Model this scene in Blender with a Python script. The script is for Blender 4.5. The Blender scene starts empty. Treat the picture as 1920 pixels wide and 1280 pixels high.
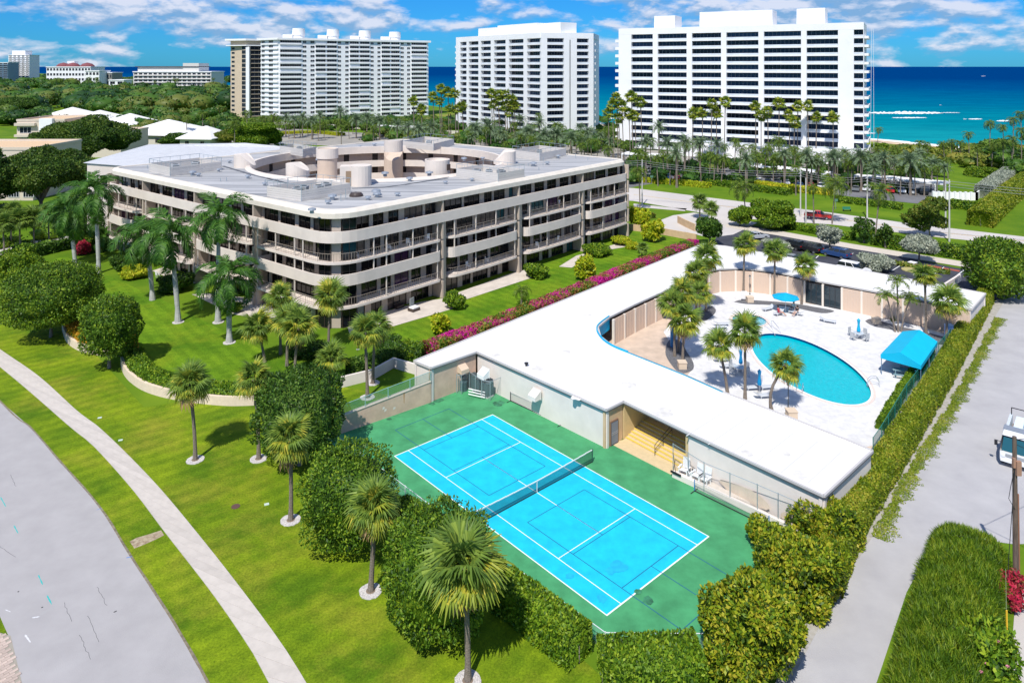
import bpy, math, random
import numpy as np
from mathutils import Vector, Matrix
R = math.radians
sc = bpy.context.scene
# ---------------------------------------------------------------- camera
CZ, FPX, HOR = 33.3, 1342.0, 125.0        # camera height, focal length in photo pixels, horizon row
cam_d = bpy.data.cameras.new('camera'); cam = bpy.data.objects.new('camera', cam_d)
sc.collection.objects.link(cam); sc.camera = cam
cam.location = (0, 0, CZ); cam.rotation_euler = (R(90), 0, 0)
cam_d.sensor_width = 36; cam_d.lens = FPX / 1920 * 36
cam_d.shift_y = -(640 - HOR) / 1920
cam_d.clip_start = 0.5; cam_d.clip_end = 120000
# ---------------------------------------------------------------- sky and sun
SUN_EL = R(54); SX, SY = 0.33, 0.944      # shadows fall towards (SX, SY)
w = bpy.data.worlds.new('World'); sc.world = w; w.use_nodes = True
nt = w.node_tree; nt.nodes.clear()
def wn(t, **k):
    n = nt.nodes.new(t)
    for a, b in k.items(): setattr(n, a, b)
    return n
sky = wn('ShaderNodeTexSky', sky_type='NISHITA', sun_disc=False)
sky.sun_elevation = SUN_EL; sky.sun_rotation = math.atan2(-SX, -SY); sky.altitude = 20
sky.air_density = 1.0; sky.dust_density = 0.2; sky.ozone_density = 4.0
tint = wn('ShaderNodeMixRGB', blend_type='MULTIPLY'); tint.inputs[0].default_value = 1
tint.inputs[2].default_value = (0.10, 0.56, 1.14, 1)
nt.links.new(sky.outputs[0], tint.inputs[1])
tc = wn('ShaderNodeTexCoord')
mp = wn('ShaderNodeMapping'); mp.inputs['Scale'].default_value = (1, 1, 2.6)
nt.links.new(tc.outputs['Generated'], mp.inputs[0])
def density(vec):
    def nz(scale, detail, rough, dist):
        n = wn('ShaderNodeTexNoise'); n.inputs['Scale'].default_value = scale; n.inputs['Detail'].default_value = detail
        n.inputs['Roughness'].default_value = rough; n.inputs['Distortion'].default_value = dist; nt.links.new(vec, n.inputs[0]); return n.outputs[0]
    a = nz(11.0, 8, 0.55, 0.1); b_ = nz(3.2, 3, 0.5, 0.0)
    m_ = wn('ShaderNodeMath', operation='MULTIPLY_ADD'); nt.links.new(b_, m_.inputs[0]); m_.inputs[1].default_value = 0.75; nt.links.new(a, m_.inputs[2]); return m_.outputs[0]
up = wn('ShaderNodeVectorMath', operation='ADD'); nt.links.new(mp.outputs[0], up.inputs[0]); up.inputs[1].default_value = (0.0, 0.0, 0.02)
d0 = density(mp.outputs[0]); d1 = density(up.outputs[0])
sep = wn('ShaderNodeSeparateXYZ'); nt.links.new(tc.outputs['Generated'], sep.inputs[0])
el = wn('ShaderNodeMapRange'); nt.links.new(sep.outputs[2], el.inputs[0])
el.inputs[1].default_value = 0.0; el.inputs[2].default_value = 0.06; el.inputs[3].default_value = -0.05; el.inputs[4].default_value = 0.04
ad = wn('ShaderNodeMath', operation='ADD'); nt.links.new(d0, ad.inputs[0]); nt.links.new(el.outputs[0], ad.inputs[1])
cr = wn('ShaderNodeValToRGB'); nt.links.new(ad.outputs[0], cr.inputs[0])
cr.color_ramp.elements[0].position = 0.87; cr.color_ramp.elements[0].color = (0, 0, 0, 1)
cr.color_ramp.elements[1].position = 1.0; cr.color_ramp.elements[1].color = (0.85, 0.85, 0.85, 1)
df = wn('ShaderNodeMath', operation='SUBTRACT'); nt.links.new(d0, df.inputs[0]); nt.links.new(d1, df.inputs[1])
sh = wn('ShaderNodeMath', operation='MULTIPLY_ADD'); nt.links.new(df.outputs[0], sh.inputs[0]); sh.inputs[1].default_value = 5.0; sh.inputs[2].default_value = 0.45
nd = wn('ShaderNodeValToRGB'); nt.links.new(sh.outputs[0], nd.inputs[0])
nd.color_ramp.elements[0].position = 0.25; nd.color_ramp.elements[0].color = (2.3, 4.0, 6.4, 1)
nd.color_ramp.elements[1].position = 0.80; nd.color_ramp.elements[1].color = (7.4, 7.6, 8.6, 1)
cm = wn('ShaderNodeMixRGB'); nt.links.new(cr.outputs[0], cm.inputs[0]); nt.links.new(tint.outputs[0], cm.inputs[1]); nt.links.new(nd.outputs[0], cm.inputs[2])
bg = wn('ShaderNodeBackground'); bg.inputs[1].default_value = 0.1; nt.links.new(cm.outputs[0], bg.inputs[0])
wo = wn('ShaderNodeOutputWorld'); nt.links.new(bg.outputs[0], wo.inputs[0])
sd = bpy.data.lights.new('sun', 'SUN'); sun = bpy.data.objects.new('sun', sd); sc.collection.objects.link(sun)
sd.energy = 4.9; sd.angle = R(0.5); sd.color = (1.0, 0.955, 0.88)
sun.rotation_euler = Vector((SX * math.cos(SUN_EL), SY * math.cos(SUN_EL), -math.sin(SUN_EL))).to_track_quat('-Z', 'Y').to_euler()
sun.location = (-30, -60, 120)
sc.view_settings.view_transform = 'Standard'; sc.view_settings.look = 'None'
sc.view_settings.exposure = 0.12; sc.view_settings.gamma = 1.0; sc.view_settings.use_curve_mapping = False
sc.cycles.max_bounces = 6; sc.cycles.transparent_max_bounces = 12
sc.cycles.use_adaptive_sampling = True
# ---------------------------------------------------------------- helpers
def P(px, py, z=0.0):
    """point at height z whose picture falls on photo pixel (px, py): how the survey of the place was read off the photograph"""
    s = (CZ - z) / (py - HOR)
    return Vector(((px - 960) * s, FPX * s, z))
def PY(px, py, Y):                          # point at distance Y: returns x, z
    return (px - 960) * Y / FPX, CZ - (py - HOR) * Y / FPX
MATS = {}
def mat(name, col=(0.5, 0.5, 0.5), rough=0.7, metal=0.0, spec=0.4, var=0.0, vscale=3.0, bump=0.0, bscale=20.0, col2=None, stretch=None,
        transl=0.0, emis=None, rnd=0.0, detail=4, lo=0.35, hi=0.65, coat=0.0, alpha=None, isl=0.0):
    if name in MATS: return MATS[name]
    m = bpy.data.materials.new(name); m.use_nodes = True; MATS[name] = m
    t = m.node_tree; b = t.nodes['Principled BSDF']; out = t.nodes['Material Output']; L = t.links.new
    b.inputs['Roughness'].default_value = rough; b.inputs['Metallic'].default_value = metal
    b.inputs['Specular IOR Level'].default_value = spec
    if coat: b.inputs['Coat Weight'].default_value = coat
    c = (*col, 1); b.inputs['Base Color'].default_value = c; m.diffuse_color = c
    src = None; tcn = None
    def coords(sc_=None):
        nonlocal tcn
        if tcn is None: tcn = t.nodes.new('ShaderNodeTexCoord')
        o = tcn.outputs['Object']
        if stretch:
            q = t.nodes.new('ShaderNodeMapping'); q.inputs['Scale'].default_value = stretch[:3]
            if len(stretch) > 3: q.inputs['Rotation'].default_value = (0, 0, stretch[3])
            L(o, q.inputs[0]); o = q.outputs[0]
        return o
    if var or col2:
        n = t.nodes.new('ShaderNodeTexNoise'); n.inputs['Scale'].default_value = vscale; n.inputs['Detail'].default_value = detail
        n.inputs['Roughness'].default_value = 0.6; L(coords(), n.inputs[0])
        r = t.nodes.new('ShaderNodeValToRGB'); L(n.outputs[0], r.inputs[0])
        a2 = col2 or tuple(min(1, x * (1 + var)) for x in col); a1 = col if col2 else tuple(x * (1 - var) for x in col)
        r.color_ramp.elements[0].position = lo; r.color_ramp.elements[0].color = (*a1, 1)
        r.color_ramp.elements[1].position = hi; r.color_ramp.elements[1].color = (*a2, 1)
        src = r.outputs[0]
    if rnd or isl:
        h = t.nodes.new('ShaderNodeHueSaturation'); mr = t.nodes.new('ShaderNodeMapRange')
        if rnd: oi = t.nodes.new('ShaderNodeObjectInfo'); L(oi.outputs['Random'], mr.inputs[0]); k = rnd
        else: oi = t.nodes.new('ShaderNodeNewGeometry'); L(oi.outputs['Random Per Island'], mr.inputs[0]); k = isl
        mr.inputs[3].default_value = 1 - k; mr.inputs[4].default_value = 1 + k; L(mr.outputs[0], h.inputs['Value'])
        if src: L(src, h.inputs['Color'])
        else: h.inputs['Color'].default_value = c
        src = h.outputs[0]
    if src: L(src, b.inputs['Base Color'])
    if bump:
        n = t.nodes.new('ShaderNodeTexNoise'); n.inputs['Scale'].default_value = bscale; n.inputs['Detail'].default_value = 3; L(coords(), n.inputs[0])
        bp = t.nodes.new('ShaderNodeBump'); bp.inputs['Strength'].default_value = bump; bp.inputs['Distance'].default_value = 0.05
        L(n.outputs[0], bp.inputs['Height']); L(bp.outputs[0], b.inputs['Normal'])
    if emis:
        b.inputs['Emission Color'].default_value = (*emis[:3], 1); b.inputs['Emission Strength'].default_value = emis[3]
    if transl:
        tr = t.nodes.new('ShaderNodeBsdfTranslucent'); mx = t.nodes.new('ShaderNodeMixShader'); mx.inputs[0].default_value = transl
        if src: L(src, tr.inputs[0])
        else: tr.inputs[0].default_value = c
        L(b.outputs[0], mx.inputs[1]); L(tr.outputs[0], mx.inputs[2]); L(mx.outputs[0], out.inputs[0])
    if alpha is not None:
        tr = t.nodes.new('ShaderNodeBsdfTransparent'); mx = t.nodes.new('ShaderNodeMixShader'); mx.inputs[0].default_value = alpha
        L(tr.outputs[0], mx.inputs[1]); L(b.outputs[0], mx.inputs[2]); L(mx.outputs[0], out.inputs[0])
    return m
def leafmat(name, cols, transl=0.22, big=0.5, bigscale=0.5, rough=0.5, spec=0.25):
    """foliage: one colour per leaf from a short ramp, with soft patches of a drier or lusher tone"""
    if name in MATS: return MATS[name]
    m = bpy.data.materials.new(name); m.use_nodes = True; MATS[name] = m; m.diffuse_color = (*cols[0], 1)
    t = m.node_tree; b = t.nodes['Principled BSDF']; out = t.nodes['Material Output']; L = t.links.new
    b.inputs['Roughness'].default_value = rough; b.inputs['Specular IOR Level'].default_value = spec
    g = t.nodes.new('ShaderNodeNewGeometry'); r = t.nodes.new('ShaderNodeValToRGB')
    n = t.nodes.new('ShaderNodeTexNoise'); n.inputs['Scale'].default_value = bigscale; n.inputs['Detail'].default_value = 3
    tc_ = t.nodes.new('ShaderNodeTexCoord'); L(tc_.outputs['Object'], n.inputs[0])
    mr = t.nodes.new('ShaderNodeMapRange'); L(n.outputs[0], mr.inputs[0]); mr.inputs[1].default_value = 0.3; mr.inputs[2].default_value = 0.7
    mr.inputs[3].default_value = -big / 2; mr.inputs[4].default_value = big / 2
    a = t.nodes.new('ShaderNodeMath'); a.operation = 'ADD'; L(g.outputs['Random Per Island'], a.inputs[0]); L(mr.outputs[0], a.inputs[1])
    L(a.outputs[0], r.inputs[0]); e = r.color_ramp.elements
    while len(e) < len(cols): e.new(0.5)
    for i, c in enumerate(cols): e[i].position = i / (len(cols) - 1) if len(cols) > 1 else 0; e[i].color = (*c, 1)
    L(r.outputs[0], b.inputs['Base Color'])
    tr = t.nodes.new('ShaderNodeBsdfTranslucent'); L(r.outputs[0], tr.inputs[0])
    mx = t.nodes.new('ShaderNodeMixShader'); mx.inputs[0].default_value = transl
    L(b.outputs[0], mx.inputs[1]); L(tr.outputs[0], mx.inputs[2]); L(mx.outputs[0], out.inputs[0])
    return m
class MB:
    """collects simple shapes; build() links them as one mesh object"""
    def __init__(s): s.v = []; s.f = []; s.m = []; s.mi = 0
    def add(s, vs, fs):
        o = len(s.v); s.v += [tuple(x) for x in vs]; s.f += [tuple(o + i for i in f) for f in fs]; s.m += [s.mi] * len(fs); return s
    def box(s, c, d, rz=0.0, taper=1.0):
        a, b_ = math.cos(rz), math.sin(rz); vs = []
        for sz in (-1, 1):
            k = taper if sz > 0 else 1
            for sx, sy in ((-1, -1), (1, -1), (1, 1), (-1, 1)):
                x, y = sx * d[0] / 2 * k, sy * d[1] / 2 * k
                vs.append((c[0] + x * a - y * b_, c[1] + x * b_ + y * a, c[2] + sz * d[2] / 2))
        return s.add(vs, [(3, 2, 1, 0), (4, 5, 6, 7), (0, 1, 5, 4), (1, 2, 6, 5), (2, 3, 7, 6), (3, 0, 4, 7)])
    def seg(s, p, q, w_, h, z):                 # box along p-q on plan, width w_, from z up h
        dx, dy = q[0] - p[0], q[1] - p[1]; l = math.hypot(dx, dy)
        return s.box(((p[0] + q[0]) / 2, (p[1] + q[1]) / 2, z + h / 2), (l, w_, h), math.atan2(dy, dx))
    def prism(s, poly, z0, z1, cap=True):
        n = len(poly)
        if sum(poly[i][0] * poly[(i + 1) % n][1] - poly[(i + 1) % n][0] * poly[i][1] for i in range(n)) < 0: poly = poly[::-1]
        vs = [(p[0], p[1], z0) for p in poly] + [(p[0], p[1], z1) for p in poly]
        fs = [(i, (i + 1) % n, n + (i + 1) % n, n + i) for i in range(n)]
        if cap: fs += [tuple(range(n, 2 * n)), tuple(range(n - 1, -1, -1))]
        return s.add(vs, fs)
    def sheet(s, poly, z):
        n = len(poly)
        if sum(poly[i][0] * poly[(i + 1) % n][1] - poly[(i + 1) % n][0] * poly[i][1] for i in range(n)) < 0: poly = poly[::-1]
        return s.add([(p[0], p[1], z) for p in poly], [tuple(range(n))])
    def tube(s, p, q, r0, r1=None, n=6, caps=True):
        p, q = Vector(p), Vector(q); r1 = r0 if r1 is None else r1; d = q - p
        if d.length < 1e-6: return s
        z = d.normalized(); x = z.orthogonal().normalized(); y = z.cross(x); vs = []
        for c, r_ in ((p, r0), (q, r1)):
            for i in range(n): a = 2 * math.pi * i / n; vs.append(c + (x * math.cos(a) + y * math.sin(a)) * r_)
        fs = [(i, (i + 1) % n, n + (i + 1) % n, n + i) for i in range(n)]
        if caps: fs += [tuple(range(n - 1, -1, -1)), tuple(range(n, 2 * n))]
        return s.add(vs, fs)
    def path(s, pts, r_, n=6):
        rs = r_ if isinstance(r_, (list, tuple)) else [r_] * len(pts)
        rings = []; pts = [Vector(p) for p in pts]; ref = None
        for i, p in enumerate(pts):
            d = (pts[min(i + 1, len(pts) - 1)] - pts[max(i - 1, 0)]).normalized()
            x = d.orthogonal().normalized() if ref is None else (ref - d * ref.dot(d)).normalized()
            ref = x; y = d.cross(x)
            rings.append([p + (x * math.cos(2 * math.pi * k / n) + y * math.sin(2 * math.pi * k / n)) * rs[i] for k in range(n)])
        vs = [v for r1 in rings for v in r1]; fs = []
        for i in range(len(pts) - 1):
            for k in range(n): a = i * n; fs.append((a + k, a + (k + 1) % n, a + n + (k + 1) % n, a + n + k))
        fs += [tuple(range(n - 1, -1, -1)), tuple(range((len(pts) - 1) * n, len(pts) * n))]
        return s.add(vs, fs)
    def lathe(s, prof, c=(0, 0, 0), n=16, a0=0, a1=2 * math.pi):
        full = abs(a1 - a0 - 2 * math.pi) < 1e-6; m = n if full else n + 1; vs = []
        for r_, z in prof:
            for i in range(m): a = a0 + (a1 - a0) * i / n; vs.append((c[0] + r_ * math.cos(a), c[1] + r_ * math.sin(a), c[2] + z))
        fs = []
        for j in range(len(prof) - 1):
            for i in range(n): k = (i + 1) % m; fs.append((j * m + i, j * m + k, (j + 1) * m + k, (j + 1) * m + i))
        return s.add(vs, fs)
    def ribbon(s, pts, t, z0, z1):              # thin wall following plan polyline, thickness t to the left
        n = len(pts); off = []
        for i in range(n):
            a = Vector(pts[max(i - 1, 0)][:2]); b_ = Vector(pts[min(i + 1, n - 1)][:2]); d = (b_ - a).normalized()
            off.append((pts[i][0] - d.y * t, pts[i][1] + d.x * t))
        vs = []
        for i in range(n):
            vs += [(pts[i][0], pts[i][1], z0), (pts[i][0], pts[i][1], z1), (off[i][0], off[i][1], z1), (off[i][0], off[i][1], z0)]
        fs = []
        for i in range(n - 1):
            a, b_ = i * 4, i * 4 + 4
            for k in range(4): fs.append((a + k, b_ + k, b_ + (k + 1) % 4, a + (k + 1) % 4))
        fs += [(0, 1, 2, 3), (4 * n - 1, 4 * n - 2, 4 * n - 3, 4 * n - 4)]
        return s.add(vs, fs)
    def mesh(s, name, mats, smooth=False):
        me = bpy.data.meshes.new(name); me.from_pydata(s.v, [], s.f)
        for m_ in (mats if isinstance(mats, (list, tuple)) else [mats]): me.materials.append(m_)
        if any(s.m): me.polygons.foreach_set('material_index', s.m)
        if smooth: me.polygons.foreach_set('use_smooth', [True] * len(s.f))
        me.update(); return me
    def build(s, name, mats, parent=None, world=True, smooth=False):
        if parent is not None and world:
            ox, oy, oz = parent.location
            if parent.parent: ox += parent.parent.location.x; oy += parent.parent.location.y; oz += parent.parent.location.z
            s.v = [(x - ox, y - oy, z - oz) for x, y, z in s.v]
        return link(name, s.mesh(name, mats, smooth), parent)
def link(name, me, parent=None, loc=None, rot=None, scale=None):
    o = bpy.data.objects.new(name, me); sc.collection.objects.link(o)
    if parent is not None: o.parent = parent
    if loc is not None: o.location = loc
    if rot is not None: o.rotation_euler = rot
    if scale is not None: o.scale = scale if isinstance(scale, (list, tuple, Vector)) else (scale,) * 3
    return o
def tag(o, label=None, cat=None, group=None, kind=None):
    if label: o['label'] = label
    if cat: o['category'] = cat
    if group: o['group'] = group
    if kind: o['kind'] = kind
    return o
def thing(name, label, cat, loc=(0, 0, 0), rz=0.0, group=None):
    return tag(link(name, None, None, loc, (0, 0, rz)), label, cat, group)
def copy_tree(o, parent=None):
    c = o.copy(); sc.collection.objects.link(c)
    if parent is not None: c.parent = parent
    for ch in KIDS.get(o.name, None) or [x for x in o.children]: copy_tree(ch, c)
    return c
KIDS = {}
def structure(name, mb, m, smooth=False): return tag(mb.build(name, m, None, smooth=smooth), kind='structure')
def lerp(a, b, t): return a + (b - a) * t
def lp2(p, q, t): return (p[0] + (q[0] - p[0]) * t, p[1] + (q[1] - p[1]) * t)
def smoothline(pts, k=6):                      # Catmull-Rom through plan points
    pts = [Vector(p[:2]) for p in pts]; out = []
    for i in range(len(pts) - 1):
        p0, p1, p2, p3 = pts[max(i - 1, 0)], pts[i], pts[i + 1], pts[min(i + 2, len(pts) - 1)]
        for j in range(k):
            t = j / k
            out.append(0.5 * ((2 * p1) + (p2 - p0) * t + (2 * p0 - 5 * p1 + 4 * p2 - p3) * t * t + (3 * p1 - p0 - 3 * p2 + p3) * t ** 3))
    out.append(pts[-1]); return [(p.x, p.y) for p in out]
def offset_line(pts, d):
    out = []
    for i in range(len(pts)):
        a = Vector(pts[max(i - 1, 0)][:2]); b_ = Vector(pts[min(i + 1, len(pts) - 1)][:2]); t = (b_ - a).normalized()
        out.append((pts[i][0] - t.y * d, pts[i][1] + t.x * d))
    return out
def npmesh(name, V, F, m, mi=None):
    me = bpy.data.meshes.new(name); k = F.shape[1]
    me.vertices.add(len(V)); me.vertices.foreach_set('co', V.astype(np.float32).ravel())
    me.loops.add(F.size); me.loops.foreach_set('vertex_index', F.astype(np.int32).ravel())
    me.polygons.add(len(F)); me.polygons.foreach_set('loop_start', np.arange(0, F.size, k, dtype=np.int32))
    try: me.polygons.foreach_set('loop_total', np.full(len(F), k, dtype=np.int32))
    except Exception: pass
    for q in (m if isinstance(m, (list, tuple)) else [m]): me.materials.append(q)
    if mi is not None: me.polygons.foreach_set('material_index', mi.astype(np.int32))
    me.update(calc_edges=True); return me
CUBE = {}
def unit_cube(m):
    if m.name not in CUBE: CUBE[m.name] = MB().box((0, 0, 0), (1, 1, 1)).mesh('block', m)
    return CUBE[m.name]
# ================================================================ ground, water, roads
from mathutils.geometry import tessellate_polygon
def sheet_holes(mb, outer, holes, z):
    loops = [[Vector((p[0], p[1], 0)) for p in outer]] + [[Vector((p[0], p[1], 0)) for p in h] for h in holes]
    tris = tessellate_polygon(loops); vs = [(v.x, v.y, z) for l in loops for v in l]; fs = []
    for a, b, c in tris:
        k = (vs[b][0] - vs[a][0]) * (vs[c][1] - vs[a][1]) - (vs[b][1] - vs[a][1]) * (vs[c][0] - vs[a][0])
        fs.append((a, b, c) if k > 0 else (a, c, b))
    return mb.add(vs, fs)
def px(pts, z=0.0): return [tuple(P(x, y, z)[:2]) for x, y in pts]
def lawn_mat(name, c1, c2, c3, ang, width):
    m = mat(name, c1, rough=0.9, spec=0.1); t = m.node_tree; b = t.nodes['Principled BSDF']; L = t.links.new
    tc_ = t.nodes.new('ShaderNodeTexCoord')
    mpn = t.nodes.new('ShaderNodeMapping'); mpn.inputs['Rotation'].default_value = (0, 0, ang); L(tc_.outputs['Object'], mpn.inputs[0])
    wv = t.nodes.new('ShaderNodeTexWave'); wv.inputs['Scale'].default_value = 0.314 / width; wv.inputs['Distortion'].default_value = 4.5
    wv.inputs['Detail'].default_value = 2; wv.inputs['Detail Scale'].default_value = 0.25; L(mpn.outputs[0], wv.inputs[0])
    def N(s, d, r=0.6):
        n = t.nodes.new('ShaderNodeTexNoise'); n.inputs['Scale'].default_value = s; n.inputs['Detail'].default_value = d
        n.inputs['Roughness'].default_value = r; L(tc_.outputs['Object'], n.inputs[0]); return n.outputs[0]
    def ramp(src, a, b_, ca, cb):
        r = t.nodes.new('ShaderNodeValToRGB'); L(src, r.inputs[0]); r.color_ramp.elements[0].position = a; r.color_ramp.elements[0].color = (*ca, 1)
        r.color_ramp.elements[1].position = b_; r.color_ramp.elements[1].color = (*cb, 1); return r.outputs[0]
    def mix(f, a, b_, mode='MIX'):
        x = t.nodes.new('ShaderNodeMixRGB'); x.blend_type = mode
        if isinstance(f, float): x.inputs[0].default_value = f
        else: L(f, x.inputs[0])
        L(a, x.inputs[1]); L(b_, x.inputs[2]); return x.outputs[0]
    base = ramp(N(0.18, 5), 0.36, 0.62, c1, c2)
    dry = ramp(N(0.13, 6, .7), 0.48, 0.70, (0, 0, 0), (0.7, 0.7, 0.7)); yel = ramp(N(3.0, 2), 0.0, 1.0, c3, c3)
    base = mix(dry, base, yel)
    st = ramp(wv.outputs['Fac'], 0.35, 0.65, (0.84, 0.86, 0.84), (1.1, 1.08, 1.06)); base = mix(0.6, base, st, 'MULTIPLY')
    fine = ramp(N(7.0, 8, 0.85), 0.36, 0.64, (0.45, 0.5, 0.5), (1.45, 1.4, 1.3)); base = mix(0.9, base, fine, 'MULTIPLY'); mid = ramp(N(1.1, 5, 0.7), 0.35, 0.65, (0.8, 0.84, 0.8), (1.16, 1.12, 1.1)); base = mix(0.9, base, mid, 'MULTIPLY')
    L(base, b.inputs['Base Color'])
    bp = t.nodes.new('ShaderNodeBump'); bp.inputs['Strength'].default_value = 0.5; bp.inputs['Distance'].default_value = 0.06
    L(N(14.0, 4, 0.8), bp.inputs['Height']); L(bp.outputs[0], b.inputs['Normal']); return m
lawn = lawn_mat('lawn_grass', (0.085, 0.165, 0.007), (0.185, 0.265, 0.01), (0.28, 0.27, 0.03), R(48), 1.5)
lawn2 = lawn_mat('garden_grass', (0.075, 0.17, 0.008), (0.135, 0.25, 0.012), (0.2, 0.26, 0.015), R(-42), 1.6)
coast = [(900, 90), (330, 212), (215, 262), (193, 274), (172, 312), (160, 330), (110, 352), (60, 400), (-20, 520), (-120, 700), (-330, 1000), (-900, 1900), (-4200, 5600)]
structure('ground', MB().sheet([(-4200, -150), (900, -150)] + coast, 0.0), mat('far_grass', (0.07, 0.15, 0.008), rough=.95, col2=(0.13, 0.21, 0.012), vscale=0.12, detail=8, spec=.1))
structure('front_lawn', MB().sheet([(-140, 96), (-72, 108), (-36, 70), (-22, 76), (-8, 71), (-4, 50), (5, 39), (40, 30), (32, 20), (-60, 15), (-140, 60)], 0.004), lawn)
# sea
m = mat('sea_water', (0.0, 0.2, 0.3), rough=0.7, spec=0.0); t = m.node_tree; b = t.nodes['Principled BSDF']; L = t.links.new
tcs = t.nodes.new('ShaderNodeTexCoord'); sp = t.nodes.new('ShaderNodeSeparateXYZ'); L(tcs.outputs['Object'], sp.inputs[0])
# offshore distance, measured square to the shore
ma = t.nodes.new('ShaderNodeMath'); ma.operation = 'MULTIPLY_ADD'; L(sp.outputs[0], ma.inputs[0]); ma.inputs[1].default_value = 0.62; L(sp.outputs[1], ma.inputs[2])
n1 = t.nodes.new('ShaderNodeTexNoise'); n1.inputs['Scale'].default_value = 0.006; n1.inputs['Detail'].default_value = 6
mps = t.nodes.new('ShaderNodeMapping'); mps.inputs['Scale'].default_value = (0.35, 1, 1); mps.inputs['Rotation'].default_value = (0, 0, R(20)); L(tcs.outputs['Object'], mps.inputs[0]); L(mps.outputs[0], n1.inputs[0])
mb2 = t.nodes.new('ShaderNodeMath'); mb2.operation = 'MULTIPLY_ADD'; L(n1.outputs[0], mb2.inputs[0]); mb2.inputs[1].default_value = 260; L(ma.outputs[0], mb2.inputs[2])
mrs = t.nodes.new('ShaderNodeMapRange'); L(mb2.outputs[0], mrs.inputs[0]); mrs.inputs[1].default_value = 480; mrs.inputs[2].default_value = 2900
rs = t.nodes.new('ShaderNodeValToRGB'); L(mrs.outputs[0], rs.inputs[0]); e = rs.color_ramp.elements
e[0].position = 0; e[0].color = (0.008, 0.27, 0.30, 1); e[1].position = 1; e[1].color = (0.0, 0.038, 0.155, 1)
for p_, c_ in ((0.1, (0.001, 0.19, 0.25)), (0.25, (0.0, 0.115, 0.22)), (0.5, (0.0, 0.065, 0.19))):
    q = e.new(p_); q.color = (*c_, 1)
n2 = t.nodes.new('ShaderNodeTexNoise'); n2.inputs['Scale'].default_value = 0.06; n2.inputs['Detail'].default_value = 8; n2.inputs['Roughness'].default_value = 0.7; L(mps.outputs[0], n2.inputs[0])
r2 = t.nodes.new('ShaderNodeValToRGB'); L(n2.outputs[0], r2.inputs[0]); r2.color_ramp.elements[0].position = 0.35; r2.color_ramp.elements[0].color = (0.72, 0.78, 0.85, 1)
r2.color_ramp.elements[1].position = 0.65; r2.color_ramp.elements[1].color = (1.22, 1.15, 1.1, 1)
mx = t.nodes.new('ShaderNodeMixRGB'); mx.blend_type = 'MULTIPLY'; mx.inputs[0].default_value = 0.9; L(rs.outputs[0], mx.inputs[1]); L(r2.outputs[0], mx.inputs[2])
n3 = t.nodes.new('ShaderNodeTexNoise'); n3.inputs['Scale'].default_value = 0.09; n3.inputs['Detail'].default_value = 5; L(mps.outputs[0], n3.inputs[0])
r3 = t.nodes.new('ShaderNodeValToRGB'); L(n3.outputs[0], r3.inputs[0]); r3.color_ramp.elements[0].position = 0.9; r3.color_ramp.elements[1].position = 0.92
mx2 = t.nodes.new('ShaderNodeMixRGB'); L(r3.outputs[0], mx2.inputs[0]); L(mx.outputs[0], mx2.inputs[1]); mx2.inputs[2].default_value = (0.7, 0.8, 0.85, 1)
L(mx2.outputs[0], b.inputs['Base Color'])
bpn = t.nodes.new('ShaderNodeBump'); bpn.inputs['Strength'].default_value = 0.6; bpn.inputs['Distance'].default_value = 1.0; L(n2.outputs[0], bpn.inputs['Height']); L(bpn.outputs[0], b.inputs['Normal'])
structure('sea', MB().sheet([(-90000, 100), (90000, 100), (90000, 90000), (-90000, 90000)], -0.8), m)
foam = mat('sea_foam', (0.8, 0.85, 0.86), rough=0.9, var=0.12, vscale=0.3)
rng = random.Random(5)
def foam_patch(pts, name='surf_foam'):
    return pts
fo = MB()
def blob_strip(mb, x0, x1, y, h, z, seed, n=46):
    """ragged breaking-wave strip read off the photo row y"""
    r = random.Random(seed); up = []; dn = []
    for i in range(n + 1):
        t_ = i / n; x = lerp(x0, x1, t_); env = math.sin(math.pi * t_) ** 0.5
        a = h * env * (0.25 + 0.75 * r.random()); c = h * env * (0.2 + 0.5 * r.random())
        up.append(tuple(P(x, y - a - 0.05, z)[:2])); dn.append(tuple(P(x, y + c + 0.05, z)[:2]))
    vs = [(*p, z) for p in up] + [(*p, z) for p in dn]
    mb.add(vs, [(i, n + 1 + i, n + 2 + i, i + 1) for i in range(n)])
blob_strip(fo, 1622, 1770, 212, 3.6, -0.6, 1); blob_strip(fo, 1672, 1738, 221, 1.4, -0.58, 2)
blob_strip(fo, 1815, 1842, 223.5, 1.3, -0.6, 3); blob_strip(fo, 1868, 1900, 227, 2.0, -0.6, 4); blob_strip(fo, 1621, 1642, 250, 1.2, -0.58, 5)
blob_strip(fo, 1100, 1160, 222, 2.0, -0.6, 6); blob_strip(fo, 1762, 1800, 211.5, .7, -0.6, 16)
for i in range(5): blob_strip(fo, *(lambda x, wd: (x, x + wd))(rng.uniform(1625, 1915), rng.uniform(3, 9)), rng.uniform(140, 245), rng.uniform(0.2, 0.55), -0.62, 20 + i, 8)
structure('surf_foam', fo, foam)
c_in = coast[1:9]
sh = smoothline(c_in, 6)
def strip(mb, line, d0, d1, z, jit=0, seed=1):
    r = random.Random(seed); a = offset_line(line, d0); b_ = offset_line(line, d1); n = len(line)
    a = [(x + r.uniform(-jit, jit), y + r.uniform(-jit, jit)) for x, y in a]; b_ = [(x + r.uniform(-jit, jit), y + r.uniform(-jit, jit)) for x, y in b_]
    mb.add([(*p, z) for p in a] + [(*p, z) for p in b_], [(i, i + 1, n + 1 + i, n + i) for i in range(n - 1)]); return mb
structure('shore_foam', strip(MB(), sh, 3.0, -10, -0.4, 1.2), foam)
structure('beach', strip(MB(), sh, 1.0, 13, 0.05, 0.5, 2), mat('beach_sand', (0.55, 0.42, 0.28), rough=0.95, var=0.2, vscale=0.2))
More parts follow.
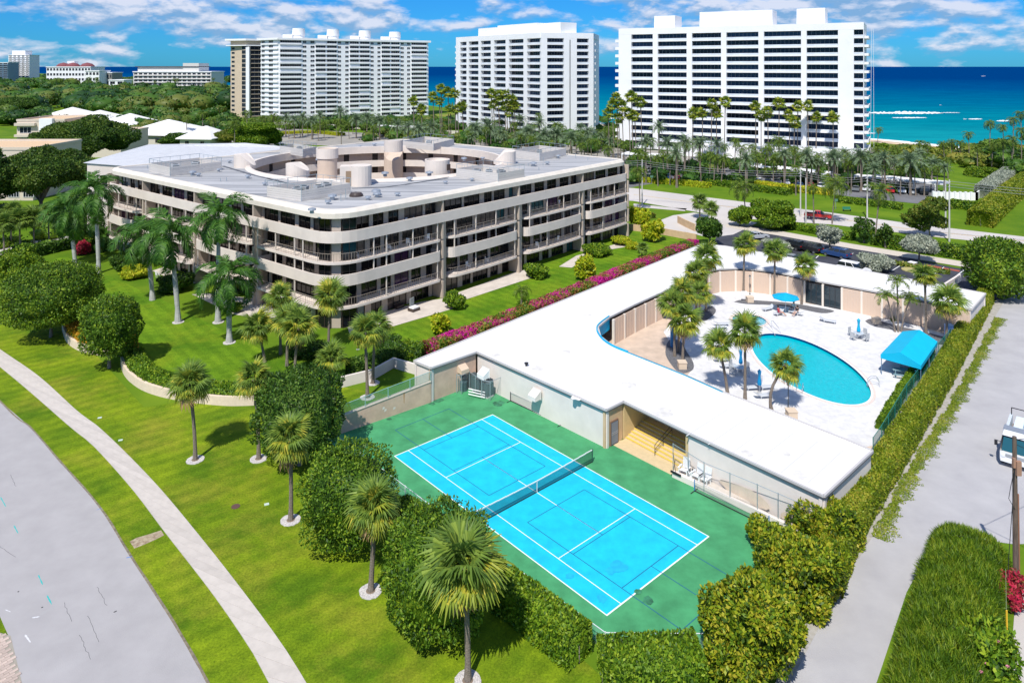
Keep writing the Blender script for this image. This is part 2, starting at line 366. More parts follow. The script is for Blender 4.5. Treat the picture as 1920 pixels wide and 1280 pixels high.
structure('dune_ground', strip(MB(), sh, 10, 46, 0.08, 1.0, 3), mat('dune_grass_soil', (0.22, 0.2, 0.02), rough=0.95, col2=(0.16, 0.24, 0.02), vscale=0.08))
# roads and pavements
asph = mat('pale_asphalt', (0.375, 0.36, 0.36), rough=0.9, var=0.09, vscale=0.5, detail=12, lo=.25, hi=.75, bump=0.4, bscale=30, spec=0.2)
lanem = mat('lane_asphalt', (0.345, 0.335, 0.345), rough=0.92, col2=(.46, .45, .45), vscale=0.35, bump=0.3, bscale=25, detail=10, lo=0.2, hi=0.8, spec=0.2)
st = px([(-420, 330), (-180, 560), (0, 752), (56, 800), (112, 864), (150, 905), (187, 950), (244, 1040), (290, 1110), (326, 1167), (390, 1280), (470, 1440), (560, 1640), (60, 1640), (62, 1440), (41, 1280), (15, 1190), (0, 1156), (-60, 1050), (-200, 900), (-700, 640)])
structure('street', MB().sheet(st, 0.02), asph)
edge = smoothline(px([(-180, 560), (0, 752), (56, 800), (112, 864), (187, 950), (244, 1040), (326, 1167), (390, 1280), (470, 1440)]), 5)
structure('road_edge', strip(MB(), edge, -0.07, 0.07, 0.024, 0.015, 4), mat('edge_soil', (0.2, 0.17, 0.12), rough=1, var=0.3))
# utility paint and stains on the street
um = {'t': mat('teal_paint', (0.02, 0.42, 0.4), rough=0.8), 'b': mat('blue_paint', (0.05, 0.2, 0.55), rough=0.8), 'm': mat('magenta_paint', (0.45, 0.05, 0.4), rough=0.8),
      'o': mat('orange_stain', (0.5, 0.36, 0.28), rough=0.9), 'w': mat('chalk_paint', (0.62, 0.62, 0.64), rough=0.9), 'g': mat('grey_patch', (0.36, 0.35, 0.35), rough=0.9), 'k': mat('tar', (0.03, 0.03, 0.035), rough=0.9)}
marks = [('t', 1, 932, 11, 950, .07), ('t', 26, 985, 34, 1000, .07), ('t', 72, 1078, 80, 1096, .07), ('t', 88, 1116, 97, 1133, .09), ('b', 181, 956, 190, 953, .06), ('b', 236, 1046, 248, 1043, .06),
         ('g', 76, 1152, 103, 1136, .28), ('w', 60, 1158, 74, 1156, .12), ('w', 47, 1190, 57, 1204, .1), ('k', 213, 1148, 219, 1145, .12),
         ('k', 77, 1139, 81, 1138, .1), ('k', 33, 1110, 36, 1108, .1), ('w', 10, 1143, 20, 1147, .06)]
for i, (c_, x0, y0, x1, y1, wd) in enumerate(marks):
    a, b_ = P(x0, y0), P(x1, y1); rr = random.Random(i); n = 6; L_, R_ = [], []
    d = (b_ - a).normalized()
    for k in range(n + 1):
        p = a.lerp(b_, k / n); wv_ = wd * (0.5 + 0.7 * rr.random()) * (0.4 if k in (0, n) else 1) / 2
        L_.append((p.x - d.y * wv_, p.y + d.x * wv_)); R_.append((p.x + d.y * wv_, p.y - d.x * wv_))
    tag(MB().sheet(L_ + R_[::-1], 0.024 + 0.0005 * (i % 3)).build('road_marking', um[c_]), kind='structure')
# cracks
ck = MB(); rr = random.Random(9)
for x0, y0, x1, y1 in [(20, 890, 30, 912), (120, 1130, 135, 1165), (150, 1190, 170, 1235), (182, 1100, 200, 1135), (-20, 1010, 30, 1045), (165, 1155, 186, 1205)]:
    a, b_ = P(x0, y0), P(x1, y1); pts = [(lerp(a.x, b_.x, k / 9) + rr.uniform(-.05, .05), lerp(a.y, b_.y, k / 9) + rr.uniform(-.05, .05)) for k in range(10)]
    strip(ck, pts, -0.012, 0.012, 0.025)
structure('road_crack', ck, mat('crack', (0.12, 0.12, 0.13), rough=1))
# sidewalk laid slab by slab
lft = smoothline(px([(-320, 430), (-140, 575), (0, 688), (60, 738), (131, 800), (176, 837), (247, 916), (307, 995), (397, 1111), (469, 1216), (504, 1280), (610, 1480)]), 10)
rgt = smoothline(px([(-230, 465), (-90, 590), (0, 655), (72, 705), (144, 770), (184, 800), (236, 849), (300, 916), (375, 1006), (446, 1096), (521, 1197), (574, 1280), (690, 1480)]), 10)
def resample(l, n):
    ds = [0]
    for i in range(1, len(l)): ds.append(ds[-1] + math.dist(l[i - 1], l[i]))
    out = []; j = 0
    for k in range(n + 1):
        t_ = ds[-1] * k / n
        while j < len(l) - 2 and ds[j + 1] < t_: j += 1
        out.append(lp2(l[j], l[j + 1], (t_ - ds[j]) / max(1e-9, ds[j + 1] - ds[j])))
    return out, ds[-1]
_, len_s = resample(rgt, 10); ns = int(len_s / 1.65); A_, _ = resample(lft, ns); B_, _ = resample(rgt, ns)
swm = mat('sidewalk_concrete', (0.50, 0.455, 0.41), rough=0.9, var=0.07, vscale=1.2, bump=0.15, bscale=40, rnd=0.06)
sw = tag(link('sidewalk', MB().sheet(A_ + B_[::-1], 0.012).mesh('sidewalk', mat('joint_sand', (0.33, 0.3, 0.25), rough=1))), kind='structure')
for i in range(ns):
    q = [lp2(A_[i], A_[i + 1], 0.008), lp2(A_[i], A_[i + 1], 0.992), lp2(B_[i], B_[i + 1], 0.992), lp2(B_[i], B_[i + 1], 0.008)]
    c = (sum(a for a, _ in q) / 4, sum(b_ for _, b_ in q) / 4)
    mb = MB().prism([(a - c[0], b_ - c[1]) for a, b_ in q], 0, 0.05); o = mb.build('slab', swm, sw, world=False); o.location = (*c, 0)
# lane on the right, far road, drives
lane = px([(1380, 1420), (1470, 1283), (1560, 1110), (1625, 1000), (1700, 880), (1760, 770), (1800, 700), (1842, 615), (1868, 575), (1895, 545), (1912, 510), (2300, 540), (2600, 700), (2400, 1010), (1900, 1020), (1760, 1000), (1700, 1110), (1640, 1290), (1600, 1420)])
structure('lane', MB().sheet(lane, 0.02), lanem)
structure('lane_verge_soil', MB().sheet(px([(1452, 1283), (1540, 1110), (1600, 1000), (1675, 880), (1738, 770), (1782, 700), (1824, 615), (1856, 575), (1885, 545), (1895, 545), (1868, 590), (1842, 640), (1800, 720), (1760, 790), (1700, 900), (1640, 1000), (1570, 1110), (1480, 1283)]), 0.024), mat('verge_soil', (.30, .28, .24), rough=1, col2=(.42, .40, .37), vscale=2.5, detail=8))
pav = tag(link('paver_drive', MB().sheet(px([(0, 1186), (20, 1192), (46, 1300), (-60, 1300), (-60, 1200)]), 0.024).mesh('paver_drive', mat('joint_sand', (.3, .25, .2)))), kind='structure')
pvm = mat('pink_paver', (.50, .40, .34), rough=.9, rnd=.14, var=.08, vscale=6); pme = MB().box((0, 0, .02), (.40, .19, .04)).mesh('paver', pvm)
for i_ in range(30):
    for j_ in range(14):
        c_ = P(-40, 1245) + Vector((math.cos(.9) * (j_ - 6) * .42 - math.sin(.9) * (i_ - 15) * .21 + (i_ % 2) * .13, math.sin(.9) * (j_ - 6) * .42 + math.cos(.9) * (i_ - 15) * .21 + (i_ % 2) * .165, .02)); xx = 960 + FPX * c_.x / c_.y; yy = HOR + FPX * CZ / c_.y
        if -10 < xx < 10 + (yy - 1186) * .28 and 1188 < yy < 1296: link('paver', pme, pav, tuple(c_), (0, 0, .9))
conc = mat('road_concrete', (0.52, 0.485, 0.455), rough=0.9, var=0.06, vscale=0.08, spec=0.2)
structure('main_road', MB().sheet(px([(700, 318), (1000, 342), (1188, 353), (1388, 378), (1558, 399), (1720, 421), (1920, 444), (2500, 510), (2500, 545), (1920, 461), (1758, 445), (1558, 421), (1365, 408), (1188, 377), (1000, 366), (700, 345)]), 0.03), conc)
ym = mat('yellow_line', (0.6, 0.38, 0.05), rough=0.7); wm = mat('white_line', (0.78, 0.78, 0.76), rough=0.7)
ml = px([(1188, 365), (1388, 391), (1558, 409), (1720, 432), (1920, 452), (2300, 500)])
structure('yellow_centre_line', strip(strip(MB(), ml, 0.1, 0.22, 0.036), ml, -0.22, -0.1, 0.036), ym)
structure('entrance_drive', MB().sheet(px([(1365, 407), (1300, 399), (1262, 404), (1225, 418), (1238, 428), (1290, 436), (1330, 446), (1375, 440), (1420, 418)]), 0.034), conc)
structure('road_verge_path', MB().sheet(px([(1188, 382), (1262, 390), (1288, 391), (1284, 396), (1188, 388)]), 0.03), conc)
dark = mat('parking_asphalt', (0.045, 0.048, 0.062), rough=0.85, var=0.25, vscale=0.3, bump=0.2, bscale=15)
structure('parking_lot', MB().sheet(px([(1340, 452), (1352, 425), (1400, 421), (1470, 436), (1640, 470), (1790, 502), (1840, 508), (1880, 560), (1845, 565), (1700, 540), (1500, 502), (1360, 470)]), 0.03), dark)
structure('parking_path', MB().sheet(px([(1361, 420), (1460, 433), (1600, 458), (1827, 494), (1835, 502), (1820, 503), (1600, 467), (1460, 442), (1361, 426)]), 0.045), mat('path_concrete', (0.55, 0.49, 0.42), rough=0.9, var=0.05))
pm = MB()
for (x0, y0, x1, y1) in [(1498, 462, 1492, 470), (1580, 479, 1590, 471), (1600, 475, 1578, 485), (1770, 501, 1752, 514), (1807, 507, 1791, 519), (1460, 480, 1466, 474), (1648, 489, 1630, 499), (1690, 497, 1672, 508), (1730, 504, 1712, 515), (1540, 475, 1530, 484)]:
    a, b_ = P(x0, y0), P(x1, y1); pm.seg(a, b_, 0.14, 0.004, 0.034)
structure('parking_line', pm, wm)
structure('tower_parking', MB().sheet(px([(1150, 300), (1180, 352), (1270, 336), (1400, 350), (1560, 365), (1720, 382), (1760, 360), (1740, 330), (1500, 300), (1250, 290)]), 0.03), mat('tower_parking_asphalt', (0.16, 0.16, 0.17), rough=0.9, var=0.2, vscale=0.1))
structure('tower_forecourt', MB().sheet([(-180, 330), (-150, 400), (0, 318), (130, 240), (128, 215), (60, 250), (-20, 285)], 0.06), mat('forecourt_paving', (0.3, 0.28, 0.25), rough=0.9, var=0.15, vscale=0.1))
structure('left_drive', MB().sheet(px([(-60, 470), (60, 452), (150, 440), (215, 424), (215, 432), (150, 452), (60, 466), (-60, 484)]), 0.03), conc)
structure('left_path', MB().sheet(px([(-60, 490), (0, 474), (70, 462), (205, 440), (205, 444), (70, 470), (0, 484), (-60, 500)]), 0.034), conc)
# garden lawn inside the curved hedges and beside the apartment block
structure('garden_lawn', MB().sheet(px([(800, 660), (1300, 458), (1290, 440), (1190, 432), (960, 520), (700, 640), (640, 700), (560, 690), (300, 560), (120, 480), (60, 500), (130, 600), (240, 700), (330, 742), (470, 748), (640, 720)]), 0.008), lawn2)
pat = mat('patio_stone', (0.55, 0.49, 0.43), rough=0.9, var=0.1, vscale=0.6, bump=0.2, bscale=6)
for q in ([(655, 625), (730, 614), (852, 578), (830, 560), (790, 566), (700, 590), (650, 606)], [(850, 573), (872, 562), (1000, 520), (1010, 500), (960, 512), (860, 548)], [(1048, 500), (1072, 502), (1120, 472), (1180, 462), (1180, 450), (1080, 480)],
          [(385, 550), (480, 560), (500, 545), (560, 590), (520, 600), (440, 590), (360, 552)], [(285, 508), (322, 524), (335, 515), (310, 500)]):
    structure('patio', MB().sheet(px(q), 0.03), pat)
structure('dirt_patch', MB().sheet(px([(243, 1015), (256, 1008), (280, 1001), (302, 994), (308, 1003), (290, 1012), (272, 1020), (252, 1028)]), 0.014), mat('dirt', (0.24, 0.17, 0.11), rough=1, col2=(0.45, 0.38, 0.26), vscale=4, bump=0.8, bscale=10))
def disc(c, r_, z, n=20, jit=0.0, seed=0):
    q = random.Random(seed); return [(c[0] + r_ * (1 + q.uniform(-jit, jit)) * math.cos(2 * math.pi * i / n), c[1] + r_ * (1 + q.uniform(-jit, jit)) * math.sin(2 * math.pi * i / n)) for i in range(n)]
# ================================================================ tennis court
CU = Vector((0.665, -0.747)); CU.normalize(); CV = Vector((-CU.y, CU.x)); CC = Vector((1.95, 55.98))
def C(u, v): q = CC + CU * u + CV * v; return (q.x, q.y)
def crect(u0, v0, u1, v1): return [C(u0, v0), C(u1, v0), C(u1, v1), C(u0, v1)]
gr = mat('court_green', (0.06, 0.28, 0.12), rough=0.85, var=0.18, vscale=0.6, detail=12, spec=0.2)
bl = mat('court_blue', (0.012, 0.47, 0.66), rough=0.85, var=0.10, vscale=0.9, detail=12, spec=0.2)
structure('court_apron', MB().sheet([C(-19.0, -8.6), C(-18.6, 9.2), C(-12, 10.2), C(1.0, 10.6), C(13.2, 10.4), C(17.6, 9.4), C(17.6, -3.0), C(13.6, -7.4), C(0, -8.0)], 0.012), gr)
structure('court_surface', MB().sheet(crect(-11.885, -5.485, 11.885, 5.485), 0.017), bl)
ln = MB(); W_ = 0.06
def hline(mb, u0, u1, v, z=0.0215, wd=W_): mb.sheet(crect(u0, v - wd / 2, u1, v + wd / 2), z)
def vline(mb, v0, v1, u, z=0.0215, wd=W_): mb.sheet(crect(u - wd / 2, v0, u + wd / 2, v1), z)
for v in (-5.485, 5.485): hline(ln, -11.885, 11.885, v, wd=.08)
for u in (-11.885, 11.885): vline(ln, -5.52, 5.52, u, z=0.022, wd=.1)
for v in (-4.115, 4.115): hline(ln, -11.88, 11.88, v, z=0.0225)
for u in (-6.4, 6.4): vline(ln, -4.1, 4.1, u, z=0.023)
hline(ln, -6.4, 6.4, 0, z=0.0235)
structure('court_line', ln, wm)
pk = MB(); pb = mat('pickleball_blue', (0.01, 0.1, 0.24), rough=0.8)
for s_ in (-1, 1):      # two pickleball courts laid over each half
    c0 = s_ * 8.9
    for u in (c0 - 6.7, c0 + 6.7):
        if abs(u) < 1.5: u = s_ * 2.2
        vline(pk, -3.05, 3.05, u, z=0.0255, wd=.05)
    for u in (c0 - 2.13, c0 + 2.13): vline(pk, -3.05, 3.05, u, z=0.0255, wd=.05)
    for v in (-3.05, 3.05): hline(pk, *sorted((s_ * 2.2, s_ * 15.6)), v, z=0.025, wd=.05)
    hline(pk, *sorted((s_ * 11.03, s_ * 15.6)), 0, z=0.026, wd=.05); hline(pk, *sorted((s_ * 2.2, s_ * 6.77)), 0, z=0.0265, wd=.05)
structure('pickleball_line', pk, pb)
sr = random.Random(3); stn = mat('court_stain', (0.035, 0.17, 0.085), rough=0.7, var=0.4, vscale=2); stb = mat('court_blue_stain', (0.010, 0.395, 0.63), rough=0.8, var=0.1, vscale=2)
for i, (x, y, r_, m_) in enumerate([(822, 750, .5, 0), (935, 757, .6, 0), (810, 757, .3, 0), (730, 786, .25, 0), (1215, 1125, .35, 0), (1196, 1110, .25, 0), (1160, 1062, .55, 1), (1068, 1080, .3, 1), (1128, 1122, .35, 1), (1145, 1070, .35, 1)]):
    c = P(x, y); tag(MB().sheet(disc(c, r_, 0, 14, .3, i), 0.027 + .0006 * i).build('court_stain', (stn, stb)[m_]), kind='structure')
# ================================================================ towers
white = mat('white_stucco', (0.80, 0.80, 0.81), rough=0.8, var=0.03, vscale=0.15, spec=0.2)
tglass = mat('tower_glass', (0.010, 0.025, 0.06), rough=0.2, spec=0.35, rnd=0.9)
tglass2 = mat('dark_glass', (0.008, 0.011, 0.018), rough=0.3, spec=0.25, rnd=0.6)
balg = mat('balcony_rail_glass', (0.66, 0.70, 0.76), rough=0.3, var=0.1, vscale=0.3)
mull = mat('window_bar', (0.22, 0.26, 0.3), rough=0.5)
def win_mesh(w_, h, nb, m_glass, m_bar, z0=0.0, d=0.08):
    """dark pane with vertical bars; local x along the wall, -y outwards"""
    mb = MB(); mb.mi = 0; mb.box((w_ / 2, 0.02, z0 + h / 2), (w_, 0.04, h)); mb.mi = 1
    for i in range(nb + 1): mb.box((lerp(0.03, w_ - 0.03, i / nb), -0.02, z0 + h / 2), (0.07, d, h))
    mb.box((w_ / 2, -0.02, z0 + 0.04), (w_ - .2, d * .8, 0.08)); mb.box((w_ / 2, -0.02, z0 + h - 0.04), (w_ - .2, d * .8, 0.08)); return mb.mesh('window', [m_glass, m_bar])
def facade_frame(A, B):
    d = Vector((B[0] - A[0], B[1] - A[1])); L_ = d.length; u = d / L_; n = Vector((u.y, -u.x))   # n: outwards, to the right of A>B
    return L_, u, n, math.atan2(u.y, u.x)
def tower_facade(root, A, B, z0, z1, nf, bays, rec=1.7, slabt=0.28, sill=0.95, glassm=None, mesh_cache={}, solid=0.25, barstep=1.3):
    """a face with deep balcony bays between white piers. bays: (s0, s1) in metres along A>B"""
    L_, u, n, ang = facade_frame(A, B); fh = (z1 - z0) / nf
    def W(s, v): return (A[0] + u.x * s - n.x * v, A[1] + u.y * s - n.y * v)   # v metres inwards
    gl = glassm or tglass
    piers = MB(); prev = 0
    for s0, s1 in sorted(bays) + [(L_, L_)]:
        if s0 - prev > 0.05: piers.prism([W(prev, 0), W(s0, 0), W(s0, rec + .05), W(prev, rec + .05)], z0, z1 - 0.02)
        prev = s1
    piers.build('pier', white, root)
    for s0, s1 in bays:
        w_ = s1 - s0 - 0.02; key = (round(w_, 2), round(fh, 2), gl.name)
        if key not in mesh_cache:
            nb = max(1, int(w_ / barstep))
            wmsh = win_mesh(w_, fh - slabt, nb, gl, mull)
            bm_ = MB(); bm_.mi = 0
            bm_.box((w_ / 2, rec / 2, slabt / 2), (w_, rec - .02, slabt)); bm_.box((w_ / 2, 0.1, slabt + sill * solid / 2 + .02), (w_, 0.16, sill * solid)); bm_.mi = 1
            bm_.box((w_ / 2, 0.08, slabt + sill * (solid + (1 - solid) / 2)), (w_ - .04, 0.05, sill * (1 - solid)))
            mesh_cache[key] = (wmsh, bm_.mesh('balcony', [white, balg]))
        wmsh, bmsh = mesh_cache[key]
        for f in range(nf):
            z = z0 + f * fh; p = W(s0 + 0.01, rec); q = W(s0 + 0.01, 0); rl = root.location
            link('window', wmsh, root, (p[0] - rl.x, p[1] - rl.y, z + slabt - rl.z), (0, 0, ang))
            link('balcony', bmsh, root, (q[0] - rl.x, q[1] - rl.y, z - rl.z), (0, 0, ang))
    return W, L_, fh
def quad_back(A, B, d):
    L_, u, n, ang = facade_frame(A, B); return [A, B, (B[0] - n.x * d, B[1] - n.y * d), (A[0] - n.x * d, A[1] - n.y * d)]
# --- tower 1, the widest, right
A1, B1 = (43.5, 292.0), (122.4, 249.0); H1 = 49.0
L1, u1, n1_, _ = facade_frame(A1, B1)
t1 = thing('apartment_tower', 'widest white high-rise with wide dark balcony columns, nearest the open sea', 'tower', (80, 272, 0), group='white beachfront towers')
def s_at(pxx, A, B):       # metres along the face at the photo column pxx
    k = (pxx - 960) / FPX; L_, u, n, _ = facade_frame(A, B); return (k * A[1] - A[0]) / (u.x - k * u.y)
b1 = [(s_at(1140 + .2604 * a, A1, B1), s_at(1140 + .2604 * b_, A1, B1)) for a, b_ in [(168, 322), (358, 566), (604, 814), (852, 1083), (1122, 1390), (1430, 1656), (1770, 1838)]]
tower_facade(t1, A1, B1, 0.5, 46.2, 15, b1)
q = quad_back(A1, B1, 22)
core = [tuple(Vector(A1) - n1_ * 1.8), tuple(Vector(B1) - n1_ * 1.8), q[2], q[3]]
MB().prism(core, 0, 46.3).build('wall', white, t1)
MB().prism([tuple(Vector(A1) - u1 * 0.0), tuple(Vector(B1)), q[2], q[3]], 46.2, 48.7).build('roof', white, t1)
eb = MB()
for f in range(15): z = 0.5 + f * 45.7 / 15; eb.prism([tuple(Vector(A1) - u1 * 2.2 - n1_ * 2.0), tuple(Vector(A1) - u1 * .02 - n1_ * 2.0), tuple(Vector(A1) - u1 * .02 - n1_ * 12), tuple(Vector(A1) - u1 * 2.2 - n1_ * 12)], z, z + 1.15)
eb.build('side_balconies', white, t1)
er = MB()
for f in range(15): z = 0.5 + f * 45.7 / 15; er.prism([tuple(Vector(B1) + u1 * .02 - n1_ * 3.0), tuple(Vector(B1) + u1 * 1.4 - n1_ * 3.0), tuple(Vector(B1) + u1 * 1.4 - n1_ * 18), tuple(Vector(B1) + u1 * .02 - n1_ * 18)], z, z + 0.9)
er.build('sea_side_balconies', white, t1)
def roof_box(root, A, B, p0, p1, ytop, v0, v1, z0, name='penthouse'):
    s0, s1 = s_at(p0, A, B), s_at(p1, A, B); L_, u, n, _ = facade_frame(A, B)
    W = lambda s, v: (A[0] + u.x * s - n.x * v, A[1] + u.y * s - n.y * v)
    c = W((s0 + s1) / 2, v0); z1 = CZ - (ytop - HOR) * c[1] / FPX
    return MB().prism([W(s0, v0), W(s1, v0), W(s1, v1), W(s0, v1)], z0 + .01, z1).build(name, white, root)
roof_box(t1, A1, B1, 1221, 1260, 30, 4, 14, 48.7); roof_box(t1, A1, B1, 1307, 1445, 21, 4, 15, 48.7); roof_box(t1, A1, B1, 1491, 1545, 16, 4, 14, 48.7)
pod = MB().prism([(62, 268), (118, 240), (121, 247), (66, 274)], 0, 4.2); pod.build('carport_roof', white, t1)
# hanging stage cables on its sea side
stg = thing('work_platform', 'small window-cleaning stage hung on white ropes beside the widest tower', 'work platform', tuple(Vector((B1[0], B1[1], 0)) + Vector((u1.x * 2.6, u1.y * 2.6, 3.4))))
MB().box((0, 0, 0.5), (1.6, 0.6, 0.9)).box((0, 0, 1.4), (0.5, 0.4, 0.9)).build('cage', mat('stage_grey', (0.3, 0.25, 0.25)), stg, world=False)
MB().tube((-.6, 0, 1), (-.2, 0, 43), 0.05, n=4).tube((.6, 0, 1), (.4, 0, 43), 0.05, n=4).build('rope', white, stg, world=False)
# --- tower 2, centre
A2, M2, B2 = (-30.3, 387.0), (12.8, 330.0), (38.5, 338.0)
t2 = thing('apartment_tower', 'angular white high-rise with square balcony grid between the two wider towers', 'tower', (10, 350, 0), group='white beachfront towers')
bA = [(s_at(820 + .21875 * a, A2, M2), s_at(820 + .21875 * b_, A2, M2)) for a, b_ in [(195, 250), (268, 352), (372, 458), (485, 585), (612, 738), (768, 880)]]
s0 = 0
tower_facade(t2, A2, M2, 0.5, 46.4, 15, bA, rec=2.0)
A2b = (A2[0], A2[1])
M2b = (13.4, 329.6); bB = [(s_at(820 + .21875 * a, M2b, B2), s_at(820 + .21875 * b_, M2b, B2)) for a, b_ in [(942, 1085), (1196, 1298)]]
tower_facade(t2, M2b, B2, 0.5, 46.4, 15, bB, rec=1.6)
def inset(A, B, v): L_, u, n, _ = facade_frame(A, B); return (A[0] - n.x * v, A[1] - n.y * v), (B[0] - n.x * v, B[1] - n.y * v)
ia, im = inset(A2, M2, 2.1); jm, jb = inset(M2b, B2, 1.7)
MB().prism([ia, im, (13.2, 333), jb, (44, 362), (2, 398), (-22, 400)], 0, 46.5).build('wall', white, t2)
MB().prism([A2, M2, M2b, B2, (44, 362), (2, 400), (-24, 402)], 46.4, 49.0).build('roof', white, t2)
cut = MB(); L_, u, n, a = facade_frame(M2b, B2); s_ = s_at(820 + .21875 * 1137, M2b, B2); cut.box((M2b[0] + u.x * s_ + n.x * .03, M2b[1] + u.y * s_ + n.y * .03, 23), (0.35, 0.1, 45.5), a); cut.build('slot_window', tglass2, t2)
eb = MB()
for f in range(15): z = 0.5 + f * 45.9 / 15; eb.prism([tuple(Vector(B2) + u * .02 - n * 2), tuple(Vector(B2) + u * 2.0 - n * 2), tuple(Vector(B2) + u * 2.0 - n * 13), tuple(Vector(B2) + u * .02 - n * 13)], z, z + 1.1)
L_, u, n, a = facade_frame(A2, M2)
for f in range(15): z = 0.5 + f * 45.9 / 15; eb.prism([tuple(Vector(A2) - u * 1.8 - n * .6), tuple(Vector(A2) - u * .02 - n * .6), tuple(Vector(A2) - u * .02 - n * 9), tuple(Vector(A2) - u * 1.8 - n * 9)], z, z + 1.1)
eb.build('side_balconies', white, t2)
roof_box(t2, A2, M2, 888, 920, 53, 3, 14, 49.0); roof_box(t2, A2, M2, 918, 990, 46, 5, 16, 49.01); roof_box(t2, A2, M2, 990, 1020, 43, 10, 20, 49.02)
# --- tower 3, left white with rooftop drums
A3, B3 = (-142.0, 437.0), (-57.3, 490.0)
t3 = thing('apartment_tower', 'long white high-rise with four round drums on its roof, left of the others', 'tower', (-100, 462, 0), group='white beachfront towers')
lay = [(480, 662, 'w'), (675, 705, 's'), (740, 775, 's'), (785, 870, 'w'), (882, 965, 'w'), (975, 1003, 's'), (1038, 1068, 's'), (1078, 1155, 'w'), (1165, 1246, 'w'), (1256, 1282, 's'), (1314, 1340, 's'), (1350, 1422, 'w'), (1432, 1503, 'w'), (1515, 1540, 's'), (1568, 1594, 's'), (1606, 1735, 'w')]
z0, z1, nf = 0.0, 49.6, 17; fh = (z1 - z0) / nf; rl = t3.location
L3, u3, n3, a3 = facade_frame(A3, B3)
MB().prism([A3, B3, tuple(Vector(B3) - n3 * 22), tuple(Vector(A3) - n3 * 22)], 0, z1).build('wall', white, t3)
MB().prism([tuple(Vector(A3) + n3 * 1.2 - u3 * 1), tuple(Vector(B3) + n3 * 1.2 + u3 * 1.5), tuple(Vector(B3) - n3 * 22 + u3 * 1.5), tuple(Vector(A3) - n3 * 22 - u3)], z1, z1 + 1.3).build('roof', white, t3)
shut = mat('white_shutter', (0.66, 0.69, 0.72), rough=0.7); r3_ = random.Random(11)
W3 = lambda s, v: (A3[0] + u3.x * s - n3.x * v, A3[1] + u3.y * s - n3.y * v)
cache3 = {}
bandm = {}
for (a, b_, k) in lay:
    s0, s1 = s_at(420 + .21875 * a, A3, B3), s_at(420 + .21875 * b_, A3, B3); w_ = round(s1 - s0, 1)
    h = 1.55 if k == 'w' else 1.35
    for f in range(nf):
        z = z0 + f * fh + 1.15; key = (w_, k, r3_.random() < 0.1 and k == 'w')
        if key not in cache3: cache3[key] = win_mesh(w_, h, max(2, int(w_ / 1.4)), shut if key[2] else tglass2, white, d=0.14)
        p = W3(s0, -0.07); link('window', cache3[key], t3, (p[0] - rl.x, p[1] - rl.y, z), (0, 0, a3))
        if k == 'w':
            if ('b', w_) not in cache3: cache3[('b', w_)] = MB().box((w_ / 2 + .15, 0, 0.55), (w_ + .3, 1.0, 1.05)).mesh('balcony', white)
            p = W3(s0 - .15, -0.45); link('balcony', cache3[('b', w_)], t3, (p[0] - rl.x, p[1] - rl.y, z0 + f * fh + 0.05), (0, 0, a3))
A3b, B3b = (-157.5, 449.0), (-142.0, 437.0); ub = (Vector(B3b) - Vector(A3b)).normalized(); ab = math.atan2(ub.y, ub.x)
MB().prism([A3b, B3b, tuple(Vector(A3) - n3 * 22), (-156, 462)], 0, z1).build('wall', white, t3)
MB().prism([(-160, 448.5), (-142.5, 435.2), tuple(Vector(A3) - n3 * 22), (-157, 463)], z1 + .01, z1 + 1.31).build('roof', white, t3)
for f in range(nf):
    for (s, w_) in ((1.0, 3.2), (8.5, 4.5)):
        key = (w_, 'c')
        if key not in cache3: cache3[key] = win_mesh(w_, 1.5, 3, tglass2, white, d=0.14)
        p = Vector(A3b) + ub * s + Vector((ub.y, -ub.x)) * 0.06; link('window', cache3[key], t3, (p.x - rl.x, p.y - rl.y, z0 + f * fh + 1.2), (0, 0, ab))
    p = (Vector(A3b) + Vector(B3b)) / 2 + Vector((ub.y, -ub.x)) * .45
    if 'cb' not in cache3: cache3['cb'] = MB().box((0, 0, 0.5), (18, 0.8, 0.95)).mesh('balcony', white)
    link('balcony', cache3['cb'], t3, (p.x - rl.x, p.y - rl.y, z0 + f * fh + .05), (0, 0, ab))
for cx_, yt in [(565, 54), (630, 56), (690, 58), (747, 60.5)]:
    s = s_at(cx_, A3, B3); p = W3(s, 6); zt = CZ - (yt - HOR) * p[1] / FPX
    MB().lathe([(0, zt - 50.9), (3.7, zt - 50.9), (4.0, 2.0), (4.0, 1.9), (3.6, 1.9), (3.6, 0)], (p[0], p[1], 50.9), 24).build('roof_drum', white, t3)
    MB().box((p[0] - 6, p[1] - 3, 50.9 + 1.2), (5, 4, 2.4), a3).build('lift_house', white, t3)
# --- tan and black tower behind
t4 = thing('apartment_tower', 'slim tan and black glass high-rise behind the left end of the drum-topped tower', 'tower', (-172, 480, 0))
A4, M4, B4 = (-184.0, 468.0), (-171.0, 462.0), (-150.0, 476.0)
tan = mat('tan_stucco', (0.56, 0.45, 0.33), rough=0.8, var=0.05, vscale=0.2)
MB().prism([A4, M4, B4, (-150, 500), (-188, 495)], 0, 50).build('wall', tan, t4)
MB().prism([(-187, 466), (-171, 459.5), (-149, 474.5), (-150, 500), (-190, 497)], 50, 51.2).build('roof', white, t4)
MB().prism([(-186.5, 466.4), (-171, 460.2), (-149.3, 474.8), (-150, 499.8), (-189.5, 496.5)], 46.6, 47.2).build('roof_ledge', white, t4)
L_, u, n, a = facade_frame(M4, B4); rl = t4.location
gm = win_mesh(L_ - 3.0, 2.55, 9, tglass2, mull); sb = MB().box(((L_ - 3) / 2, -.3, .1), (L_ - 3, .7, .22)).mesh('slab', tan)
for f in range(16):
    z = 1.0 + f * 2.85; p = (M4[0] + u.x * 2.2 + n.x * .1, M4[1] + u.y * 2.2 + n.y * .1)
    link('window', gm, t4, (p[0] - rl.x, p[1] - rl.y, z + .25), (0, 0, a)); link('slab', sb, t4, (p[0] - rl.x, p[1] - rl.y, z), (0, 0, a))
